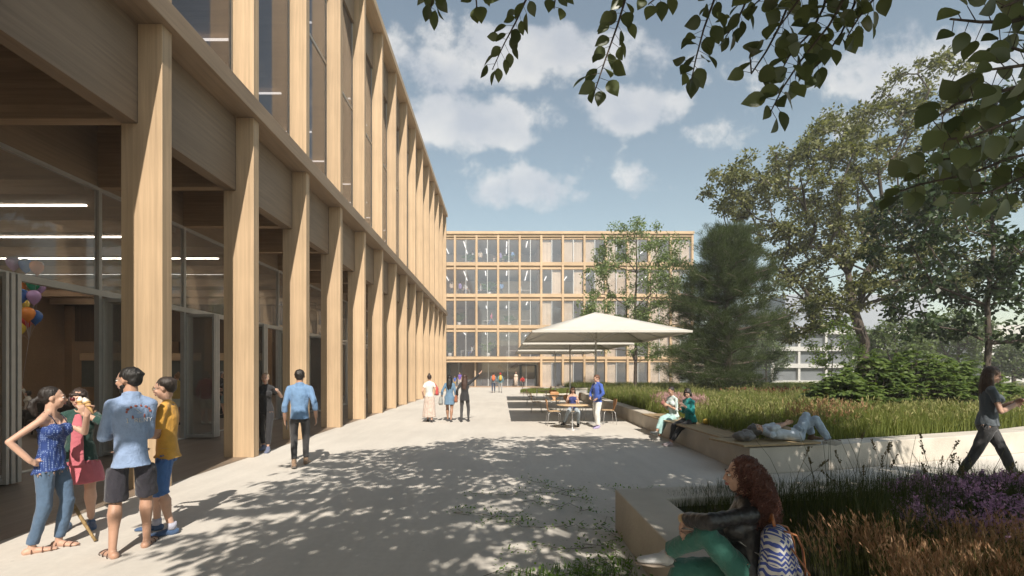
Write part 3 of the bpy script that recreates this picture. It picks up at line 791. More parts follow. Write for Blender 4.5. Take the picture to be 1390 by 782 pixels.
# low heavy limb and second stem
# dark broad leaved tree on the right
Lm3 = leafmat('dark_broad_leaves', (.018, .035, .015), (.055, .085, .032), .28, .42)
Y = 17.0; x0 = (1338 - 680) / 620 * Y
z = lambda py: CAMH + (505 - py) / 620 * Y
xx = lambda px: (px - 680) / 620 * Y
c3 = shp([((xx(1330), Y, z(300)), (3.6, 3.6, 3.6)), ((xx(1430), Y, z(280)), (4, 4, 5)), ((xx(1260), Y, z(330)), (1.7, 2, 1.9)), ((xx(1270), Y, z(420)), (1.8, 2, 1.2)), ((xx(1330), Y + .5, z(415)), (2.2, 2.4, 1.2)), ((xx(1390), Y, z(430)), (2, 2, 1.1))])
pts = clumps(250, c3, (xx(1195), Y - 4.5, 2.4), (xx(1560), Y + 5, z(110)), .42, 8)
tree('dark_tree', 'dark green broad leaved tree with thin forked trunk behind the woman with the phone', 'tree', (x0, Y, .3),
     [(x0, Y, .3), (x0 + .02, Y, 1.5), (x0 + .12, Y, 2.8), (x0 + .05, Y, 4.2), (x0 + .3, Y, 6.4)], pts, 46, .52, .21, LEAF4, Lm3, M['bark_dark'], .95, rtip=.014, minr=.01)
# young bright tree
Lm4 = leafmat('bright_green_leaves', (.09, .15, .025), (.20, .27, .05), .45, .5)
Y = 27; x0 = xx = (1128 - 680) / 620 * Y
c4 = shp([((x0, Y, 3.4), (1.5, 1.3, 1.9))])
pts = clumps(40, c4, (x0 - 1.6, Y - 1.5, 1.4), (x0 + 1.6, Y + 1.5, 5.4), .3, 12)
tree('young_tree', 'small bright green young tree under the large old tree', 'tree', (x0, Y, .3), [(x0, Y, .3), (x0, Y, 1.2), (x0 + .1, Y, 2.4), (x0, Y, 3.6)], pts, 40, .38, .14, LEAF4, Lm4, M['bark'], 1, rtip=.01)
# far background trees
Lm5 = leafmat('far_green_leaves', (.07, .10, .035), (.13, .17, .06), .3, .6)
bt = [(1376, 46, 5.2, 2.6, 'round pale green tree in front of the white building on the far right'), (1262, 58, 9.5, 5, 'rounded green tree far behind the old tree'), (1180, 62, 8, 4.6, 'green tree far behind the trunk of the old tree'),
      (985, 66, 9.0, 4.6, 'green tree just beyond the pine, right of the office block'), (1040, 70, 8.0, 4.2, 'green tree left of the grey far building'), (1300, 44, 8.5, 4.2, 'dark round tree between the old tree and the dark tree'), (1215, 40, 6.5, 3.6, 'bushy tree just behind the trunk of the old tree'), (1440, 60, 9, 5, 'broad green tree beside the white building, past the frame edge')]
for i, (px, Y, h, w, lab) in enumerate(bt):
    x0 = (px - 680) / 620 * Y
    cc = shp([((x0, Y, h * .62), (w * .62, w * .6, h * .38)), ((x0 + w * .3, Y, h * .5), (w * .45, w * .5, h * .28)), ((x0 - w * .3, Y, h * .48), (w * .4, w * .5, h * .25))])
    pts = clumps(70, cc, (x0 - w, Y - w, 1), (x0 + w, Y + w, h), .3, 20 + i)
    tree('background_tree', lab, 'tree', (x0, Y, 0), [(x0, Y, 0), (x0, Y, h * .25), (x0 + .1, Y, h * .5), (x0, Y, h * .7)], pts, 45, w * .2, .3, LEAF4, Lm5, M['bark_dark'], 1, rtip=.03, group='far trees behind the meadow')

# ------------------------------------------------------------ the tree we stand under (big leaves, casting the dappled shade)
Lm6 = leafmat('large_green_leaves', (.055, .075, .036), (.12, .15, .068), .36, .38, .5, (1.6, 1.45, .9))
SX, SY = SUN.x / -SUN.z, SUN.y / -SUN.z       # shadow shift per metre of height
def visible(p, m=0.0):
    if p[1] < .3: return False
    u = 680 + 620 * p[0] / p[1]; v = 505 - 620 * (p[2] - CAMH) / p[1]
    return -m < u < 1390 + m and v > -m and v < 790
big = thing('plaza_tree', 'leafy branches of the tall tree overhead whose shade dapples the plaza', 'tree', (5.2, -5.0, 0))
def overhead():
    r = random.Random(21); rg = np.random.default_rng(33)
    trunk = [(5.2, -5.0, 0), (5.0, -4.7, 2.0), (4.7, -4.2, 4.0), (4.2, -3.2, 5.6)]
    # shade wanted on the ground: ellipse-like patches (cx, cy, rx, ry, leaves)
    shade = [((1.6, 9.6), (3.1, 2.6), 2900), ((-1.2, 8.9), (2.1, 1.6), 800), ((3.6, 7.2), (3.0, 3.4), 3000), ((.6, 5.6), (2.6, 2.2), 1500), ((1.5, 3.4), (3.2, 2.4), 1500),
             ((-1.2, 6.2), (2.3, 1.1), 420), ((-1.4, 4.7), (1.6, .7), 230), ((-1.2, 3.4), (1.6, 1.2), 260), ((6.6, 6.4), (2.6, 1.3), 600), ((4.5, 4.0), (3.6, 2.4), 2200), ((7.4, 3.8), (2.8, 1.8), 1100),
             ((5.0, 8.8), (2.2, 2.3), 1300), ((3.5, 0.5), (4, 3), 1400), ((5.5, 9.4), (1.4, 1.2), 260), ((-2.6, 7.2), (.9, .35), 60), ((-2.9, 5.7), (.7, .25), 40)]
    P = []
    for (c, rad, n) in shade:
        # drawn as twigs: runs of leaves along a line
        m = 0
        while m < n * (2.6 if n > 2500 else 1.7):
            a = r.uniform(0, 6.283); q = math.sqrt(r.random())
            gx, gy = c[0] + math.cos(a) * q * rad[0], c[1] + math.sin(a) * q * rad[1]
            h = r.uniform(5.2, 7.8)
            ta = r.uniform(-2.6, -.2) if gx > 0 else r.uniform(-3.6, -2.4)   # twig heading
            td = Vector((math.cos(ta) * .9, abs(math.sin(ta)) * .6, r.uniform(-.45, -.05))).normalized()
            p0 = Vector((gx - SX * h, gy - SY * h, h)); L_ = r.uniform(.5, 1.0)
            k = r.randint(6, 10)
            if visible(p0, 45) or visible(p0 + td * L_, 45): m += 3; continue
            tw = [p0 + td * (L_ * i / (k - 1)) for i in range(k)]
            P.append((p0, td, L_, k)); m += k
    # skeleton through the twig bases (thinned)
    base = []
    for (p0, td, L_, k) in P:
        if all((p0 - b).length > .75 for b in base): base.append(p0)
    nodes, par, rad, tips = skeleton(trunk[0], trunk, [tuple(b) for b in base], bias=.25, rtip=.011)
    tr = MB(); tr.tube([nodes[i] for i in range(4)], [.36, .27, .23, .2], 14); wpar(tr.build('trunk', M['bark']), big)
    br = MB()
    for i in range(4, len(nodes)):
        if visible(nodes[i], 10) or visible(nodes[par[i]], 10): continue
        r1 = min(.2, rad[i]); br.tube([nodes[par[i]], nodes[i]], [min(min(.2, rad[par[i]]), r1 * 1.5), r1], 6, cap=False)
    arr = np.array([tuple(n) for n in nodes])
    PP, DD, UU, SS = [], [], [], []
    tw = MB()
    for (p0, td, L_, k) in P:
        j = int(np.argmin(np.linalg.norm(arr - np.array(p0), axis=1)))
        tw.tube([nodes[j], p0, p0 + td * L_], [.008, .006, .003], 3, cap=False)
        side = td.cross(Vector((0, 0, 1))).normalized()
        for i in range(k):
            s = side * (1 if i % 2 else -1)
            d = (td * .7 + s * r.uniform(.5, 1.0) + Vector((0, 0, r.uniform(-.5, 0))))
            PP.append(tuple(p0 + td * (L_ * i / (k - 1)))); DD.append(tuple(d)); UU.append((r.gauss(0, .35), r.gauss(0, .35), 1)); SS.append(r.uniform(.17, .28))
    v, f = leaves(np.array(PP), np.array(DD), np.array(UU), np.array(SS), LEAFM)
    wpar(link('crown', fast_mesh('crown', v, f, Lm6)), big)
    # drooping branches seen at the top of the view: (px, py) paths at a distance
    LP, LD, LU, LS = [], [], [], []
    vis = [  # start px,py ; end px,py ; distance
        ([(600, -60), (590, -20), (585, 12)], 3.9, 9), ([(740, -80), (716, -5), (700, 30), (684, 60), (668, 95)], 3.8, 17), ([(650, -50), (645, -15), (648, 18)], 3.7, 6),
        ([(772, -40), (755, -12), (752, 12)], 3.9, 6), ([(866, -90), (850, -5), (838, 35), (822, 80), (806, 128)], 3.7, 20), ([(985, -90), (970, -2), (955, 40), (945, 78), (938, 110)], 3.8, 18),
        ([(920, -40), (905, -14), (880, 6)], 3.7, 6), ([(1100, -110), (1075, -5), (1056, 40), (1040, 70), (1020, 100), (1018, 75)], 3.6, 12),
        ([(1180, -100), (1150, -10), (1125, 35), (1085, 85), (1062, 120), (1046, 152)], 3.5, 24), ([(1210, -60), (1190, -6), (1165, 25), (1150, 50)], 3.6, 14), ([(1060, -50), (1040, -8), (1020, 10)], 3.7, 8),
        ([(1120, -60), (1090, -8), (1070, 20), (1050, 48)], 3.55, 14), ([(1170, -60), (1160, 5), (1142, 45), (1118, 80), (1100, 98)], 3.6, 12),
        ([(1130, -40), (1118, 10), (1100, 45), (1075, 70), (1058, 100)], 3.5, 14), ([(1030, -40), (1010, 8), (1000, 30), (985, 50)], 3.7, 9)]
    hang = []
    for (pl, d, k) in vis:
        pts = [Vector(at(px, py, d + .12 * i * (1 if k % 2 else -1))) for i, (px, py) in enumerate(pl)]
        hang.append((pts, int(k * 1.35), .105, .155))
    # right hand side: larger leaves, lower and nearer, sweeping left
    rr = [([(1480, 110), (1400, 112), (1345, 128), (1300, 140), (1262, 165)], 2.1, 13), ([(1480, 30), (1410, 20), (1370, 30), (1330, 30), (1290, 26)], 2.1, 10), ([(1500, 150), (1420, 150), (1370, 165), (1320, 185), (1280, 190)], 2.2, 14),
          ([(1500, 220), (1430, 200), (1370, 215), (1320, 235), (1250, 250), (1215, 262)], 2.6, 18),  ([(1520, 90), (1440, 80), (1380, 90), (1340, 95)], 2.0, 8),
          ([(1480, 60), (1420, 60), (1390, 70), (1352, 58)], 2.2, 8), ([(1500, 200), (1420, 180), (1350, 190), (1290, 215), (1240, 222)], 2.8, 16),
          ([(1500, 240), (1440, 235), (1390, 240), (1340, 262), (1290, 262)], 2.5, 14), ([(1520, 10), (1440, 5), (1395, -5), (1360, 10)], 2.0, 8)]
    for (pl, d, k) in rr:
        pts = [Vector(at(px, py, d - .05 * i)) for i, (px, py) in enumerate(pl)]
        hang.append((pts, int(k * 1.45), .08, .125))
    b2 = MB()
    for (pts, k, s0, s1) in hang:
        # smooth path
        path = []
        for i in range(len(pts) - 1):
            for t in (0, .33, .66): path.append(pts[i].lerp(pts[i + 1], t))
        path.append(pts[-1]); m = len(path)
        b2.tube(path, [.010 * (1 - .8 * i / m) + .0015 for i in range(m)], 5, cap=False)
        # back to the tree
        j = int(np.argmin(np.linalg.norm(arr - np.array(path[0]), axis=1) + np.array([3.0 * visible(n, 20) for n in nodes])))
        d0 = (path[0] - path[1]).normalized(); A0 = nodes[j]; D0 = path[0]; Ln = (D0 - A0).length; B0 = A0 + (D0 - A0) * .3 + Vector((0, 0, .22 * Ln)); C0 = D0 + d0 * (.35 * Ln)
        bz = [A0 * (1 - t) ** 3 + B0 * 3 * t * (1 - t) ** 2 + C0 * 3 * t * t * (1 - t) + D0 * t ** 3 for t in [q / 9 for q in range(10)]]
        b2.tube(bz, [.024 - .0013 * q for q in range(10)], 5, cap=False)
        for i in range(k):
            t = (.12 + .88 * (i + .5) / k) * (m - 1); a = int(t); p = path[a].lerp(path[min(a + 1, m - 1)], t - a)
            td = (path[min(a + 1, m - 1)] - path[max(a - 1, 0)]).normalized()
            side = td.cross(Vector((r.gauss(0, .5), 1, r.gauss(0, .3)))).normalized() * (1 if i % 2 else -1)
            stalk = (side * r.uniform(.5, 1) + td * r.uniform(.1, .6)).normalized()
            e = p + stalk * r.uniform(.015, .085)
            b2.tube([p, e], [.0022, .0016], 3, cap=False)
            d = stalk * .9 + td * .35 + Vector((r.gauss(0, .2), 0, r.uniform(-.7, .15)))
            if i >= k - 2: d = td + Vector((0, 0, -.3))
            LP.append(tuple(e)); LD.append(tuple(d)); LU.append((r.gauss(0, .6), -r.uniform(.3, 1.1), r.gauss(.3, .5))); LS.append(r.uniform(s0, s1))
    v, f = leaves(np.array(LP), np.array(LD), np.array(LU), np.array(LS), LEAFB)
    me = fast_mesh('leaves', v, f, Lm6, smooth=False)
    wpar(link('leaves', me), big)
    wpar(br.build('limbs', M['bark']), big); wpar(tw.build('twigs', M['bark_dark']), big); wpar(b2.build('twigs', M['bark_dark']), big)
overhead()
# ------------------------------------------------------------ grasses and flowers
from mathutils.geometry import tessellate_polygon
def inpoly(x, y, poly):
    c = np.zeros(len(x), bool); n = len(poly)
    for i in range(n):
        x1, y1 = poly[i]; x2, y2 = poly[(i + 1) % n]
        with np.errstate(divide='ignore', invalid='ignore'):
            k = ((y1 > y) != (y2 > y)) & (x < (x2 - x1) * (y - y1) / (y2 - y1 + 1e-12) + x1)
        c ^= k
    return c
def scatter(poly, n, dens=None, seed=0):
    r = np.random.default_rng(seed); P = np.array(poly); lo = P.min(0); hi = P.max(0); out = []
    tot = 0
    while tot < n:
        q = lo + r.random((n * 2, 2)) * (hi - lo); k = inpoly(q[:, 0], q[:, 1], poly)
        if dens is not None: k &= r.random(len(q)) < dens(q[:, 0], q[:, 1])
        q = q[k]; out.append(q); tot += len(q)
    return np.concatenate(out)[:n]
def vis2(q, m=1.0):
    return (q[:, 1] > .8) & (np.abs(q[:, 0] / q[:, 1] - .015) < 1.18 + .3 / np.maximum(q[:, 1], 1))
def blades(q, z0, h, w, lean=.35, seed=0, segs=3, dirb=None):
    """curved grass blades as quads strips; q (n,2), h (n,), w (n,)"""
    r = np.random.default_rng(seed); n = len(q)
    a = r.random(n) * 2 * np.pi; L_ = np.abs(r.normal(size=n)) * lean
    dx, dy = np.cos(a) * L_, np.sin(a) * L_
    if dirb is not None: dx += dirb[0]; dy += dirb[1]
    b = r.random(n) * np.pi; sx, sy = np.cos(b), np.sin(b)
    V = np.zeros((n, (segs + 1) * 2, 3))
    for s in range(segs + 1):
        t = s / segs; ww = w * (1 - t) ** .7 * .5 if s < segs else w * .04
        cx = q[:, 0] + dx * h * t * t; cy = q[:, 1] + dy * h * t * t; cz = z0 + h * t * (1 - .25 * L_ * t)
        V[:, 2 * s, 0] = cx - sx * ww; V[:, 2 * s, 1] = cy - sy * ww; V[:, 2 * s, 2] = cz
        V[:, 2 * s + 1, 0] = cx + sx * ww; V[:, 2 * s + 1, 1] = cy + sy * ww; V[:, 2 * s + 1, 2] = cz
    F = np.array([[2 * s, 2 * s + 1, 2 * s + 3, 2 * s + 2] for s in range(segs)])
    ff = F[None] + (np.arange(n) * (segs + 1) * 2)[:, None, None]
    tip = np.stack([q[:, 0] + dx * h, q[:, 1] + dy * h, z0 + h * (1 - .25 * L_)], 1)
    return V.reshape(-1, 3), ff.reshape(-1, 4), tip, np.stack([dx, dy], 1)
Gm = leafmat('meadow_grass', (.10, .14, .03), (.24, .26, .075), .35, .6, .2, (1.3, 1.2, .6))
Gd = leafmat('dark_grass', (.025, .042, .012), (.085, .095, .03), .3, .5, .25, (1.4, 1.4, .5))
Gr = leafmat('russet_grass_plumes', (.36, .20, .11), (.55, .36, .22), .25, .7, .15, (1.2, 1, .7))
Gs = leafmat('straw_seed_heads', (.24, .25, .09), (.36, .34, .15), .3, .7, .15, (1.1, 1, .7))
MEAD = [(p.x, p.y) for p in inn] + [(38, 25), (40, 29.2)]
MEAD = [(p.x + .0, p.y) for p in inn]; MEAD = MEAD + [(40, 24), (40, 29)]
def clump_h(q, sc=1.4, seed=0):
    return np.array([noise.noise(Vector((a * sc, b * sc, seed))) for a, b in q])
def meadow(name, poly, z0, n, h0, w0, seed, mat, dens=None, hv=.35, kind='stuff', sc=1.2, lean=.3):
    q = scatter(poly, n, dens, seed); q = q[vis2(q)]
    nz = clump_h(q, sc, seed); keep = nz > -.55; q = q[keep]; nz = nz[keep]
    r = np.random.default_rng(seed + 1); d = np.hypot(q[:, 0], q[:, 1])
    h = h0 * (1 + .55 * nz) * r.uniform(1 - hv, 1 + hv, len(q)); w = w0 * np.clip(d / 10, .7, 3.2)
    v, f, tip, dd = blades(q, z0, h, w, lean, seed, 2)
    o = link(name, fast_mesh(name, v, f, mat)); tag(o, kind='stuff'); return q, tip
dn = lambda x, y: np.clip(14 / np.hypot(x, y), .12, 1) ** 1.5
tag_l = {}
q, tip = meadow('meadow_grass', MEAD, .38, 150000, .42, .010, 3, [Gm], dn)
q2, t2 = meadow('dark_meadow_grass', MEAD, .38, 30000, .36, .010, 4, [Gd], lambda x, y: dn(x, y) * ((np.sin(x * .8 + y * .5) > .2) | (y > 22)))
def seedheads(name, tips, n, size, mat, seed, kind='stuff'):
    r = np.random.default_rng(seed); k = r.choice(len(tips), min(n, len(tips)), replace=False); T = tips[k]
    per = 7; idx = np.repeat(np.arange(len(T)), per); m = len(idx)
    P = T[idx] + r.normal(size=(m, 3)) * np.array([.008, .008, .035]) ; D = r.normal(size=(m, 3)) * .35 + np.array([0, 0, 1])
    v, f = leaves(P, D, r.normal(size=(m, 3)), r.uniform(.5, 1.2, m) * size, (LEAF4[0] * np.array([.35, 1, 1]), LEAF4[1]))
    return v, f
v, f = seedheads('s', tip, 5000, .10, Gs, 5); tag(link('meadow_seed_heads', fast_mesh('meadow_seed_heads', v, f, Gs)), kind='stuff')
# russet tufts at the right end of the meadow, near the lying man
q = scatter([(5.7, 8.9), (6.6, 9.1), (8.0, 9.8), (7.6, 10.4), (6.2, 9.9)], 500, None, 9)
h = .62 * np.random.default_rng(4).uniform(.6, 1.2, len(q)); v1, f1, tp, _ = blades(q, .38, h, np.full(len(q), .007), .25, 10, 3)
v2, f2 = seedheads('r', tp, 200, .07, Gr, 11)
v, f = merge([(v1, f1), (v2, f2)]); mi = np.r_[np.zeros(len(f1)), np.ones(len(f2))]
tag(link('russet_grass', fast_mesh('russet_grass', v, f, [Gd, Gr], mi)), kind='stuff')
# pink haze of flowers behind the two women on the bench
Pk = leafmat('pink_flowers', (.45, .24, .24), (.60, .40, .38), .3, .6, .2, (1, 1, 1))
q = scatter([(4.9, 12.2), (5.7, 12.5), (6.3, 15.0), (5.0, 15.2)], 800, None, 12)
h = .55 * np.random.default_rng(4).uniform(.6, 1.2, len(q)); v1, f1, tp, _ = blades(q, .38, h, np.full(len(q), .008), .2, 13, 2)
v2, f2 = seedheads('r', tp, 800, .07, Pk, 14)
v, f = merge([(v1, f1), (v2, f2)]); mi = np.r_[np.zeros(len(f1)), np.ones(len(f2))]
tag(link('pink_flowers', fast_mesh('pink_flowers', v, f, [Gd, Pk], mi)), kind='stuff')
# far strip and island
meadow('strip_grass', [(7.0, 43.2), (39, 43.2), (39, 49.4), (6.8, 49.4)], .18, 30000, .42, .012, 21, [Gm])
meadow('island_grass', IS, .07, 9000, .26, .012, 22, [Gm])
# low leaves behind the meadow, reddish leaves by the pine
Lr = leafmat('red_leaves', (.20, .035, .02), (.10, .07, .03), .3)
q = scatter([(10.5, 20), (18, 21), (18, 23.5), (10.5, 22.5)], 1600, None, 31)
P = np.c_[q, .45 + .5 * np.random.default_rng(3).random(len(q))]; v, f = leaves(P, rdir(len(P), 0, .3), rdir(len(P)), np.full(len(P), .13), LEAF4)
tag(link('red_leaved_plants', fast_mesh('red_leaved_plants', v, f, [Lr])), kind='stuff')

# broad leaved shrub mass below the dark tree
Ls = leafmat('shrub_leaves', (.05, .085, .022), (.15, .20, .055), .35, .4, .4)
shr = thing('broad_leaved_shrub', 'wide low shrub with hand shaped glossy leaves in front of the old tree', 'shrub', (10.8, 14.3, .3))
r = np.random.default_rng(44); st = MB(); Ps, Ds = [], []
bl = [((10.5, 14.0), (1.1, .9, 1.15)), ((11.7, 14.4), (1.4, 1.0, 1.75)), ((13.1, 14.6), (1.5, 1.1, 1.95)), ((14.6, 14.8), (1.4, 1, 1.6)), ((16, 15.2), (1.3, 1, 1.0))]
for (c, rd) in bl:
    for _ in range(230):
        a = r.random() * 6.283; u = r.random() ** .5
        e = Vector((c[0] + math.cos(a) * u * rd[0], c[1] + math.sin(a) * u * rd[1], .4 + rd[2] * math.sqrt(max(.05, 1 - u * u)) * r.uniform(.65, 1.05)))
        b = Vector((c[0] + math.cos(a) * u * rd[0] * .4, c[1] + math.sin(a) * u * rd[1] * .4, .32))
        st.tube([b, b.lerp(e, .6) + Vector((0, 0, .08)), e], [.012, .009, .005], 3, cap=False)
        for k in range(3):
            ee = e + Vector(tuple(r.normal(size=3) * .12)); yaw = r.random() * 6.283
            for j in range(5):
                aa = yaw + (j - 2) * .62; Ps.append(tuple(ee)); Ds.append((math.cos(aa), math.sin(aa), -.15 + r.normal() * .15))
P = np.array(Ps); D = np.array(Ds); U = r.normal(size=(len(P), 3)) * .25; U[:, 2] += 1; U[:, 1] -= .35
v, f = leaves(P, D, U, r.uniform(.13, .21, len(P)), LEAFM)
wpar(link('crown', fast_mesh('crown', v, f, [Ls])), shr); wpar(st.build('stems', M['bark_dark']), shr)

# ------------------------------------------------------------ foreground flower bed
FB = [(1.70, 1.2), (1.70, 4.9), (3.2, 5.2), (7.0, 5.7), (12.5, 6.7), (12.5, 1.2)]
qa = scatter(FB, 60000, None, 51); qa = qa[vis2(qa)]
# keep the sitting woman and her bag clear
qa = qa[~((qa[:, 0] < 2.05) & (qa[:, 1] < 2.95))]
nz = clump_h(qa, 1.3, 5); r = np.random.default_rng(5); h = np.clip(.42 * (1 + .7 * nz), .16, .8) * r.uniform(.55, 1.25, len(qa))
far = qa[:, 1] > 4.3
h = np.where(far, h * .62, h); h = np.minimum(h, .34 + .06 * qa[:, 1]); h = np.where(qa[:, 0] < 2.5, np.minimum(h, .10 + .18 * np.clip(qa[:, 0] - 1.7, 0, 1)), h)
v, f, tp, _ = blades(qa, .36, h, np.full(len(qa), .0055), .28, 52, 3)
tag(link('foreground_grass', fast_mesh('foreground_grass', v, f, [Gd])), kind='stuff')
# russet feather grass in front
q = scatter([(1.95, 1.9), (2.0, 3.1), (3.0, 3.3), (4.6, 2.9), (4.6, 1.9)], 4200, None, 53); q = q[vis2(q)]
r = np.random.default_rng(6); cl = clump_h(q, 2.6, 9); q = q[cl > -.12]
h = r.uniform(.22, .42, len(q)); v1, f1, tp, dd = blades(q, .36, h, np.full(len(q), .004), .22, 54, 4, (-.12, 0))
# plumes: many fine hairs along the upper third
k = r.choice(len(q), 1300, replace=len(q) < 1300); per = 16; idx = np.repeat(k, per); t = r.uniform(.62, 1.0, len(idx))
P = np.stack([q[idx, 0] + dd[idx, 0] * h[idx] * t * t, q[idx, 1] + dd[idx, 1] * h[idx] * t * t, .36 + h[idx] * t * .97], 1)
D = np.c_[dd[idx] * 1.2, np.ones(len(idx))] + r.normal(size=(len(idx), 3)) * .22
v2, f2 = leaves(P, D, r.normal(size=(len(idx), 3)), r.uniform(.022, .045, len(idx)), (LEAF4[0] * np.array([.22, 1, 1]), LEAF4[1]))
v, f = merge([(v1, f1), (v2, f2)]); mi = np.r_[np.zeros(len(f1)), np.ones(len(f2))]
tag(link('feather_grass', fast_mesh('feather_grass', v, f, [Gs, Gr], mi)), kind='stuff')
# purple flowers
Pu = leafmat('purple_flowers', (.34, .18, .32), (.70, .42, .60), .3, .5, .2, (1, .9, 1.1)); Sg = leafmat('flower_stems', (.03, .05, .015), (.07, .10, .03), .25, .5)
q = scatter([(2.95, 3.3), (3.9, 4.6), (4.6, 5.1), (8, 5.6), (8, 2.6), (4.2, 2.6)], 3000, None, 61); q = q[vis2(q)]
r = np.random.default_rng(7); h = np.clip(.36 * (1 + .5 * clump_h(q, 1.6, 3)), .16, .5) * r.uniform(.6, 1.15, len(q)) * np.clip(1.45 - .17 * q[:, 1], .55, 1)
v1, f1, tp, dd = blades(q, .36, h, np.full(len(q), .005), .22, 62, 3)
per = 14; idx = np.repeat(np.arange(len(q)), per); t = r.uniform(.68, 1.02, len(idx))
P = np.stack([q[idx, 0] + dd[idx, 0] * h[idx] * t * t, q[idx, 1] + dd[idx, 1] * h[idx] * t * t, .36 + h[idx] * t], 1) + r.normal(size=(len(idx), 3)) * .012
D = r.normal(size=(len(idx), 3)); D[:, 2] += .3
v2, f2 = leaves(P, D, r.normal(size=(len(idx), 3)) + np.array([0, -.5, .8]), r.uniform(.018, .036, len(idx)), (LEAF4[0] * np.array([1.1, 1, 1]), LEAF4[1]))
per = 16; idx = np.repeat(np.arange(len(q)), per); t = r.uniform(.1, .75, len(idx))
P = np.stack([q[idx, 0] + dd[idx, 0] * h[idx] * t * t, q[idx, 1] + dd[idx, 1] * h[idx] * t * t, .36 + h[idx] * t], 1)
v3, f3 = leaves(P, rdir(len(idx), 0, .4), rdir(len(idx), 0, 1), r.uniform(.03, .06, len(idx)), (LEAF4[0] * np.array([.8, 1, 1]), LEAF4[1]))
v, f = merge([(v1, f1), (v2, f2), (v3, f3)]); mi = np.r_[np.zeros(len(f1)), np.ones(len(f2)), np.zeros(len(f3))]
tag(link('purple_flowers', fast_mesh('purple_flowers', v, f, [Sg, Pu], mi)), kind='stuff')
# tall single stalks with seed heads standing against the wall
r = random.Random(9); mb = MB(); hp_, hd_ = [], []
for i in range(46):
    y = r.uniform(3.6, 5.2); px = r.uniform(1040, 1390); x = (px - 680) / 620 * y
    H = r.uniform(.42, .74); lx, ly = r.gauss(0, .10), r.gauss(0, .05)
    P = [Vector((x + lx * t * t * 1.5, y + ly * t * t, .36 + H * t)) for t in (0, .33, .66, 1)]
    mb.tube(P, [.004, .0032, .0025, .0018], 4, cap=False)
    if i % 2 == 0:
        L_ = r.uniform(.06, .13)
        for k in range(26):
            t = 1 - L_ / H * (k / 26); c = P[2].lerp(P[3], max(0, (t - .66) / .34)); hp_.append(tuple(c + Vector((r.gauss(0, .005), r.gauss(0, .005), 0)))); hd_.append((r.gauss(0, .5), r.gauss(0, .5), 1))
v, f = leaves(np.array(hp_), np.array(hd_), rng.normal(size=(len(hp_), 3)), np.random.default_rng(2).uniform(.016, .030, len(hp_)), LEAF4)
n0 = len(mb.v); mb.add([tuple(a) for a in v], [tuple(int(k) for k in a) for a in f], 1)
tag(mb.build('tall_grass_stalks', [leafmat('stalks', (.06, .07, .03), (.13, .11, .05), .2), leafmat('seed_heads', (.09, .07, .035), (.17, .13, .07), .2)]), kind='stuff')

# creeping weeds on the paving in front of the low wall
Lw = leafmat('creeper_leaves', (.07, .14, .025), (.17, .28, .05), .4, .4)
r = np.random.default_rng(71); P, D, S = [], [], []; mb = MB()
runs = [((1.2, 6.6), (-.35, 6.3)), ((1.15, 5.6), (.25, 6.0)), ((1.1, 4.9), (-.2, 5.2)), ((1.15, 4.5), (0.1, 4.35)), ((1.0, 4.2), (.55, 3.5)), ((1.2, 5.3), (1.15, 4.0)), ((.9, 3.75), (-.1, 3.8)), ((1.1, 6.0), (.5, 7.2)), ((1.6, 6.7), (2.8, 6.3)), ((.3, 5.2), (-.7, 5.6)), ((.9, 3.9), (.2, 3.62)), ((1.2, 3.9), (.7, 3.7))]
for (a, b) in runs:
    n = 10; a = np.array(a); b = np.array(b); path = [a + (b - a) * i / n + r.normal(size=2) * .07 for i in range(n + 1)]
    mb.tube([Vector((p[0], p[1], .012 + .02 * r.random())) for p in path], .003, 3, cap=False)
    for p in path:
        for k in range(int(r.integers(6, 17))):
            o = r.normal(size=2) * .07; P.append((p[0] + o[0], p[1] + o[1], .01 + abs(r.normal()) * .04)); D.append((r.normal(), r.normal(), abs(r.normal()) * .5)); S.append(r.uniform(.022, .05))
q = scatter([(-.35, 3.45), (1.15, 3.45), (1.15, 4.15), (.2, 3.95)], 900, None, 72)
v1, f1, _, _ = blades(q, 0, np.random.default_rng(1).uniform(.03, .10, len(q)), np.full(len(q), .009), .5, 73, 2)
v2, f2 = leaves(np.array(P), np.array(D), r.normal(size=(len(P), 3)) * .3 + np.array([0, 0, 1]), np.array(S), LEAFM)
v, f = merge([(v1, f1), (v2, f2)])
mb.add([tuple(a) for a in v], [tuple(int(k) for k in a) for a in f], 1)
tag(mb.build('creeping_weeds', [M['bark'], Lw]), kind='stuff')
# tall grasses in front of the office curtains are in the strip

# far buildings on the right
def far_building(name, label, x0, x1, y, depth, h, floors, matw, matg, roof=None):
    b = thing(name, label, 'building', ((x0 + x1) / 2, y, 0))
    mb = MB(); fh = h / floors
    mb.box(x0, x1, y + .6, y + depth, 0, h - .01)
    wpar(mb.build('wall', matg), b)
    for i in range(floors + 1):
        z = min(h, i * fh); wpar(MB().box(x0, x1, y, y + .59, max(0, z - .35), z + .35).build('floor_band', matw), b)
    n = max(2, int((x1 - x0) / 4.2))
    for i in range(n + 1):
        x = x0 + (x1 - x0) * i / n
        for j in range(floors):
            wpar(MB().box(x - .18, x + .18, y + .1, y + .58, j * fh + .352, (j + 1) * fh - .352).build('post', matw), b)
    if roof: wpar(MB().box(x0 - .4, x1 + .4, y - .4, y + depth, h + .352, h + .8).build('roof', roof), b)
white = plain('white_render', (.52, .50, .47), .7); gr = plain('grey_glazing', (.16, .17, .18), .35, 0, .2, .6)
far_building('white_framed_building', 'low grey building with white floor bands seen past the old tree', 44, 66, 74, 12, 8.2, 3, white, gr)
gb = thing('grey_hall', 'tall plain grey hall rising behind the white banded building', 'building', (62, 92, 0))
wpar(MB().prism([(56, 90), (84, 90), (84, 110), (56, 110)], 0, 17).build('wall', plain('grey_cladding', (.30, .32, .36), .7, 0, .05)), gb)
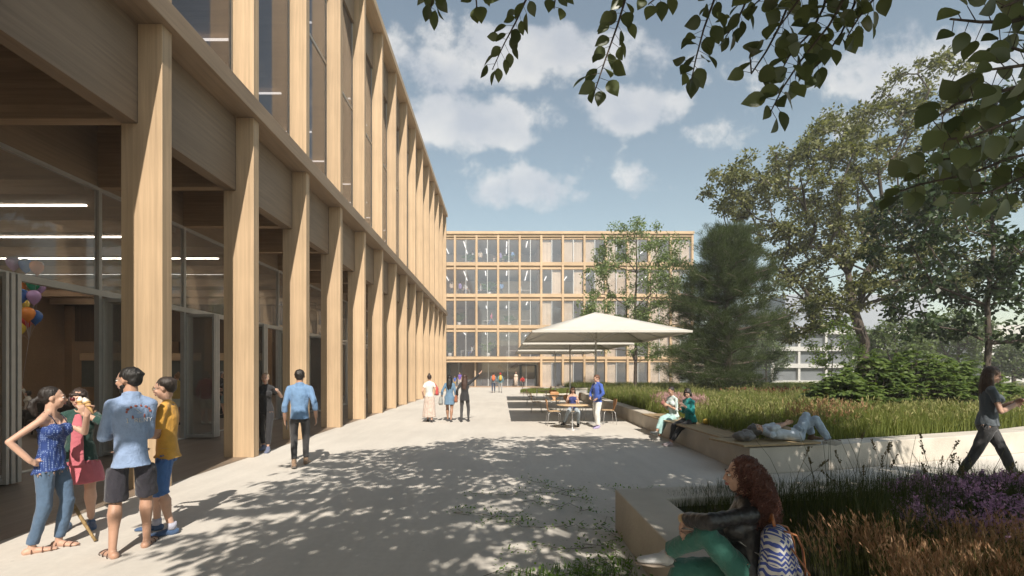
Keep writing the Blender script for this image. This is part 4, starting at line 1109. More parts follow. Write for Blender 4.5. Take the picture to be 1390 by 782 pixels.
wb = thing('white_building', 'plain white building at the far right behind the dark tree', 'building', (88, 78, 0))
wpar(MB().box(80, 112, 76, 90, 0, 9.5).build('wall', white), wb)
for i in range(6): wpar(MB().box(84 + 4.5 * i, 86.4 + 4.5 * i, 75.95, 76.2, 1.2, 3.6).build('window', gr), wb); wpar(MB().box(84 + 4.5 * i, 86.4 + 4.5 * i, 75.95, 76.2, 5.4, 7.8).build('window', gr), wb)
# ------------------------------------------------------------ people
def remeshed(name, mb, voxel, mats, parent, smooth_it=4, fac=.5, disp=0, dscale=9, seed=0, matfn=None):
    me0 = mb.mesh('tmp', mats[0] if isinstance(mats, (list, tuple)) else mats)
    o0 = bpy.data.objects.new('tmp', me0); COL.objects.link(o0)
    m = o0.modifiers.new('r', 'REMESH'); m.mode = 'VOXEL'; m.voxel_size = voxel; m.use_smooth_shade = True
    if smooth_it:
        s = o0.modifiers.new('s', 'SMOOTH'); s.factor = fac; s.iterations = smooth_it
    dg = bpy.context.evaluated_depsgraph_get(); dg.update()
    me = bpy.data.meshes.new_from_object(o0.evaluated_get(dg), depsgraph=dg)
    me.name = name
    bpy.data.objects.remove(o0); bpy.data.meshes.remove(me0)
    me.materials.clear()
    for mm in (mats if isinstance(mats, (list, tuple)) else [mats]): me.materials.append(mm)
    n = len(me.vertices)
    if disp:
        co = np.empty(n * 3, np.float32); me.vertices.foreach_get('co', co); co = co.reshape(-1, 3)
        no = np.empty(n * 3, np.float32); me.vertices.foreach_get('normal', no); no = no.reshape(-1, 3)
        off = Vector((seed * 3.1, seed * 1.7, seed))
        d = np.array([noise.noise(Vector((c[0] * dscale * 1.5 + c[2] * 2, c[1] * dscale * 1.5, c[2] * dscale * .5)) + off) + .4 * noise.noise(Vector((c[0] * dscale * 3, c[1] * dscale * 3, c[2] * dscale * 1.5)) + off) for c in co])
        co += no * (d * disp)[:, None]
        me.vertices.foreach_set('co', co.ravel())
    me.polygons.foreach_set('use_smooth', np.ones(len(me.polygons), bool))
    me.update()
    return link(name, me, parent)
_mc = {}
def cloth(name, col, rough=.85, bump=.35, var=.1, scale=14, bscale=45):
    k = (name, tuple(col))
    if k not in _mc: _mc[k] = plain(name, col, rough, 0, var, scale, bump, bscale=bscale, sheen=.2)
    return _mc[k]
def skin(col): return cloth('skin', col, .55, .04, .05)
SK = {'light': (.52, .31, .22), 'mid': (.42, .235, .155), 'tan': (.32, .17, .105), 'dark': (.14, .075, .05)}
def haircol(c): 
    k = ('hair', tuple(c))
    if k in _mc: return _mc[k]
    m, nt, p = newmat('hair'); N = nt.nodes.new; L = nt.links.new
    tc = N('ShaderNodeTexCoord'); mp = N('ShaderNodeMapping'); mp.inputs['Scale'].default_value = (60, 60, 9); L(tc.outputs['Object'], mp.inputs['Vector'])
    n = N('ShaderNodeTexNoise'); n.inputs['Scale'].default_value = 2.0; n.inputs['Detail'].default_value = 5; L(mp.outputs[0], n.inputs['Vector'])
    r = N('ShaderNodeMixRGB'); r.inputs[1].default_value = tuple(x * .45 for x in c) + (1,); r.inputs[2].default_value = tuple(min(1, x * 1.7) for x in c) + (1,)
    L(n.outputs[0], r.inputs[0]); L(r.outputs[0], p.inputs['Base Color']); p.inputs['Roughness'].default_value = .5
    b = N('ShaderNodeBump'); b.inputs['Strength'].default_value = .7; b.inputs['Distance'].default_value = .01; L(n.outputs[0], b.inputs['Height']); L(b.outputs[0], p.inputs['Normal'])
    _mc[k] = m; return m
def ik(a, t, l1, l2, pole):
    a = Vector(a); t = Vector(t); d = t - a; L_ = d.length; mx = (l1 + l2) * .998
    if L_ > mx: t = a + d * (mx / L_); d = t - a; L_ = mx
    d.normalize(); x = (l1 * l1 - l2 * l2 + L_ * L_) / (2 * L_); h = math.sqrt(max(0, l1 * l1 - x * x))
    p = Vector(pole); p = p - d * p.dot(d)
    if p.length < 1e-4: p = d.orthogonal()
    return a + d * x + p.normalized() * h, t
def person(label, loc, yaw, H=1.7, sex='m', sk='light', hair=(.03, .02, .015), hstyle='short', pel=None, lean=(0, 0), twist=0, head=(0, 0),
           hands=None, elb=None, feet=None, fyaw=(0, 0), fpitch=(0, 0), knees=None, top=None, bottom=None, shoes=None, voxel=.011, group=None,
           hand_dir=None, palm=None, curl=(.5, .5), extras=None, lie=None, seedv=0, build=1.0, roll=None, hips=1.0):
    """faces local +Y; hands/feet are (left, right) in local metres. Left is -X."""
    root = thing('person', label, 'person', loc, R(yaw), group)
    f = H / 1.75; S = f * build; fem = sex == 'f'
    P = Vector(pel if pel is not None else (0, 0, .525 * H))
    if lie: U0 = Vector(lie[0]).normalized(); F0 = Vector(lie[1]).normalized()
    else:
        U0 = Vector((lean[0], lean[1], 1)).normalized(); F0 = Vector((0, 1, 0))
    Rt = F0.cross(U0).normalized(); F0 = U0.cross(Rt).normalized()
    ct, s_ = math.cos(R(twist)), math.sin(R(twist))
    Rs = (Rt * ct + F0 * s_).normalized(); Fs = U0.cross(Rs).normalized()       # shoulders
    N_ = P + U0 * (.300 * H); C_ = P + U0 * (.19 * H)
    sw = (.083 if fem else .094) * H * build
    sh = [N_ - U0 * (.036 * H) - Rs * sw, N_ - U0 * (.036 * H) + Rs * sw]
    hw = .052 * H * (1.05 if fem else 1)
    hp_ = [P - U0 * (.005 * H) - Rt * hw, P - U0 * (.005 * H) + Rt * hw]
    UA, FA, UL, LL = .172 * H, .150 * H, .245 * H, .240 * H
    if hands is None: hands = ((-sw - .06, .06, P.z - .05), (sw + .06, .06, P.z - .05))
    if elb is None: elb = ((-.3, -1, 0), (.3, -1, 0))
    if feet is None: feet = ((-.10, 0, 0), (.10, 0, 0))
    if knees is None: knees = ((-.1, 1, 0), (.1, 1, 0))
    EL_, WR = [], []
    for i in (0, 1):
        e, w = ik(sh[i], hands[i], UA, FA, elb[i]); EL_.append(e); WR.append(w)
    KN, AN, FD, FU = [], [], [], []
    for i in (0, 1):
        a = R(fyaw[i]); fd = Vector((math.sin(a), math.cos(a), math.tan(R(fpitch[i])))).normalized()
        rt = Vector((0, 0, 1)); fu = (rt - fd * rt.dot(fd)).normalized()
        if roll and roll[i] is not None: fd = Vector(roll[i][0]).normalized(); fu = Vector(roll[i][1]); fu = (fu - fd * fu.dot(fd)).normalized()
        ft = Vector(feet[i]); ank = ft + fu * (.045 * H)
        k, an = ik(hp_[i], ank, UL, LL, knees[i]); KN.append(k); AN.append(an); FD.append(fd); FU.append(fu)
    # head frame
    hy, hpit = R(head[0]), R(head[1])
    Hf = (Fs * math.cos(hy) + Rs * math.sin(hy)).normalized(); Hr = (Rs * math.cos(hy) - Fs * math.sin(hy)).normalized()
    Hu = (U0 * .65 + Vector((0, 0, .35)) * (0 if lie else 1) + (U0 * .35 if lie else Vector((0, 0, 0)))).normalized()
    Hf = (Hf - Hu * Hf.dot(Hu)).normalized(); Hr = Hf.cross(Hu).normalized()
    Hf2 = (Hf * math.cos(hpit) - Hu * math.sin(hpit)).normalized(); Hu2 = Hr.cross(Hf2).normalized()
    hs = H / 1.75 * (1.04 if H > 1.45 else 1.2)
    NK = N_ + U0 * (.012 * H)
    HC = NK + Hu * (.068 * H) + Hf2 * .022 * hs + Hu2 * (.018 * hs)
    hm = Matrix((Hr, Hf2, Hu2)).transposed()
    def hp(x, y, z): return HC + hm @ (Vector((x, y, z)) * hs)
    ts = S
    # ---- torso profile (t along spine in H, rx, ry, forward shift)
    if fem: prof = [(-.075, .066, .052, 0), (-.03, .094 * hips, .064, -.006), (.02, .088 * hips, .060, -.004), (.09, .066, .050, .002), (.15, .071, .056, .006), (.21, .079, .060, .008), (.25, .072, .046, -.002), (.29, .036, .032, -.006)]
    else: prof = [(-.075, .066, .052, 0), (-.03, .084, .060, -.003), (.02, .081, .058, 0), (.09, .077, .055, .004), (.15, .084, .060, .004), (.21, .093, .063, .002), (.25, .083, .050, -.004), (.295, .042, .036, -.008)]
    def torso(mb, t0=-9, t1=9, inf=0, rs=1.0, cap=True, n=20, hem=0):
        pts, rr = [], []
        ks = [p for p in prof if t0 <= p[0] <= t1]
        def interp(t):
            for a, b in zip(prof, prof[1:]):
                if a[0] <= t <= b[0]:
                    q = (t - a[0]) / (b[0] - a[0]); return tuple(a[i] + (b[i] - a[i]) * q for i in range(4))
            return prof[0] if t < prof[0][0] else prof[-1]
        if t0 > -9: ks = [interp(t0)[:0] + (t0,) + interp(t0)[1:]] + [p for p in ks if p[0] > t0 + .005]
        if t1 < 9: ks = [p for p in ks if p[0] < t1 - .005] + [(t1,) + interp(t1)[1:]]
        for q, (t, rx, ry, fy) in enumerate(ks):
            blend = max(0, min(1, t / .25)); rgt = (Rt * (1 - blend) + Rs * blend).normalized()
            pts.append(P + U0 * (t * H) + F0 * (fy * H)); rr.append((rx * S * 1.62 * rs + inf, ry * S * 1.64 * rs + inf))
        if hem: rr[0] = (rr[0][0] + hem, rr[0][1] + hem)
        mb.tube(pts, rr, n, wide=tuple(Rt * .5 + Rs * .5), smooth=True)
    r_ua = (.0255 if not fem else .0215) * S * 1.75; r_el = (.0205 if not fem else .0180) * S * 1.75; r_wr = .0165 * S * 1.75
    r_th = (.048 if not fem else .050) * S * 1.75; r_kn = .031 * S * 1.75; r_ca = .032 * S * 1.75; r_an = .020 * S * 1.75
    b = MB(); skm = skin(SK[sk] if isinstance(sk, str) else sk)
    torso(b, inf=-.004)
    if fem:
        for s in (-1, 1): b.ell(C_ + Rs * (s * .045 * H) + Fs * (.045 * H) + U0 * (.005 * H), (.034 * H, .036 * H, .036 * H))
    b.cap(N_ - U0 * .03 * H, HC - Hu2 * .05 * hs - Hf2 * .012 * hs, .036 * H * (.84 if fem else 1), .031 * H * (.86 if fem else 1))
    b.cap(sh[0] + Rs * .02 * H, sh[1] - Rs * .02 * H, .026 * H, .026 * H)
    for s, p in ((-1, sh[0]), (1, sh[1])): b.cap(N_ + U0 * .012 * H, p, .022 * H, .024 * H)
    # head
    hr = Matrix((Hr, Hf2, Hu2)).transposed()
    q = .93 if fem else 1
    b.ell(hp(0, -.012, .030), (.074 * hs * q, .094 * hs * q, .082 * hs), hr, 20, 14)
    b.ell(hp(0, .030, -.030), (.058 * hs * q, .058 * hs, .072 * hs), hr, 16, 12)
    b.ell(hp(0, .046, -.078), (.032 * hs * q, .034 * hs, .026 * hs), hr)
    b.ell(hp(0, .02, -.055), (.052 * hs * q, .05 * hs, .038 * hs), hr)
    b.tube([hp(0, .082, .020), hp(0, .097, -.002), hp(0, .106, -.022), hp(0, .084, -.030)], [.008 * hs, .009 * hs, .0125 * hs, .010 * hs], 8)
    b.ell(hp(0, .078, .026), (.046 * hs, .016 * hs, .010 * hs), hr)
    b.ell(hp(0, .086, -.050), (.021 * hs, .010 * hs, .010 * hs), hr)
    for s in (-1, 1):
        b.ell(hp(s * .038, .066, -.018), (.020 * hs, .022 * hs, .020 * hs), hr)
        b.ell(hp(s * .075 * q, -.006, -.002), (.009 * hs, .019 * hs, .030 * hs), hr)
    HD = []
    for i in (0, 1):
        sgn = -1 if i == 0 else 1
        b.tube([sh[i] - Rs * 0, sh[i].lerp(EL_[i], .3), sh[i].lerp(EL_[i], .75), EL_[i]], [r_ua * 1.0, r_ua * 1.02, r_ua * .88, r_el], 12)
        b.ell(sh[i], r_ua * 1.06); b.ell(EL_[i], r_el * 1.03)
        b.tube([EL_[i], EL_[i].lerp(WR[i], .25), EL_[i].lerp(WR[i], .7), WR[i]], [r_el, r_el * 1.1, r_wr * 1.15, r_wr], 12, wide=None)
        hd = (WR[i] - EL_[i]).normalized() if not hand_dir or hand_dir[i] is None else Vector(hand_dir[i]).normalized()
        pn = Vector(palm[i]) if palm and palm[i] is not None else (Rs * (-sgn) + Fs * .2)
        pn = (pn - hd * pn.dot(hd)).normalized(); sd = hd.cross(pn).normalized()      # width direction
        # thumb points forward / up
        th = sd if (sd.dot(Fs) + .6 * sd.dot(U0)) > 0 else -sd
        hl = .102 * H
        b.tube([WR[i] - hd * .01, WR[i] + hd * hl * .12, WR[i] + hd * hl * .32, WR[i] + hd * hl * .50], [(r_wr * .95, r_wr * .75), (hl * .17, hl * .095), (hl * .22, hl * .085), (hl * .225, hl * .07)], 12, wide=tuple(sd))
        cu = curl[i]
        for j in range(4):
            o = (j - 1.5) * hl * .115; ln = hl * (.40, .45, .42, .32)[j if th.dot(sd) < 0 else 3 - j]
            if th.dot(sd) < 0: jj = j
            base = WR[i] + hd * hl * .47 + sd * o; fr_ = hl * .052
            pts = [base]; dcur = hd.copy()
            for k, frac in enumerate((.42, .33, .25)):
                ang = cu * (.55, 1.0, .8)[k]
                dcur = (dcur * math.cos(ang) + pn * math.sin(ang)).normalized()
                pnn = pn
                pts.append(pts[-1] + dcur * ln * frac)
                pn2 = (pn - dcur * pn.dot(dcur))
            b.tube(pts, [fr_ * 1.05, fr_, fr_ * .92, fr_ * .75], 7); b.ell(pts[-1], fr_ * .78, nu=8, nv=6)
        tb = WR[i] + hd * hl * .14 + th * hl * .14
        tp = [tb, tb + (hd * .6 + th * .75 + pn * .25 * cu).normalized() * hl * .22, tb + (hd * .6 + th * .75 + pn * .25 * cu).normalized() * hl * .22 + (hd * .9 + th * .15 + pn * .6 * cu).normalized() * hl * .20]
        b.tube(tp, [hl * .075, hl * .062, hl * .045], 8); b.ell(tp[-1], hl * .046, nu=8, nv=6)
        HD.append((WR[i] + hd * hl * .5 + pn * .03 * f, hd, pn, th))
        # leg
        b.tube([hp_[i] + U0 * .02 * H, hp_[i].lerp(KN[i], .25), hp_[i].lerp(KN[i], .7), KN[i]], [r_th * 1.0, r_th * 1.0, r_kn * 1.22, r_kn], 14)
        b.ell(KN[i], r_kn * 1.02)
        cb = (KN[i] - AN[i]); bk = -knees_dir(hp_[i], KN[i], AN[i])
        b.tube([KN[i], KN[i].lerp(AN[i], .28) + bk * .010 * H, KN[i].lerp(AN[i], .62), AN[i]], [r_kn, r_ca * 1.15, r_ca * .78, r_an], 12)
        # foot
        fl = .145 * H; fd, fu = FD[i], FU[i]; hl_ = AN[i] - fu * .028 * H
        b.cap(hl_ - fd * fl * .16 - fu * .004 * H, hl_ + fd * fl * .62 - fu * .0075 * H, .022 * H, .0125 * H, flat=1.0)
        b.tube([hl_ - fd * fl * .2 - fu * .004 * H, hl_ + fd * fl * .15 - fu * .002 * H, hl_ + fd * fl * .5 - fu * .006 * H, hl_ + fd * fl * .76 - fu * .009 * H], [(.018 * H, .017 * H), (.02 * H, .02 * H), (.026 * H, .012 * H), (.02 * H, .007 * H)], 12, wide=tuple(fd.cross(fu)))
        b.cap(AN[i], hl_, r_an, .021 * H)
    body = remeshed('body', b, voxel, [skm], root, 3, .5)
    # ---- face details
    if voxel < .016 and 'noface' not in (extras or {}):
        for s in (-1, 1):
            e = MB(); e.ell(hp(s * .031 * q, .079, .008), (.0125 * hs, .010 * hs, .0075 * hs), hr, 10, 8, 0); e.ell(hp(s * .031 * q, .0865, .008), (.0062 * hs, .004 * hs, .0062 * hs), hr, 8, 6, 1)
            e.build('eye', [cloth('eye_white', (.6, .58, .55), .3, 0), cloth('iris', (.03, .018, .012), .2, 0)], root)
        e = MB()
        for s in (-1, 1): e.tube([hp(s * .012, .090, .026), hp(s * .03, .090, .033), hp(s * .048, .076, .027)], [.003 * hs, .004 * hs, .0025 * hs], 5)
        e.build('eyebrows', haircol(hair), root)
        e = MB(); e.tube([hp(-.024, .082, -.052), hp(-.008, .096, -.049), hp(.008, .096, -.049), hp(.024, .082, -.052)], [.002 * hs, .0052 * hs, .0052 * hs, .002 * hs], 6)
        e.tube([hp(-.02, .084, -.056), hp(0, .096, -.059), hp(.02, .084, -.056)], [.002 * hs, .0058 * hs, .002 * hs], 6)
        e.build('lips', cloth('lips', (.38, .13, .11), .5, 0), root)
    # ---- clothes
    def sleeve(mb, i, L0, L1, inf0, inf1):
        """along upper arm (0..1) and forearm (1..2)"""
        def pt(t): return sh[i].lerp(EL_[i], t) if t <= 1 else EL_[i].lerp(WR[i], t - 1)
        def rd(t): return r_ua * 1.03 + (r_el - r_ua * 1.03) * t if t <= 1 else r_el * 1.08 + (r_wr * 1.05 - r_el * 1.08) * (t - 1)
        n = 7; ts_ = [L0 + (L1 - L0) * k / n for k in range(n + 1)]
        mb.tube([pt(t) for t in ts_], [rd(t) + inf0 + (inf1 - inf0) * k / n for k, t in enumerate(ts_)], 14)
        if L0 <= 0: mb.ell(sh[i], r_ua * 1.06 + inf0)
        if L1 > 1.05: mb.ell(EL_[i], r_el * 1.05 + (inf0 + inf1) / 2)
    def legcloth(mb, i, L0, L1, inf0, inf1):
        def pt(t): return hp_[i].lerp(KN[i], t) if t <= 1 else KN[i].lerp(AN[i], t - 1)
        def rd(t):
            return r_th + (r_kn * 1.05 - r_th) * t if t <= 1 else (r_ca * 1.08 + (r_an * 1.15 - r_ca * 1.08) * (t - 1))
        n = 9; ts_ = [L0 + (L1 - L0) * k / n for k in range(n + 1)]
        mb.tube([pt(t) for t in ts_], [rd(t) + inf0 + (inf1 - inf0) * k / n for k, t in enumerate(ts_)], 16)
        if L1 > 1.05: mb.ell(KN[i], r_kn * 1.08 + (inf0 + inf1) / 2)
        mb.ell(hp_[i], r_th * 1.02 + inf0)
    def make_top(t):
        m = MB(); inf = t.get('inf', .012); low = t.get('low', -.02)
        torso(m, low, t.get('high', .283), inf, hem=t.get('hem', .012))
        if fem:
            for s in (-1, 1): m.ell(C_ + Rs * (s * .045 * H) + Fs * (.043 * H) + U0 * (.005 * H), (.036 * H + inf, .038 * H + inf * .7, .038 * H + inf * .6))
        if t.get('high', .283) > .27:
            m.cap(sh[0] + Rs * .02 * H, sh[1] - Rs * .02 * H, .027 * H + inf * .7, .027 * H + inf * .7)
            for s, p in ((-1, sh[0]), (1, sh[1])): m.cap(N_ + U0 * .002 * H, p, .022 * H + inf * .5, .026 * H + inf * .5)
        sl = t.get('sleeve', .45)
        sl = sl if isinstance(sl, (tuple, list)) else (sl, sl)
        for i in (0, 1):
            if sl[i] > 0: sleeve(m, i, 0, sl[i], inf * .5 + .003, t.get('cuff', inf * .7))
        if t.get('collar'):
            m.tube([N_ - U0 * .035 * H - Fs * .006, N_ - U0 * .005 * H - Fs * .006, N_ + U0 * .026 * H + Fs * .002], [(.055 * H, .045 * H), (.043 * H, .041 * H), (.041 * H, .040 * H)], 16, wide=tuple(Rs))
        if t.get('skirt'):   # dress: continues down
            k = t['skirt']; pts, rr = [], []
            dn = Vector((0, 0, -1)) if not lie else -U0
            w0 = (.098 * hips * S * 1.72 + inf, .068 * S * 1.72 + inf)
            nn = 6
            for a in range(nn + 1):
                q_ = a / nn; pts.append(P + U0 * .01 * H * (1 - q_) + dn * (k * H * q_)); rr.append((w0[0] * (1 + t.get('flare', .25) * q_), w0[1] * (1 + (t.get('flare', .25) + .25) * q_)))
            m.tube(pts, rr, 22, wide=tuple(Rt))
        o = remeshed(t.get('name', 'shirt'), m, max(voxel, .009), [t['mat']], root, 3, .5, t.get('disp', .011), t.get('ds', 9), seedv + 1); return o
    def make_bottom(t):
        m = MB(); inf = t.get('inf', .008); kind = t.get('kind', 'trousers')
        torso(m, -.075, t.get('waist', .035), inf)
        if kind == 'skirt':
            k = t['len']; pts, rr = [], []; nn = 8
            w0 = (.098 * S * 1.72 + inf, .068 * S * 1.72 + inf)
            for a in range(nn + 1):
                q_ = a / nn; pts.append(P + U0 * .02 * H - Vector((0, 0, 1)) * (k * H * q_)); fl = t.get('flare', .5); rr.append((w0[0] * (1 + fl * q_), w0[1] * (1 + (fl + .3) * q_)))
            m.tube(pts, rr, 24, wide=tuple(Rt))
        else:
            L1 = t.get('len', 1.93)
            for i in (0, 1): legcloth(m, i, 0, L1, inf, t.get('cuff', inf))
        return remeshed(t.get('name', kind), m, max(voxel, .009), [t['mat']], root, 3, .5, t.get('disp', .009), t.get('ds', 11), seedv + 5)
    layers = [body]
    if bottom: layers.append(make_bottom(bottom))
    tops = top if isinstance(top, list) else ([top] if top else [])
    for t in tops: layers.append(make_top(t))
    for a in range(len(layers) - 1, 0, -1):
        for b_ in range(a): push_inside(layers[b_].data, layers[a].data, .004 if voxel < .012 else .009)

    if shoes:
        for i in (0, 1):
            m = MB(); fd, fu = FD[i], FU[i]; fl = .145 * H; hl_ = AN[i] - fu * .028 * H; sd = tuple(fd.cross(fu))
            g = .006
            if shoes.get('kind') == 'sandal':
                m.tube([hl_ - fd * fl * .24 - fu * .021 * H, hl_ + fd * fl * .2 - fu * .021 * H, hl_ + fd * fl * .55 - fu * .021 * H, hl_ + fd * fl * .84 - fu * .021 * H], [(.017 * H, .007), (.021 * H, .007), (.028 * H, .007), (.016 * H, .007)], 12, wide=sd)
                for tt, rx, rz in ((.0, .024, .026), (.32, .027, .020), (.58, .029, .015)):
                    c = hl_ + fd * fl * tt - fu * .008 * H; ring = [c + Vector(sd) * math.cos(a) * rx * H + fu * max(-.012 * H, math.sin(a) * rz * H) for a in [k * math.pi / 7 for k in range(-1, 9)]]
                    m.tube(ring, .0045, 6)
                m.build('sandal', shoes['mat'], root, 0, True)
                continue
            m.tube([hl_ - fd * fl * .25 - fu * .003 * H, hl_ - fd * fl * .15 + fu * .0 * H, hl_ + fd * fl * .15 + fu * .002 * H, hl_ + fd * fl * .5 - fu * .004 * H, hl_ + fd * fl * .78 - fu * .008 * H, hl_ + fd * fl * .88 - fu * .011 * H],
                   [(.013 * H, .015 * H), (.019 * H + g, .022 * H), (.020 * H + g, .023 * H), (.026 * H + g, .015 * H), (.021 * H + g, .011 * H), (.010 * H, .007 * H)], 14, wide=sd)
            m.cap(hl_ + fu * shoes.get('high', .012) * H, hl_ - fu * .005 * H, r_an + .010, .021 * H + g)
            so_ = remeshed('shoe', m, max(.007, voxel * .8), [shoes['mat']], root, 2, .5)
            push_inside(body.data, so_.data, .004)
            m = MB()
            if voxel < .02:
                m.tube([hl_ - fd * fl * .27 - fu * .024 * H, hl_ + fd * fl * .15 - fu * .024 * H, hl_ + fd * fl * .5 - fu * .024 * H, hl_ + fd * fl * .91 - fu * .022 * H], [(.014 * H, .008), (.021 * H + g, .0085), (.028 * H + g, .0085), (.014 * H, .007)], 14, wide=sd)
                m.build('sole', shoes.get('sole', cloth('white_sole', (.6, .58, .54), .7, 0)), root, 0, True)
    # ---- hair
    hmt = haircol(hair); m = MB(); r = random.Random(seedv + 77)
    def capx(k=1.0):
        m.ell(hp(0, -.026, .040), (.083 * hs * q * k, .094 * hs * q * k, .086 * hs * k), hr, 20, 14)
    if hstyle == 'short':
        capx(.985); m.ell(hp(0, -.055, .0), (.070 * hs * q, .052 * hs, .060 * hs), hr)
        for _ in range(26):
            a = r.uniform(0, 6.28); t = r.uniform(0, 1.35); d = Vector((math.sin(t) * math.cos(a), math.sin(t) * math.sin(a) - .25, math.cos(t)))
            m.ell(hp(d.x * .070 * q, d.y * .080 - .018, .036 + d.z * .072), .015 * hs)
        if 'beard' in (extras or {}): m.ell(hp(0, .034, -.078), (.050 * hs, .050 * hs, .036 * hs), hr); m.ell(hp(0, .02, -.05), (.062 * hs, .05 * hs, .036 * hs), hr)
    elif hstyle == 'bob':
        capx(1.03); m.ell(hp(0, -.04, -.02), (.092 * hs * q, .075 * hs, .075 * hs), hr)
        for s in (-1, 1): m.ell(hp(s * .074, .004, -.03), (.024 * hs, .045 * hs, .062 * hs), hr)
        for k in range(7): m.ell(hp((k - 3) * .020, .070 - abs(k - 3) * .005, .052), (.014 * hs, .014 * hs, .024 * hs), hr)
    elif hstyle in ('long', 'verylong', 'curly'):
        capx(1.02); m.ell(hp(0, -.04, -.01), (.084 * hs * q, .07 * hs, .08 * hs), hr)
        L_ = {'long': .30, 'verylong': .44, 'curly': .27}[hstyle] * f
        dn = Vector((0, 0, -1))
        for k in range(15 if hstyle != 'curly' else 34):
            a = math.pi * (.02 + .96 * k / 14) if hstyle != 'curly' else r.uniform(.06, .94) * math.pi
            b0 = hp(math.cos(a) * .078 * q, (-.02 if hstyle != 'curly' else -.040) - math.sin(a) * (.068 if hstyle != 'curly' else .06), .01 + (r.uniform(-.03, .05) if hstyle == 'curly' else 0)); out = (hm @ Vector((math.cos(a) * .5, -math.sin(a), 0)))
            LL_ = L_ * r.uniform(.8, 1.1); ww = .021 * f if hstyle != 'curly' else .023 * f
            pts = [b0]; 
            for s in range(1, 6):
                t = s / 5; spread = (.045 if hstyle != 'curly' else .075) * f
                pts.append(b0 + dn * (LL_ * t) + out * (spread * math.sin(min(1, t * 1.3) * 1.5)) + Vector((r.uniform(-1, 1), r.uniform(-1, 1), 0)) * (.006 if hstyle != 'curly' else .016))
            m.tube(pts, [ww, ww * 1.15, ww * 1.1, ww, ww * .8, ww * .35], 8)
    elif hstyle == 'bun':
        capx(.99); m.ell(hp(0, -.05, -.01), (.066 * hs * q, .055 * hs, .05 * hs), hr); m.ell(hp(0, -.055, .135), (.036 * hs, .036 * hs, .034 * hs), hr)
    elif hstyle == 'pony':
        capx(.99); m.ell(hp(0, -.05, -.01), (.068 * hs * q, .055 * hs, .05 * hs), hr)
        b0 = hp(0, -.11, -.005); m.ell(b0, .026 * hs)
        m.tube([b0, b0 + hm @ Vector((0, -.035, -.03)), b0 + hm @ Vector((0, -.04, -.085)), b0 + hm @ Vector((0, -.02, -.14)), b0 + hm @ Vector((0, -.005, -.17))], [.018 * hs, .034 * hs, .038 * hs, .026 * hs, .008 * hs], 10)
    hair_o = remeshed('hair', m, max(.008, voxel * .9), [hmt], root, 2, .5, .006, 38, seedv)
    if hstyle == 'curly':
        cmb = MB(); vv = hair_o.data.vertices; nv = len(vv)
        for k in range(1500):
            vt = vv[r.randrange(nv)]; c0 = Vector(vt.co); nn = Vector(vt.normal)
            if nn.z < -.5 or (hm.inverted() @ (c0 - HC)).y > .035 * hs: continue
            side = nn.cross(Vector((0, 0, 1))); side = side.normalized() if side.length > .01 else Vector((1, 0, 0))
            L_ = r.uniform(.05, .12) * f; n = 14; ph = r.uniform(0, 6.28); rc = r.uniform(.004, .010); w = r.uniform(1.2, 1.9)
            dn_ = (Vector((0, 0, -1)) + nn * .25 + side * r.uniform(-.25, .25)).normalized(); b2_ = dn_.cross(side).normalized()
            pts = [c0 + nn * .004 + dn_ * (L_ * j / n) + side * (rc * math.cos(ph + w * j)) + b2_ * (rc * math.sin(ph + w * j)) for j in range(n)]
            cmb.tube(pts, .0021, 3, cap=False)
        cmb.build('curls', haircol(tuple(c * 1.35 for c in hair)), root)
    info = dict(root=root, HD=HD, WR=WR, EL=EL_, KN=KN, AN=AN, HC=HC, hp=hp, hm=hm, N=N_, P=P, U=U0, F=Fs, Rs=Rs, sh=sh, C=C_, f=f, hs=hs, hr=hr)
    info['world'] = lambda p: Matrix.Translation(Vector(loc)) @ Matrix.Rotation(R(yaw), 4, 'Z') @ Vector(p)
    return info
def push_inside(inner, outer, gap, reach=.05):
    from mathutils.bvhtree import BVHTree
    bv = BVHTree.FromPolygons([v.co for v in outer.vertices], [tuple(p.vertices) for p in outer.polygons])
    n = len(inner.vertices); co = np.empty(n * 3, np.float32); inner.vertices.foreach_get('co', co); co = co.reshape(-1, 3)
    no = np.empty(n * 3, np.float32); inner.vertices.foreach_get('normal', no); no = no.reshape(-1, 3)
    oc = np.empty(len(outer.vertices) * 3, np.float32); outer.vertices.foreach_get('co', oc); oc = oc.reshape(-1, 3)
    lo, hi = oc.min(0) - .03, oc.max(0) + .03
    idx = np.nonzero(np.all((co > lo) & (co < hi), axis=1))[0]
    for i in idx:
        c = Vector(co[i]); p, nn, fi, d = bv.find_nearest(c, reach)
        if p is None: continue
        sd = (c - p).dot(nn)                      # >0 outside
        if sd > -gap and nn.dot(Vector(no[i])) > .3: co[i] = p - nn * gap
    inner.vertices.foreach_set('co', co.ravel()); inner.update()
def knees_dir(a, k, b):
    d = (b - a).normalized(); m = k - a; m = m - d * m.dot(d)
    return m.normalized() if m.length > 1e-5 else Vector((0, 1, 0))
def held(name, label, cat, info, mb, mats, group=None, smooth=None, bevel=0):
    """a mesh in the person's local coordinates, placed in the world as its own thing"""
    r = info['root']; o = mb.build(name, mats, None, bevel, smooth); o.location = r.location; o.rotation_euler = r.rotation_euler
    return tag(o, label, cat, group)
CL = cloth
denim = CL('mid_denim', (.10, .15, .24)); black_c = CL('black_cloth', (.020, .019, .021)); white_c = CL('white_cloth', (.62, .60, .56)); charcoal = CL('charcoal_cloth', (.045, .043, .045))
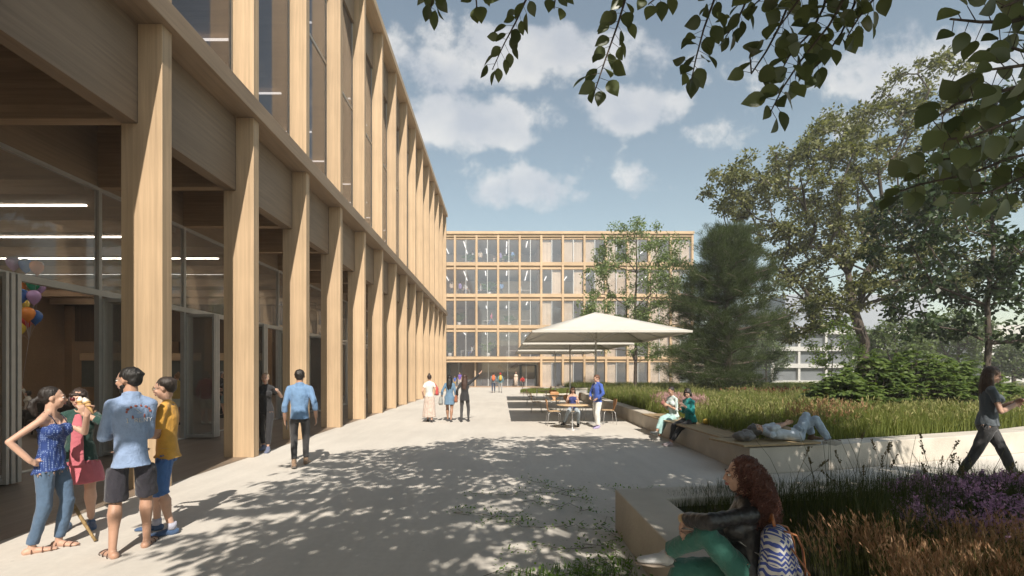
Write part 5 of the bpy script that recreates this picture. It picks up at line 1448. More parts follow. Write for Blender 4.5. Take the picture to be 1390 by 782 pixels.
# polka dot fabric
def dots(name, base, dot, scale):
    m, nt, p = newmat(name); N = nt.nodes.new; L = nt.links.new
    tc = N('ShaderNodeTexCoord'); v = N('ShaderNodeTexVoronoi'); v.inputs['Scale'].default_value = scale; v.inputs['Randomness'].default_value = .15; L(tc.outputs['Object'], v.inputs['Vector'])
    c = N('ShaderNodeMath'); c.operation = 'LESS_THAN'; c.inputs[1].default_value = .30; L(v.outputs['Distance'], c.inputs[0])
    r = N('ShaderNodeMixRGB'); r.inputs[1].default_value = base + (1,); r.inputs[2].default_value = dot + (1,); L(c.outputs[0], r.inputs[0]); L(r.outputs[0], p.inputs['Base Color']); p.inputs['Roughness'].default_value = .8
    return m
def pattern(name, a, b):
    """woven zigzag and diamond bands"""
    m, nt, p = newmat(name); N = nt.nodes.new; L = nt.links.new
    tc = N('ShaderNodeTexCoord'); s = N('ShaderNodeSeparateXYZ'); L(tc.outputs['Object'], s.inputs[0])
    def Mh(op, x, y=None):
        n = N('ShaderNodeMath'); n.operation = op
        for i, q in enumerate((x, y)):
            if q is None: continue
            if isinstance(q, (int, float)): n.inputs[i].default_value = q
            else: L(q, n.inputs[i])
        return n.outputs[0]
    u = Mh('ADD', s.outputs[1], s.outputs[0]); zig = Mh('PINGPONG', u, .02)
    w = Mh('ADD', s.outputs[2], zig); band = Mh('GREATER_THAN', Mh('FRACT', Mh('MULTIPLY', w, 26)), .52)
    row = Mh('GREATER_THAN', Mh('FRACT', Mh('MULTIPLY', s.outputs[2], 7.5)), .55)
    band2 = Mh('GREATER_THAN', Mh('FRACT', Mh('MULTIPLY', Mh('SUBTRACT', w, Mh('MULTIPLY', zig, 2.0)), 38)), .55)
    mx = N('ShaderNodeMixRGB'); L(row, mx.inputs[0]); L(band, mx.inputs[1]); L(band2, mx.inputs[2])
    r = N('ShaderNodeMixRGB'); L(mx.outputs[0], r.inputs[0]); r.inputs[1].default_value = a + (1,); r.inputs[2].default_value = b + (1,); L(r.outputs[0], p.inputs['Base Color']); p.inputs['Roughness'].default_value = .9
    return m
def cone(info, hand, tip_to_head=True, label='', lean=None):
    h, hd, pn, th = info['HD'][hand]; m = MB()
    up = Vector(lean or (0, 0, 1)).normalized(); a = h - up * .07; b = h + up * .06
    n = 12
    m.tube([a, b], [.004, .027], n, 0, True)
    m.tube([b - up * .012, b + up * .004], [.029, .030], n, 0, True)
    m.ell(b + up * .015, (.027, .027, .026), None, 12, 8, 1); m.ell(b + up * .038, (.018, .018, .018), None, 10, 6, 1)
    return held('ice_cream_cone', label, 'ice cream', info, m, [plain('wafer', (.50, .30, .12), .7, 0, .15, 60), plain('ice_cream', (.70, .66, .56), .5)])
G4 = 'friends chatting with ice creams'
# --- woman in blue dotted top
A = person('woman in blue dotted strappy top and jeans eating ice cream, hand on hip', (-4.37, 4.44, 0), -76, 1.60, 'f', 'light', (.018, .013, .011), 'pony', lean=(0, -.02), head=(-26, 2),
    hands=((.02, .30, 1.30), (.20, -.04, .89)), elb=((-.5, -.1, -1), (.6, -.8, -.5)), feet=((-.07, .02, 0), (.09, -.10, 0)), fyaw=(8, -25), knees=((0, 1, 0), (.2, 1, 0)),
    top=dict(mat=dots('blue_dotted_fabric', (.018, .045, .18), (.22, .30, .5), 62), name='strappy_top', high=.222, low=-.05, inf=.014, sleeve=0, hem=.03, disp=.012, ds=14), bottom=dict(mat=CL('blue_jeans', (.075, .125, .20)), inf=.003, len=1.95, cuff=.010, waist=.05, name='jeans'),
    shoes=dict(kind='sandal', mat=CL('brown_sandal', (.14, .06, .035), .5)), voxel=.0085, curl=(1.0, 1.1), hand_dir=((.1, .35, .9), (-.6, .6, -.5)), palm=((.6, .3, -.2), (-.2, -.8, 0)), seedv=1, hips=1.05, build=.93)
s = MB()
for sg in (-1, 1):
    c = A['N'] - A['U'] * .115 + A['Rs'] * sg * .075; s.tube([c + A['F'] * .10, c + A['F'] * .055 + A['U'] * .085, A['N'] + A['Rs'] * sg * .08 + A['U'] * .012, c - A['F'] * .07 + A['U'] * .06, c - A['F'] * .085], .004, 6)
s.build('shoulder_strap', CL('navy_strap', (.01, .012, .04)), A['root'])
cone(A, 0, label='ice cream cone the woman in the dotted top holds to her mouth', lean=(-.1, -.55, 1))
# --- woman in sunglasses
B = person('woman in sunglasses, dark green cardigan and pink dress eating ice cream', (-4.66, 5.05, 0), -146, 1.56, 'f', 'light', (.03, .018, .013), 'bob', head=(6, 6),
    hands=((-.06, .19, 1.265), (.19, .19, .96)), elb=((-1, .2, -.6), (.8, -.6, -.4)), feet=((-.10, .02, 0), (.10, 0, 0)), fyaw=(-10, 10),
    top=[dict(mat=CL('pink_dress_cloth', (.50, .13, .16), .85, .4), name='dress', low=-.03, inf=.008, sleeve=0, skirt=.20, flare=.42, high=.25, disp=.012),
         dict(mat=CL('dark_green_wool', (.018, .055, .045), .95, .6), name='cardigan', low=-.055, inf=.017, sleeve=1.55, hem=.03, disp=.012)],
    shoes=dict(mat=CL('blue_canvas_shoe', (.06, .11, .20))), voxel=.0085, curl=(1.1, 1.3), hand_dir=((.2, .1, 1), (-.2, .5, .3)), palm=((.3, -.6, 0), (-.8, 0, -.2)), seedv=2)
s = MB()   # open front of the cardigan shows the dress
front = [B['N'] + B['F'] * .062 - B['U'] * .03, B['C'] + B['F'] * .135 * B['f'] + B['U'] * .02, B['P'] + B['F'] * .125 + B['U'] * .10, B['P'] + B['F'] * .145, B['P'] + B['F'] * .155 - Vector((0, 0, .11))]
s.tube(front, [(.030, .012), (.052, .022), (.056, .022), (.062, .022), (.070, .02)], 14, wide=tuple(B['Rs']))
remeshed('dress_front', s, .009, [CL('pink_dress_cloth', (.50, .13, .16), .85, .4)], B['root'], 3)
hp = B['hp']; s = MB()
for sg in (-1, 1): s.ell(hp(sg * .032, .092, .010), (.025 * B['hs'], .006, .021 * B['hs']), B['hr'], 14, 8)
s.tube([hp(-.07, .02, .014), hp(-.058, .075, .016), hp(-.02, .097, .016), hp(.02, .097, .016), hp(.058, .075, .016), hp(.07, .02, .014)], .003, 6)
s.build('sunglasses', plain('dark_red_lenses', (.10, .012, .015), .15), B['root'])
cone(B, 0, label='ice cream cone held up by the woman in sunglasses', lean=(.05, -.25, 1))
m = MB(); r = random.Random(5)
wh = B['world'](B['HD'][1][0]); top_ = wh + Vector((0, 0, .06)); foot = Vector((-4.10, 4.62, .012)); pts = [top_]
for k in range(1, 13): t = k / 12; pts.append(top_.lerp(foot, t ** 1.0 if t < .7 else t) + Vector((math.sin(t * 9) * .018, 0, 0)) * (1 - t) + Vector((-.10 * math.sin(t * math.pi), 0, 0)))
m.tube(pts, [.014 + r.uniform(-.002, .003) for _ in pts], 8); tag(m.build('walking_stick', plain('gnarled_wood', (.26, .17, .07), .8, 0, .35, 25, .4)), 'crooked wooden walking stick held by the woman in sunglasses', 'stick')
# --- man in blue shirt, back to us
Cc = person('man with beard in light blue shirt and dark shorts seen from behind', (-3.53, 4.36, 0), 34, 1.79, 'm', 'mid', (.012, .010, .009), 'short', lean=(0, .03), head=(-50, 5),
    hands=((-.14, .29, 1.13), (.0, .31, 1.14)), elb=((-.35, -.7, -1), (.35, -.7, -1)), feet=((-.13, -.06, 0), (.11, .12, 0)), fyaw=(-25, 15), twist=6,
    top=dict(mat=CL('light_blue_chambray', (.22, .30, .46), .8, .5), name='shirt', low=-.062, inf=.014, sleeve=1.55, collar=True, hem=.036, disp=.010, cuff=.020), bottom=dict(mat=CL('dark_shorts_cloth', (.024, .022, .032)), kind='shorts', len=.98, inf=.006, cuff=.040, disp=.010),
    shoes=dict(kind='sandal', mat=CL('brown_leather_sandal', (.06, .028, .02), .5)), voxel=.0085, curl=(.9, .9), extras={'beard': 1}, seedv=3, build=.89)
# print on the back of the shirt: red crest and white letters
def back_print():
    import bpy
    cr = CL('rust_print', (.25, .07, .05)); wh_ = CL('white_print', (.62, .60, .60)); root = Cc['root']
    dg = bpy.context.evaluated_depsgraph_get()
    sh_ = [o for o in root.children if o.name.startswith('shirt')][0]
    def on(x, z):
        """point on the back of the shirt at local x, z"""
        res = sh_.ray_cast(Vector((x, -1.0, z)), Vector((0, 1, 0))) if False else None
        return None
    from mathutils.bvhtree import BVHTree
    me = sh_.data; bv = BVHTree.FromPolygons([v.co for v in me.vertices], [p.vertices for p in me.polygons])
    def P(x, z):
        hit = bv.ray_cast(Vector((x, -1, z)), Vector((0, 1, 0)))[0]
        return hit + Vector((0, -.003, 0)) if hit else None
    def strokes(name, segs, w, mat):
        m = MB()
        for a, b in segs:
            n = 5; pp = [P(a[0] + (b[0] - a[0]) * i / n, a[1] + (b[1] - a[1]) * i / n) for i in range(n + 1)]
            if None in pp: continue
            m.tube(pp, (w), 5, flat=.4, wide=None)
        m.build(name, mat, root)
    def letter(ch, x, z, h, w):
        L_ = {'I': [((.5, 0), (.5, 1)), ((.2, 0), (.8, 0)), ((.2, 1), (.8, 1))], 'F': [((0, 0), (0, 1)), ((0, 1), (1, 1)), ((0, .5), (.7, .5))], 'R': [((0, 0), (0, 1)), ((0, 1), (.9, .9)), ((.9, .9), (.9, .6)), ((.9, .6), (0, .5)), ((.4, .5), (1, 0))],
              'E': [((0, 0), (0, 1)), ((0, 1), (1, 1)), ((0, .5), (.8, .5)), ((0, 0), (1, 0))], 'N': [((0, 0), (0, 1)), ((0, 1), (1, 0)), ((1, 0), (1, 1))], 'Y': [((.5, 0), (.5, .5)), ((.5, .5), (0, 1)), ((.5, .5), (1, 1))], 'T': [((.5, 0), (.5, 1)), ((0, 1), (1, 1))]}[ch]
        return [((x + a[0] * w, z + a[1] * h), (x + b[0] * w, z + b[1] * h)) for a, b in L_]
    z0 = 1.245; seg = []
    for i, ch in enumerate('I RENY'):
        if ch != ' ': seg += letter(ch, -.03 + i * .033, z0, .036, .023)
    strokes('printed_lettering', seg, .0058, wh_)
    arc = [(.06 + .085 * math.cos(a), 1.345 + .055 * math.sin(a)) for a in [math.pi * (1 - k / 7) for k in range(8)]]
    m = MB()
    for k, (x, z) in enumerate(arc):
        p = P(x, z)
        if p: m.ell(p, (.013 if k % 2 else .009, .004, .012), None, 8, 6)
    for (x, z) in ((.02, 1.30), (.105, 1.31), (.104, 1.295), (.022, 1.29)):
        p = P(x, z)
        if p: m.ell(p, (.007, .004, .012), None, 8, 6)
    m.build('rust_print', cr, root)
    strokes('white_print', [((.04, 1.372), (.07, 1.345)), ((.07, 1.345), (.075, 1.335)), ((.055, 1.332), (.085, 1.332))], .005, wh_)
back_print()
m = MB(); h = Cc['HD'][0][0]; m.tube([h + Vector((.01, .02, -.03)), h + Vector((.01, .02, .05))], [.026, .032], 12); held('paper_cup', 'small white paper cup in the hands of the man in the light blue shirt', 'cup', Cc, m, white_c)
# --- man in yellow tee
D_ = person('man with glasses in yellow t-shirt and blue shorts listening to his friends', (-3.60, 4.93, 0), 112, 1.69, 'm', 'light', (.035, .025, .02), 'short', head=(4, 10),
    hands=((-.08, .31, 1.07), (.10, .30, 1.10)), elb=((-.3, -1, -.8), (.3, -1, -.8)), feet=((-.12, -.07, 0), (.10, .12, 0)), fyaw=(-12, 12),
    top=dict(mat=CL('mustard_jersey', (.62, .32, .05), .85, .4), name='t_shirt', low=-.05, inf=.014, sleeve=.72, hem=.034, cuff=.016, disp=.010), bottom=dict(mat=CL('blue_shorts_cloth', (.055, .14, .35)), kind='shorts', len=1.12, inf=.006, cuff=.028, disp=.010),
    shoes=dict(mat=CL('navy_suede_shoe', (.05, .095, .19)), sole=CL('navy_sole', (.03, .05, .1))), voxel=.0085, curl=(.8, .8), seedv=4, build=.92)
hp = D_['hp']; s = MB()
for sg in (-1, 1):
    c = [hp(sg * .032 + .022 * math.cos(a), .094, .008 + .015 * math.sin(a)) for a in [k * math.pi / 5 for k in range(11)]]; s.tube(c, .0022, 5)
s.tube([hp(-.07, .0, .014), hp(-.056, .088, .012)], .002, 5); s.tube([hp(.07, .0, .014), hp(.056, .088, .012)], .002, 5); s.tube([hp(-.012, .096, .012), hp(.012, .096, .012)], .002, 5)
s.build('glasses', M['black'], D_['root'])
for an in D_['AN']:
    s = MB(); s.tube([an + Vector((0, 0, -.02)), an + Vector((0, 0, .05))], .043, 12); s.build('sock', CL('pale_sock', (.4, .4, .48)), D_['root'])
# --- woman in black at the columns
E = person('blonde woman in black t-shirt, trousers and sneakers walking out between the columns', (-5.13, 9.95, .004), 180 + 10, 1.72, 'f', 'light', (.30, .22, .14), 'short', head=(-8, 4),
    hands=((-.28, .05, 1.28), (.22, .06, .88)), elb=((-1, -.5, -1), (.4, -1, 0)), feet=((-.10, .16, 0), (.09, -.16, 0)), fyaw=(-6, 6),
    top=dict(mat=black_c, name='t_shirt', low=-.03, inf=.016, sleeve=.6, hem=.01), bottom=dict(mat=black_c, inf=.012, len=1.8, cuff=.008),
    shoes=dict(mat=CL('blue_grey_sneaker', (.12, .14, .22)), high=.03), voxel=.011, curl=(.4, .5), seedv=5)
# --- man walking away
F_ = person('man in denim shirt, black trousers and tan boots walking away with a phone', (-3.66, 8.3, 0), 18, 1.79, 'm', 'mid', (.02, .016, .014), 'short', lean=(0, .03),
    hands=((-.25, .05, .86), (.28, -.03, .88)), elb=((-.5, -1, 0), (.5, -1, 0)), feet=((-.07, -.18, .03), (.09, .20, 0)), fyaw=(-8, 10), fpitch=(-22, 0),
    top=dict(mat=CL('washed_denim_shirt', (.15, .26, .43), .8, .5), name='shirt', low=-.035, inf=.018, sleeve=1.45, collar=True, hem=.02, cuff=.014, disp=.010), bottom=dict(mat=charcoal, inf=.003, len=1.86, cuff=.003),
    shoes=dict(mat=CL('tan_suede_boot', (.26, .17, .11)), high=.045, sole=CL('grey_sole', (.2, .18, .17))), voxel=.0095, curl=(.9, .5), seedv=6)
m = MB(); h = F_['HD'][0][0]; m.obox(h + Vector((.0, 0, -.02)), (.014, .075, .15), Matrix.Rotation(R(20), 3, 'X')); held('phone', 'black phone in the left hand of the man in the denim shirt', 'phone', F_, m, M['black'])
# --- three women
def bag(info, c, w, h, d, mat, label, strap_to, name='handbag', sr=.008):
    m = MB(); c = Vector(c)
    b_ = MB(); b_.tube([c + Vector((0, 0, -h / 2)), c + Vector((0, 0, -h * .3)), c + Vector((0, 0, h * .25)), c + Vector((0, 0, h / 2))], [(w * .36, d * .40), (w * .52, d * .55), (w * .46, d * .42), (w * .40, d * .15)], 16, wide=(0, 1, .01))
    root = thing(name, label, 'handbag', info['world'](c - Vector((0, 0, h / 2))), info['root'].rotation_euler[2])
    off = -(c - Vector((0, 0, h / 2)))
    b_.v = [tuple(Vector(p) + off) for p in b_.v]
    remeshed('bag_body', b_, .012, [mat], root, 2, .5, .008, 12)
    s = MB(); t = Vector(strap_to)
    for dy in (-.4, .4):
        s.tube([c + Vector((0, dy * w, h * .42)) + off, (c + Vector((0, dy * w * .6, h * .5))).lerp(t, .6) + off, t + off], sr, 6)
    s.build('strap', mat, root)
    return root
g3 = None
W1 = person('woman with hair bun, white top and long beige skirt, red bag on shoulder', (-2.46, 15.7, 0), 2, 1.66, 'f', 'light', (.035, .022, .018), 'bun',
    hands=((-.20, .04, .88), (.21, .06, .98)), feet=((-.07, .14, 0), (.09, -.12, 0)), fpitch=(0, 0),
    top=dict(mat=white_c, name='blouse', low=-.005, inf=.018, sleeve=.55, hem=.004), bottom=dict(kind='skirt', mat=CL('beige_pleated_cloth', (.50, .40, .34), .8, .5), len=.44, flare=.38, disp=.02, ds=14), shoes=dict(mat=black_c, high=.01), voxel=.014, seedv=7)
bag(W1, (.27, -.06, 1.07), .30, .30, .12, CL('red_leather', (.52, .07, .06), .5), 'red leather shoulder bag of the woman in the long beige skirt', tuple(W1['sh'][1] + Vector((.03, 0, .045))))
W2 = person('woman with long black hair in short blue denim dress', (-1.78, 15.8, 0), -3, 1.63, 'f', 'tan', (.012, .010, .010), 'verylong',
    hands=((-.27, .04, .84), (.24, .04, .80)), feet=((-.08, .12, 0), (.07, -.13, 0)),
    top=dict(mat=CL('denim_dress_cloth', (.11, .19, .28)), name='dress', low=-.03, inf=.020, sleeve=1.5, skirt=.16, flare=.06, collar=True), shoes=dict(mat=charcoal, high=.01), voxel=.014, seedv=8)
bag(W2, (-.30, 0, .74), .30, .32, .14, CL('grey_canvas', (.30, .30, .28), .8), 'grey canvas bag carried by the woman in the denim dress', tuple(W2['WR'][0] + Vector((0, .02, -.03))))
W3 = person('woman with long brown hair in black coat pointing up with raised arm', (-1.25, 15.75, 0), -4, 1.66, 'f', 'light', (.05, .025, .018), 'verylong',
    hands=((-.26, .03, .90), (.62, .20, 1.78)), elb=((-.3, -1, 0), (.6, -.5, -1)), feet=((-.11, -.06, 0), (.12, .06, 0)), head=(8, -6),
    top=dict(mat=black_c, name='coat', low=-.075, inf=.022, sleeve=1.9, hem=.05), bottom=dict(mat=charcoal, inf=.002, cuff=0), shoes=dict(mat=black_c, high=.03), voxel=.014, seedv=9, curl=(.5, .3))
bag(W3, (-.30, 0, .80), .24, .26, .12, CL('brown_leather', (.30, .10, .045), .5), 'brown leather handbag on the arm of the woman in the black coat', tuple(W3['WR'][0] + Vector((0, .02, .0))))
# --- two with backpacks further off
def pack(info, mat, label):
    root = thing('backpack', label, 'backpack', info['world']((0, -.2, 1.05)), info['root'].rotation_euler[2]); m = MB()
    m.ell((0, -.01, .17), (.15, .10, .24), None, 14, 10); m.ell((0, -.08, .10), (.11, .06, .12), None, 12, 8); remeshed('bag_body', m, .02, [mat], root, 2)
    s = MB()
    for sg in (-1, 1): s.tube([(sg * .09, .06, .02), (sg * .11, .22, .14), (sg * .10, .26, .33), (sg * .08, .14, .43), (sg * .07, .02, .38)], .014, 6)
    s.build('strap', mat, root)
W4 = person('person in grey jacket and jeans walking away with an orange backpack', (-.62, 38.0, 0), 0, 1.70, 'm', 'mid', (.03, .02, .015), 'short', feet=((-.10, -.15, 0), (.10, .18, 0)),
    top=dict(mat=CL('grey_cloth', (.16, .18, .20)), name='jacket', low=-.04, inf=.02, sleeve=1.8), bottom=dict(mat=CL('navy_jeans', (.035, .05, .09))), shoes=dict(mat=charcoal), voxel=.02, seedv=10)
pack(W4, CL('orange_nylon', (.60, .12, .03), .6), 'orange backpack on the back of the person in the grey jacket')
W5 = person('person with red hood and grey trousers walking away with a yellow and blue pack', (-.05, 38.3, 0), 4, 1.68, 'm', 'mid', (.45, .03, .03), 'short', feet=((-.10, .15, 0), (.10, -.15, 0)),
    top=dict(mat=CL('teal_cloth', (.10, .22, .26)), name='jacket', low=-.04, inf=.02, sleeve=1.8), bottom=dict(mat=CL('pale_grey_cloth', (.30, .29, .28))), shoes=dict(mat=charcoal), voxel=.02, seedv=11)
pack(W5, CL('yellow_nylon', (.45, .30, .04), .6), 'yellow backpack on the person with the red hood')
# --- near the entrance
person('child in blue shirt standing at the entrance of the office block', (-5.2, 51.5, .03), 170, 1.25, 'm', 'mid', (.02, .02, .02), 'short', top=dict(mat=CL('blue_cloth', (.05, .10, .35)), low=-.04, sleeve=.6), bottom=dict(mat=CL('ochre_cloth', (.4, .28, .1)), kind='shorts', len=1.0), shoes=dict(mat=white_c), voxel=.022, seedv=12)
person('adult in violet shirt standing beside the child at the entrance', (-4.65, 51.6, .03), 185, 1.68, 'm', 'mid', (.02, .02, .02), 'short', top=dict(mat=CL('violet_cloth', (.14, .08, .35)), low=-.04, sleeve=.6), bottom=dict(mat=CL('pale_trousers', (.45, .38, .34))), shoes=dict(mat=white_c), voxel=.022, seedv=13)
person('person in cream clothes standing in the entrance door', (1.75, 53.2, .03), 180, 1.72, 'f', 'light', (.25, .05, .03), 'short', top=dict(mat=CL('cream_cloth', (.62, .52, .42)), low=-.04, sleeve=1.7), bottom=dict(mat=CL('cream_cloth', (.62, .52, .42))), shoes=dict(mat=black_c), voxel=.022, seedv=14)
person('person in red jacket crouching forward near the entrance door', (2.5, 52.2, .03), 170, 1.6, 'm', 'mid', (.02, .02, .02), 'short', pel=(0, 0, .62), lean=(0, .7), hands=((-.18, .5, .62), (.18, .5, .62)), top=dict(mat=CL('red_cloth', (.45, .03, .03)), low=-.04, sleeve=1.7), bottom=dict(mat=black_c), shoes=dict(mat=black_c), voxel=.022, seedv=15)
# --- man at the cafe table
Tm = person('man in cobalt blue jacket and white trousers standing at the round cafe table', (2.98, 14.1, 0), 118, 1.66, 'm', 'light', (.13, .06, .035), 'short', head=(10, 26),
    hands=((-.16, .16, .90), (.17, .14, .92)), elb=((-1, -.5, 0), (1, -.5, 0)), feet=((-.14, .10, 0), (.10, -.12, 0)), fyaw=(-10, 15),
    top=dict(mat=CL('cobalt_cloth', (.045, .10, .40), .8, .5), name='jacket', low=-.05, inf=.024, sleeve=1.85, collar=True, hem=.02), bottom=dict(mat=white_c, inf=.02, cuff=.03), shoes=dict(mat=CL('lilac_shoe', (.35, .30, .48))), voxel=.012, seedv=16, curl=(.7, .7))
s = MB(); s.tube([Tm['N'] + Tm['F'] * .055 - Tm['U'] * .07, Tm['N'] + Tm['U'] * .025 + Tm['F'] * .035], [(.022, .02), (.045, .035)], 12, wide=tuple(Tm['Rs'])); s.build('shirt_collar', white_c, Tm['root'])
# --- seated woman
Tw = person('woman in navy top and pale jeans sitting at the round cafe table with crossed legs', (2.32, 14.75, 0), 172, 1.60, 'f', 'light', (.05, .028, .02), 'long', pel=(0, -.05, .51), lean=(0, -.10), head=(-10, 4),
    hands=((-.14, .24, .77), (.18, .20, .80)), elb=((-.35, -.6, -1), (.35, -.8, -1)), feet=((-.16, .30, 0), (.30, .40, .04)), knees=((-.1, .4, 1), (-.3, .5, 1)), fyaw=(0, 25), fpitch=(0, 12),
    top=dict(mat=CL('navy_cloth', (.03, .04, .16)), name='top', high=.25, inf=.012, sleeve=0), bottom=dict(mat=CL('pale_jeans', (.36, .42, .47))), shoes=dict(mat=black_c, high=.05), voxel=.012, seedv=17)
# --- two on the bench
B1 = person('woman in white patterned top and mint jeans sitting on the bench holding something', (4.44, 11.75, .51), 112, 1.62, 'f', 'mid', (.03, .022, .02), 'short', pel=(0, 0, .09), lean=(0, .10), head=(-8, 22),
    hands=((-.05, .22, .36), (.10, .20, .34)), elb=((-.5, -.5, -1), (.5, -.5, -1)), feet=((-.04, .50, -.50), (-.06, .62, -.36)), knees=((-.1, 1, .8), (-.2, 1, .8)), fyaw=(0, -8), fpitch=(0, 18),
    top=dict(mat=dots('white_teal_print', (.55, .60, .58), (.10, .30, .28), 26), name='blouse', low=-.02, inf=.014, sleeve=1.2), bottom=dict(mat=CL('mint_denim', (.33, .50, .48)), inf=.006, len=1.8), shoes=dict(mat=white_c), voxel=.0115, curl=(.8, .8), seedv=18)
B2_ = person('woman with short dark hair in teal sweater and black trousers on the bench', (4.46, 10.75, .51), 106, 1.62, 'f', 'light', (.02, .015, .013), 'bob', pel=(0, 0, .09), lean=(0, .12), head=(-34, 20),
    hands=((-.12, .26, .42), (.10, .22, .34)), elb=((-.5, -.4, -1), (.5, -.5, -1)), feet=((-.04, .56, -.50), (.12, .46, -.50)), knees=((-.1, 1, .8), (0, 1, .8)), fyaw=(0, 8),
    top=dict(mat=CL('teal_knit', (.015, .23, .22), .9, .7), name='sweater', low=-.03, inf=.022, sleeve=1.75, hem=.01), bottom=dict(mat=charcoal, inf=.008, len=1.85), shoes=dict(mat=CL('pale_pink_sneaker', (.50, .42, .42))), voxel=.0115, curl=(.8, .8), seedv=19)
m = MB(); m.ell((0, 0, .05), (.06, .045, .055)); m.tube([(0, 0, .08), (0, .0, .14)], [.03, .02], 8); o = m.build('fruit_pot', CL('red_and_green_print', (.30, .12, .10)), None); o.location = B1['world'](B1['HD'][0][0] + Vector((.03, .03, -.02))); tag(o, 'small coloured pot held between the two women on the bench', 'pot')
m = MB(); m.ell((0, 0, .07), (.09, .06, .07)); o = m.build('small_bag', CL('yellow_cloth', (.5, .33, .05)), None); o.location = (4.72, 10.5, .51); tag(o, 'small yellow bag behind the woman in the teal sweater', 'bag')
# --- man lying on the bench
Lm = person('grey haired man in light blue shirt and faded jeans lying on the bench', (4.95, 8.05, .51), 0, 1.74, 'm', 'light', (.10, .095, .09), 'bob', pel=(.22, 0, .11), lie=((-1, .06, .10), (0, -.25, 1)),
    head=(18, 12), hands=((.02, -.06, .30), (.06, .05, .29)), elb=((-.2, -1, .0), (.1, 1, .4)), feet=((.66, -.20, 0.0), (.62, .14, .0)), knees=((1, -.5, .18), (.25, .1, 1)), fyaw=(95, 90),
    roll=(((.5, -.85, .1), (1, .3, .2)), None),
    top=[dict(mat=CL('pale_blue_shirt', (.50, .56, .63), .8, .5), name='shirt', low=-.04, inf=.018, sleeve=1.5, collar=True, disp=.010)], bottom=dict(mat=CL('faded_denim', (.36, .45, .56), .8, .5), inf=.014, len=1.9, cuff=.014, disp=.013),
    shoes=dict(mat=CL('brown_boot', (.12, .07, .04)), high=.03), voxel=.010, curl=(.6, .6), seedv=20)
s = MB(); s.obox((0, 0, 0), (.20, .26, .03), None)
v_ = MB(); v_.tube([Lm['P'] + Lm['U'] * .10 + Vector((0, 0, .085)), Lm['P'] + Lm['U'] * .26 + Vector((0, 0, .10))], [(.10, .045), (.11, .05)], 16, wide=(0, 1, 0)); remeshed('waistcoat', v_, .012, [CL('khaki_cloth', (.24, .19, .13))], Lm['root'], 2)
m = MB(); m.ell((0, 0, .08), (.20, .16, .085)); m.ell((.08, .04, .13), (.10, .10, .07)); m.ell((-.1, -.03, .1), (.10, .09, .07)); rr_ = thing('rolled_jacket', 'crumpled grey jacket used as a pillow by the lying man', 'jacket', (4.27, 8.02, .51)); remeshed('cloth', m, .014, [CL('grey_fleece', (.17, .16, .155), .95, .8)], rr_, 2, .5, .02, 10, 3)
# --- woman walking with phone
Wp = person('woman in grey t-shirt and black trousers walking and reading her phone', (7.30, 6.85, 0), -122, 1.83, 'f', 'light', (.055, .032, .022), 'verylong', head=(0, 24), lean=(0, .02),
    hands=((-.03, .28, 1.27), (.04, .27, 1.24)), elb=((-.6, -.3, -1), (.6, -.3, -1)), feet=((-.06, .34, 0), (.08, -.38, .03)), fpitch=(8, -25), knees=((0, 1, 0), (0, 1, 0)),
    top=dict(mat=CL('slate_jersey', (.085, .10, .115), .85, .4), name='t_shirt', low=-.02, inf=.014, sleeve=.55, hem=.008, disp=.012), bottom=dict(mat=charcoal, inf=.006, len=1.92), shoes=dict(mat=black_c), voxel=.009, curl=(.8, .8), seedv=21)
m = MB(); h = (Wp['HD'][0][0] + Wp['HD'][1][0]) / 2; m.obox(h + Vector((0, .03, .03)), (.075, .15, .010), Matrix.Rotation(R(35), 3, 'X')); held('phone', 'phone in both hands of the walking woman in the grey t-shirt', 'phone', Wp, m, CL('rose_phone_case', (.35, .15, .14), .4), bevel=.003)
hp = Wp['hp']; s = MB()
for sg in (-1, 1): s.tube([hp(sg * .032 + .022 * math.cos(a), .094, .008 + .018 * math.sin(a)) for a in [k * math.pi / 5 for k in range(11)]], .002, 5)
s.tube([hp(.07, .0, .014), hp(.056, .088, .012)], .002, 5); s.tube([hp(-.07, .0, .014), hp(-.056, .088, .012)], .002, 5); s.build('glasses', M['black'], Wp['root'])
# --- young woman on the low wall
Gx, Gy = 1.41, 2.72
Gg = person('young woman with curly auburn hair, black leather jacket and green trousers on the low wall', (Gx, Gy, .45), 70, 1.53, 'f', 'light', (.085, .032, .022), 'curly', pel=(-.02, -.06, .065), lean=(0, .04), head=(-4, 2),
    hands=((-.12, .30, .40), (.12, .20, .22)), elb=((-1.0, 0, .15), (.8, -.8, 0)), feet=((.03, .41, .06), (.12, .42, -.40)), knees=((-.45, .6, 1.2), (.1, 1, .5)), fyaw=(20, 0), fpitch=(0, 0), roll=(((-.55, .8, .15), (.1, -.1, .95)), None), 
    top=dict(mat=plain('black_leather', (.022, .021, .022), .38, 0, .2, 20, .4, bscale=35), name='leather_jacket', low=-.01, inf=.024, sleeve=1.9, collar=True, hem=.02, disp=.010, ds=13), bottom=dict(mat=CL('green_trousers_cloth', (.035, .15, .115), .8, .5), inf=.007, len=1.86, cuff=.016, disp=.010),
    shoes=dict(mat=CL('white_canvas_shoe', (.55, .53, .52)), sole=CL('worn_sole', (.30, .24, .19))), voxel=.0075, hand_dir=((0.0, .35, -1), None), palm=((0, -1, 0), None), curl=(.5, .6), seedv=22)
s = MB(); a = Gg['WR'][0]; d = (a - Gg['EL'][0]).normalized(); s.tube([a - d * .01, a + d * .02], .030, 16); s.build('bracelet', CL('gold_bracelet', (.5, .36, .2), .35), Gg['root'])
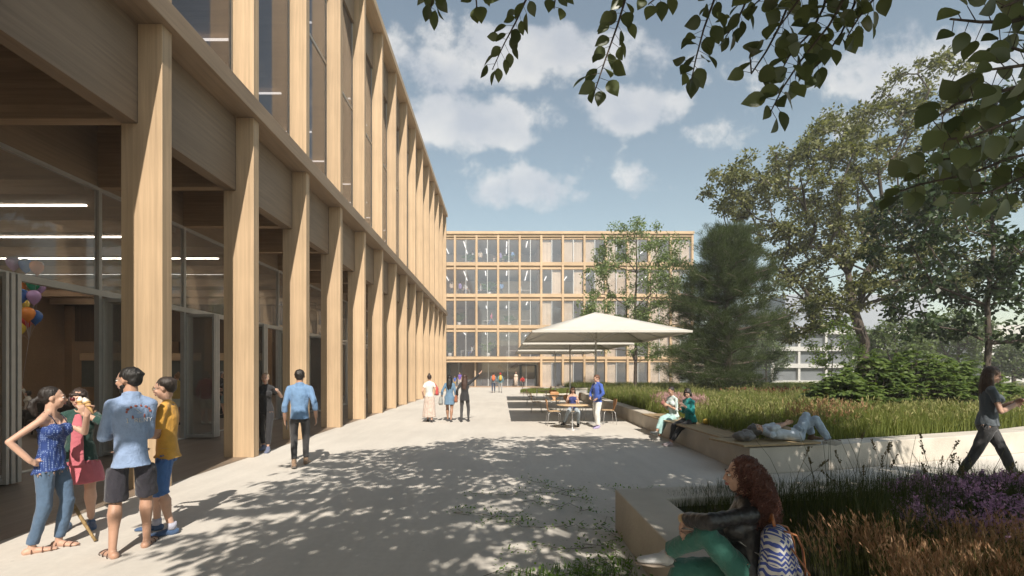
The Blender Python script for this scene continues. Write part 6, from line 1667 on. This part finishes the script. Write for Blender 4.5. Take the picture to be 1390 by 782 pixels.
# backpack on her back
bp_ = thing('backpack', 'backpack with blue and white woven pattern and tan leather straps beside the young woman', 'backpack', (1.50, 2.49, .49), R(-14))
m = MB(); m.tube([(0, 0, .0), (0, 0, .06), (.01, 0, .22), (.0, 0, .34), (-.01, 0, .39)], [(.10, .07), (.115, .09), (.115, .09), (.10, .07), (.055, .035)], 20, wide=(0, 1, 0))
remeshed('bag_body', m, .010, [pattern('blue_white_weave', (.055, .085, .32), (.62, .60, .56))], bp_, 2, .5, .008, 12)
m = MB(); m.tube([(.065, -.04, .05), (.095, -.04, .07), (.105, -.03, .15), (.08, -.03, .20)], [(.05, .02)] * 4, 10, wide=(0, 1, 0)); remeshed('front_pocket', m, .010, [pattern('blue_white_weave_small', (.05, .08, .30), (.62, .60, .56))], bp_, 2)
tan = plain('tan_leather', (.36, .13, .045), .5, 0, .15, 20, .2)
m = MB()
for dy in (-.065, .065):
    m.tube([(.02, dy, .385), (.075, dy, .37), (.105, dy, .30), (.118, dy, .18), (.128, dy, .10)], [(.016, .004)] * 5, 8, wide=(0, 1, 0))
m.tube([(.04, -.10, .31), (.11, -.135, .20), (.10, -.13, .07), (.05, -.10, .03)], [(.016, .004)] * 4, 8, wide=(0, 1, .2))
m.tube([(-.02, -.04, .40), (-.02, 0, .45), (-.02, .04, .40)], .008, 8)
m.build('strap', tan, bp_)
m = MB(); 
for dy in (-.065, .065): m.obox((.122, dy, .17), (.010, .036, .028))
m.build('buckle', M['steel'], bp_)
s = MB(); 
fl_ = Gg['F']; a = Gg['sh'][0] + Vector((.02, .03, .045)); s.tube([a + Vector((-.01, -.05, .0)), a + Vector((.02, .065, -.09)), a + Vector((.0, .03, -.20)), a + Vector((.0, -.08, -.27))], [(.012, .003)] * 4, 8, wide=(1, 0, .5)); s.build('white_strap', white_c, Gg['root'])
# --- inside the hall
child = person('child in pale pyjamas reaching up for a balloon string inside the hall', (-15.1, 14.6, .004), 150, 1.12, 'f', 'light', (.03, .02, .015), 'bob', hands=((-.22, .08, .60), (.10, .14, 1.30)), elb=((-1, 0, 0), (1, 0, 0)), feet=((-.10, .05, 0), (.12, -.08, 0)),
    top=dict(mat=CL('cream_print_cloth', (.6, .56, .5)), low=-.06, inf=.03, sleeve=1.7), bottom=dict(mat=CL('cream_print_cloth', (.6, .56, .5)), inf=.03, cuff=.03), shoes=dict(mat=white_c), voxel=.013, seedv=30)
bl = thing('balloon_bunch', 'bunch of blue, orange, lilac, green and yellow balloons held by the child', 'balloons', (-14.9, 14.5, 3.4))
hand = child['world'](child['HD'][1][0]); bm = {}
for k, c in dict(blue=(.05, .17, .55), orange=(.80, .28, .06), lilac=(.50, .33, .62), green=(.03, .30, .15), yellow=(.80, .60, .08), red=(.65, .08, .07)).items(): bm[k] = plain('balloon_' + k, c, .22, 0, .05)
Yb = 14.5
bls = [('lilac', 18, 358, 0), ('blue', 35, 361, .1), ('orange', 50, 364, -.1), ('orange', 31, 384, .2), ('green', 45, 386, .0), ('lilac', 53, 390, .3), ('blue', 29, 402, -.2), ('lilac', 46, 404, -.1), ('yellow', 30, 415, .3), ('orange', 38, 427, -.25), ('blue', 48, 431, .05), ('yellow', 26, 446, .1), ('red', 36, 436, .2)]
st = MB(); knot = hand.lerp(Vector((-14.9, 14.5, 3.3)), .72)
for c, px, py, dy in bls:
    p = Vector(at(px, py, Yb + dy)); m = MB()
    m.lathe([(0.001, -.255), (.018, -.262), (.012, -.235), (.05, -.20), (.13, -.10), (.17, .0), (.178, .07), (.155, .15), (.10, .205), (.04, .228), (.001, .232)], 18)
    o = m.build('balloon', bm[c]); wpar(o, bl); o.location = p
    st.tube([p + Vector((0, 0, -.26)), p.lerp(knot, .5) + Vector((.02, 0, -.05)), knot], .0035, 4)
st.tube([knot, hand], .005, 4)
wpar(st.build('strings', CL('white_string', (.5, .48, .5))), bl)
person('woman in yellow cardigan and grey skirt standing inside the hall near the doors', (-10.55, 14.9, .004), 15, 1.70, 'f', 'light', (.25, .15, .08), 'bun', head=(-60, 0), feet=((-.08, .1, 0), (.08, -.1, 0)), top=dict(mat=CL('yellow_knit', (.45, .32, .10)), low=-.03, inf=.02, sleeve=1.6), bottom=dict(mat=CL('pale_skirt', (.45, .45, .38)), kind='skirt', len=.2, flare=.2), shoes=dict(mat=black_c), voxel=.014, seedv=31)
person('person in dark red sweater and beige shorts seen through the folded glass doors', (-9.75, 15.1, .004), 20, 1.76, 'm', 'light', (.12, .08, .05), 'bob', top=dict(mat=CL('dark_red_knit', (.28, .03, .035)), low=-.05, inf=.024, sleeve=1.8), bottom=dict(mat=CL('beige_cloth', (.50, .42, .30)), kind='shorts', len=.95, inf=.02, cuff=.03), shoes=dict(mat=white_c), voxel=.014, seedv=32)
person('woman in grey top and skirt standing inside the hall beside the folded doors', (-10.35, 17.2, .004), 100, 1.70, 'f', 'light', (.05, .03, .02), 'bob', hands=((-.05, .22, 1.1), (.1, .24, 1.0)), top=dict(mat=CL('grey_knit', (.14, .15, .16)), low=-.03, inf=.018, sleeve=.8), bottom=dict(mat=CL('teal_skirt', (.16, .22, .22)), kind='skirt', len=.22, flare=.25), shoes=dict(mat=black_c), voxel=.014, seedv=33)
person('man with grey beard in dark jacket talking inside the hall', (-10.75, 17.6, .004), -80, 1.76, 'm', 'light', (.2, .2, .2), 'short', extras={'beard': 1}, top=dict(mat=black_c, low=-.05, inf=.024, sleeve=1.8), bottom=dict(mat=charcoal), shoes=dict(mat=black_c), voxel=.014, seedv=34)
# ------------------------------------------------------------ cafe furniture
ply = wood('orange_plywood', (.46, .24, .11), 'Z', .8, rough=.4); ply2 = wood('pale_plywood', (.60, .42, .25), 'X', .85, rough=.45)
chrome = plain('satin_tube', (.50, .49, .48), .35, .5, .03)
def cafe_chair():
    t = thing('cafe_chair', '', 'chair')
    # seat: slightly dished shell, facing +Y
    def shell(pts, hw, th):
        m = MB(); n = 8
        for s in range(len(pts) - 1):
            pass
        vs = []; fs = []
        K = len(pts)
        for side in (0, 1):
            for k in range(K):
                for j in range(n + 1):
                    u = j / n * 2 - 1; w = hw[k]; p = Vector(pts[k]); nrm = Vector(normal[k])
                    vs.append(p + Vector((u * w, 0, 0)) + nrm * (th * side + .012 * u * u * dish[k]))
        def id_(s, k, j): return s * K * (n + 1) + k * (n + 1) + j
        for k in range(K - 1):
            for j in range(n):
                fs.append((id_(1, k, j), id_(1, k, j + 1), id_(1, k + 1, j + 1), id_(1, k + 1, j))); fs.append((id_(0, k, j), id_(0, k + 1, j), id_(0, k + 1, j + 1), id_(0, k, j + 1)))
        for k in range(K - 1): fs.append((id_(0, k, 0), id_(1, k, 0), id_(1, k + 1, 0), id_(0, k + 1, 0))); fs.append((id_(0, k, n), id_(0, k + 1, n), id_(1, k + 1, n), id_(1, k, n)))
        for j in range(n): fs.append((id_(0, 0, j), id_(0, 0, j + 1), id_(1, 0, j + 1), id_(1, 0, j))); fs.append((id_(0, K - 1, j), id_(1, K - 1, j), id_(1, K - 1, j + 1), id_(0, K - 1, j + 1)))
        m.add(vs, fs, 0, True); return m
    normal = [(0, 0, 1)] * 5; dish = [.3, 1, 1, .6, .3]
    shell([(0, .20, .445), (0, .12, .45), (0, 0, .447), (0, -.12, .444), (0, -.17, .45)], [.18, .205, .21, .19, .12], .012).build('seat', ply2, t)
    normal = [(0, .97, .2)] * 6; dish = [1, 1.2, 1.6, 2, 2, 1.6]
    shell([(0, -.17, .455), (0, -.205, .50), (0, -.225, .58), (0, -.245, .68), (0, -.262, .78), (0, -.27, .83)], [.075, .065, .11, .19, .20, .15], .011).build('backrest', ply, t)
    for sx in (-1, 1):
        for sy in (-1, 1):
            m = MB(); m.tube([(sx * .05, sy * .04, .435), (sx * .15, sy * .13, .432), (sx * .19, sy * .18, .38), (sx * .225, sy * .225, .0)], .0095, 8); m.build('leg', chrome, t)
    return t
ch = cafe_chair()
chairs = [(1.70, 14.75, -88, 'chair with orange plywood back left of the nearest round table'), (3.56, 15.15, 92, 'chair right of the nearest table, behind the standing man'), (2.32, 14.82, 172, 'chair the woman in the navy top sits on'),
          (1.50, 19.3, -90, 'chair left of the second table from the front'), (3.10, 19.3, 92, 'chair right of the second table from the front'), (2.62, 18.1, 4, 'chair with its back to the viewer in front of the second table'), (2.40, 20.3, 178, 'chair at the far side of the second table'),
          (1.58, 24.0, -88, 'chair left of the third table from the front'), (3.25, 23.9, 90, 'chair right of the third table from the front'), (2.6, 22.9, -6, 'chair in front of the third table'),
          (2.9, 28.6, 95, 'chair right of the farthest table'), (1.6, 28.7, -92, 'chair left of the farthest table'), (3.2, 16.6, 95, 'chair pulled back between the first and second tables')]
for i, (x, y, rz, lab) in enumerate(chairs):
    if i == 0: ch.location = (x, y, 0); ch.rotation_euler = (0, 0, R(rz)); ch['label'] = lab; ch['group'] = 'cafe chairs under the parasols'
    else: dup(ch, (x, y, 0), R(rz), lab, 'cafe chairs under the parasols')
tb = thing('cafe_table', 'nearest round cafe table with the woman seated at it', 'table', group='round cafe tables')
m = MB(); m.lathe([(.001, .712), (.44, .712), (.465, .718), (.47, .728), (.465, .738), (.001, .74)], 40); m.build('tabletop', ply2, tb)
m = MB(); m.lathe([(.001, .711), (.06, .711), (.03, .70), (.022, .66), (.022, .06), (.03, .03), (.04, .02)], 16); m.build('pedestal', chrome, tb)
m = MB(); m.lathe([(.001, .028), (.10, .026), (.21, .012), (.215, 0)], 28); m.build('base', chrome, tb)
tb.location = (2.15, 13.75, 0)
for (x, y, lab) in ((2.32, 19.2, 'second round cafe table from the front'), (2.38, 23.9, 'third round cafe table from the front'), (2.25, 28.6, 'farthest round cafe table under the last parasol')): dup(tb, (x, y, 0), 0, lab)
# parasols
canvas = plain('cream_canvas', (.66, .63, .57), .9, 0, .05, 3); canv_m, nt_, p_ = canvas, canvas.node_tree, canvas.node_tree.nodes['Principled BSDF']
def add_translucent(m, w, col):
    nt = m.node_tree; N = nt.nodes.new; L = nt.links.new; p = nt.nodes['Principled BSDF']; out = nt.nodes['Material Output']
    t = N('ShaderNodeBsdfTranslucent'); t.inputs[0].default_value = col + (1,); mx = N('ShaderNodeMixShader'); mx.inputs[0].default_value = w
    L(p.outputs[0], mx.inputs[1]); L(t.outputs[0], mx.inputs[2]); L(mx.outputs[0], out.inputs[0])
add_translucent(canvas, .22, (.55, .50, .42))
def parasol():
    t = thing('parasol', 'nearest and largest looking square cream parasol', 'parasol', group='square cream parasols over the cafe tables')
    hs, ze, za = 2.27, 2.9, 3.72
    m = MB(); vs = [(-hs, -hs, ze), (hs, -hs, ze), (hs, hs, ze), (-hs, hs, ze)]; n = 10
    # four gently sagging panels
    for q in range(4):
        a = Vector(vs[q]); b = Vector(vs[(q + 1) % 4]); ap = Vector((0, 0, za)); V_ = []; F_2 = []
        for i in range(n + 1):
            for j in range(n + 1):
                e = a.lerp(b, j / n); p = e.lerp(ap, i / n); sag = .09 * math.sin(math.pi * (i / n) ** .8) * math.sin(math.pi * j / n); V_.append(p - Vector((0, 0, sag)))
        for i in range(n):
            for j in range(n): F_2.append((i * (n + 1) + j, i * (n + 1) + j + 1, (i + 1) * (n + 1) + j + 1, (i + 1) * (n + 1) + j))
        m.add(V_, F_2, 0, True)
    o = m.build('canopy', canvas, t); s = o.modifiers.new('thick', 'SOLIDIFY'); s.thickness = .012; s.offset = -1
    m = MB()
    for q in range(4):
        a = Vector(vs[q]); b = Vector(vs[(q + 1) % 4]); d = (b - a).normalized(); nn = Vector((d.y, -d.x, 0)); rot = Matrix((d, nn, Vector((0, 0, 1)))).transposed()
        m.obox((a + b) / 2 + nn * .008 + Vector((0, 0, -.022)), ((b - a).length + .02, .012, .06), rot)
    m.build('edge_band', canvas, t)
    m = MB(); m.lathe([(.032, 0.03), (.032, 3.66), (.001, 3.66)], 16); m.build('pole', plain('pole_metal', (.62, .61, .59), .4, .2), t)
    for q in range(8):
        c = Vector(vs[q // 2]); e = c if q % 2 == 0 else (c + Vector(vs[(q // 2 + 1) % 4])) / 2; k = .98
        m = MB(); lo = .14 if q % 2 else .03; m.tube([(0, 0, za - .09 - lo * .5), (e.x * .5, e.y * .5, (za + ze) / 2 - lo - .02), (e.x * k, e.y * k, ze - .035)], .012, 6)
        m.tube([(e.x * .5, e.y * .5, (za + ze) / 2 - lo - .03), (0, 0, 2.75)], .009, 6); m.build('rib', M['alu_light'], t)
    m = MB(); m.lathe([(.033, 2.70), (.06, 2.71), (.06, 2.80), (.033, 2.81)], 16); m.build('runner', M['alu'], t)
    m = MB(); m.lathe([(.001, .04), (.30, .038), (.31, .03), (.31, 0)], 24); m.build('base_plate', M['alu'], t)
    return t
pa = parasol(); pa.location = (3.17, 15.27, 0)
dup(pa, (3.17, 20.95, 0), 0, 'second cream parasol from the front'); dup(pa, (3.2, 27.0, 0), 0, 'farthest cream parasol of the row')
# dark lounge seats inside the hall
ls = plain('dark_upholstery', (.05, .038, .032), .8, 0, .1, 8, .3)
def lounge():
    t = thing('lounge_chair', '', 'armchair', group='lounge chairs inside the hall')
    m = MB().box(-.42, .42, -.4, .4, .16, .42); m.build('seat', ls, t, .05); m = MB().box(-.42, .42, -.42, -.28, .42, .80); m.build('backrest', ls, t, .05)
    for s in (-1, 1):
        MB().box(s * .43, s * .56, -.4, .4, .16, .60).build('armrest', ls, t, .04)
        for q in (-1, 1): MB().box(s * .36 - .02, s * .36 + .02, q * .3 - .02, q * .3 + .02, .004, .158).build('leg', M['black'], t)
    return t
lc = lounge(); lc.location = (-13.6, 13.6, 0); lc.rotation_euler = (0, 0, R(200)); lc['label'] = 'dark lounge chair in the hall beside the child with balloons'
dup(lc, (-12.4, 12.6, 0), R(150), 'dark lounge chair in the hall nearer the open doors')
# ------------------------------------------------------------ life behind the office windows
pot = plain('white_pot', (.6, .58, .55), .5); Lpl = leafmat('office_plant_leaves', (.04, .10, .03), (.12, .22, .05), .3)
def plantpot(label, x, y, z, h, sp, n=26, seed=1):
    t = thing('potted_plant', label, 'plant', (x, y, z), group='potted plants behind the office windows'); r = np.random.default_rng(seed)
    m = MB(); m.lathe([(.001, 0), (.20, 0), (.24, .42), (.21, .43), (.001, .38)], 14); m.build('pot', pot, t)
    a = r.random(n) * 6.283; P = np.c_[np.cos(a) * .03, np.sin(a) * .03, .4 + r.random(n) * .25 * h]; D = np.c_[np.cos(a) * sp, np.sin(a) * sp, r.uniform(.3, 1.2, n)]
    v, f = leaves(P, D, np.c_[np.zeros((n, 2)), np.ones(n)], h * r.uniform(.55, 1.0, n), LEAFB); link('leaves', fast_mesh('leaves', v, f, [Lpl]), t)
def wx(px): return (px * .02573 - 7.55)
fz = [0.03, 3.5, 7.1, 10.66, 14.26]
plantpot('tall palm in a pot behind the third floor windows', wx(240), 53.6, fz[3], 1.5, .9, 30, 2); plantpot('potted plant behind the second floor windows', wx(330), 53.8, fz[2], 1.2, .9, 30, 3)
plantpot('large leaved potted plant in a first floor window', wx(236), 53.4, fz[1], 1.7, .7, 22, 4); plantpot('yellow green potted plant on the first floor near the colonnade', wx(62), 53.4, fz[1], 1.5, .5, 40, 5)
plantpot('leafy plant on the second floor near the colonnade', wx(103), 53.6, fz[2], 1.3, .5, 40, 6); plantpot('potted plant behind the top floor windows at the left', wx(150), 53.6, fz[4], 1.1, .8, 30, 7); plantpot('slim plant between people on the top floor', wx(330), 53.7, fz[4], 1.1, .8, 30, 8)
cols = {'white': (.6, .6, .58), 'blue': (.15, .28, .5), 'lilac': (.3, .25, .5), 'pink': (.6, .12, .22), 'dark': (.08, .08, .09), 'grey': (.3, .3, .3), 'cream': (.6, .5, .4)}
wp_ = [(200, 4, 'cream', 'person in cream standing behind the top floor window, second bay', 0), (292, 4, 'lilac', 'person in lilac at the top floor window', 60), (312, 4, 'white', 'person in white leaning forward at the top floor window', -80), (347, 4, 'blue', 'person in blue at the right of the top floor group', 30), (165, 4, 'white', 'person in white beside the top floor plant', 90), (263, 4, 'cream', 'small child with red hair at the top floor window', 10),
       (70, 3, 'cream', 'person in cream at the third floor end bay', 0), (107, 3, 'lilac', 'person in lilac at the third floor window', 40), (131, 3, 'white', 'person in white at the third floor window', 180), (202, 3, 'white', 'person in white sitting near the third floor palm', 100), (296, 3, 'blue', 'person in light blue at the third floor window', 20),
       (80, 2, 'white', 'person in white with long hair on the second floor', 60), (250, 2, 'pink', 'woman in pink top striding past the second floor window', -90), (383, 3, 'white', 'person in white bending at the third floor desk', 90),
       (160, 1, 'white', 'person in white sitting at a first floor desk', 100), (176, 1, 'cream', 'person in cream beside the first floor desk', -60)]
for i, (px, fl, c, lab, yw) in enumerate(wp_):
    seated = 'sitting' in lab or 'bending' in lab; Hh = 1.1 if 'child' in lab else 1.7
    kw = dict(pel=(0, 0, .95 * 0 + .60), feet=((-.1, .35, 0), (.1, .35, 0)), knees=((0, .5, 1), (0, .5, 1))) if seated else dict(feet=((-.12, .14 if i % 2 else -.1, 0), (.1, -.14 if i % 2 else .1, 0)))
    if 'striding' in lab: kw = dict(feet=((-.1, .42, 0), (.1, -.42, 0)), pel=(0, 0, .84))
    person(lab, (wx(px), 53.3 + (i % 3) * .3, fz[fl]), yw, Hh, 'f' if i % 2 else 'm', 'light', (.3, .05, .03) if 'red' in lab else (.05, .03, .02), 'short' if i % 2 else 'long', group='people behind the office windows',
           top=dict(mat=CL('w_' + c, cols[c]), low=-.04, inf=.02, sleeve=1.5, disp=0), bottom=dict(mat=CL('w_denim', (.10, .13, .25)) if c in ('pink', 'white') else CL('w_dark', (.07, .07, .08)), disp=0), shoes=dict(mat=charcoal), voxel=.026, seedv=40 + i, **kw)
wd = plain('white_desk', (.6, .58, .55), .5)
dk = thing('office_desk', '', 'desk', group='desks behind the office windows')
MB().box(-.8, .8, -.4, .4, .70, .73).build('desktop', wd, dk)
for sx in (-1, 1):
    for sy in (-1, 1): MB().box(sx * .74 - .02, sx * .74 + .02, sy * .34 - .02, sy * .34 + .02, 0, .699).build('leg', wd, dk)
dl = [(120, 3, 'white desk at the left of the third floor'), (400, 3, 'desk at the dark end of the third floor glazing'), (400, 2, 'desk by the plants on the second floor'), (140, 1, 'white desk in the first floor second bay'), (350, 1, 'desk in the first floor fourth bay'), (240, 2, 'desk beside the striding woman'), (215, 3, 'desk beside the third floor palm'), (290, 4, 'desk behind the top floor group')]
for i, (px, fl, lab) in enumerate(dl):
    if i == 0: dk.location = (wx(px), 54.1, fz[fl]); dk['label'] = lab
    else: dup(dk, (wx(px), 54.2, fz[fl]), 0, lab)
# ------------------------------------------------------------ thin haze volume added to lift the dark tones
def haze():
    m = bpy.data.materials.new('tone_lift_haze'); m.use_nodes = True; nt = m.node_tree; nt.nodes.clear()
    o = nt.nodes.new('ShaderNodeOutputMaterial'); v = nt.nodes.new('ShaderNodeVolumePrincipled')
    v.inputs['Color'].default_value = (.97, .95, .92, 1); v.inputs['Density'].default_value = 0.0016; v.inputs['Anisotropy'].default_value = 0.0
    nt.links.new(v.outputs[0], o.inputs['Volume'])
    b = MB().box(-70, 125, -45, 125, -1.5, 23).build('haze', m); tag(b, kind='stuff')
haze()
scene.cycles.volume_bounces = 0
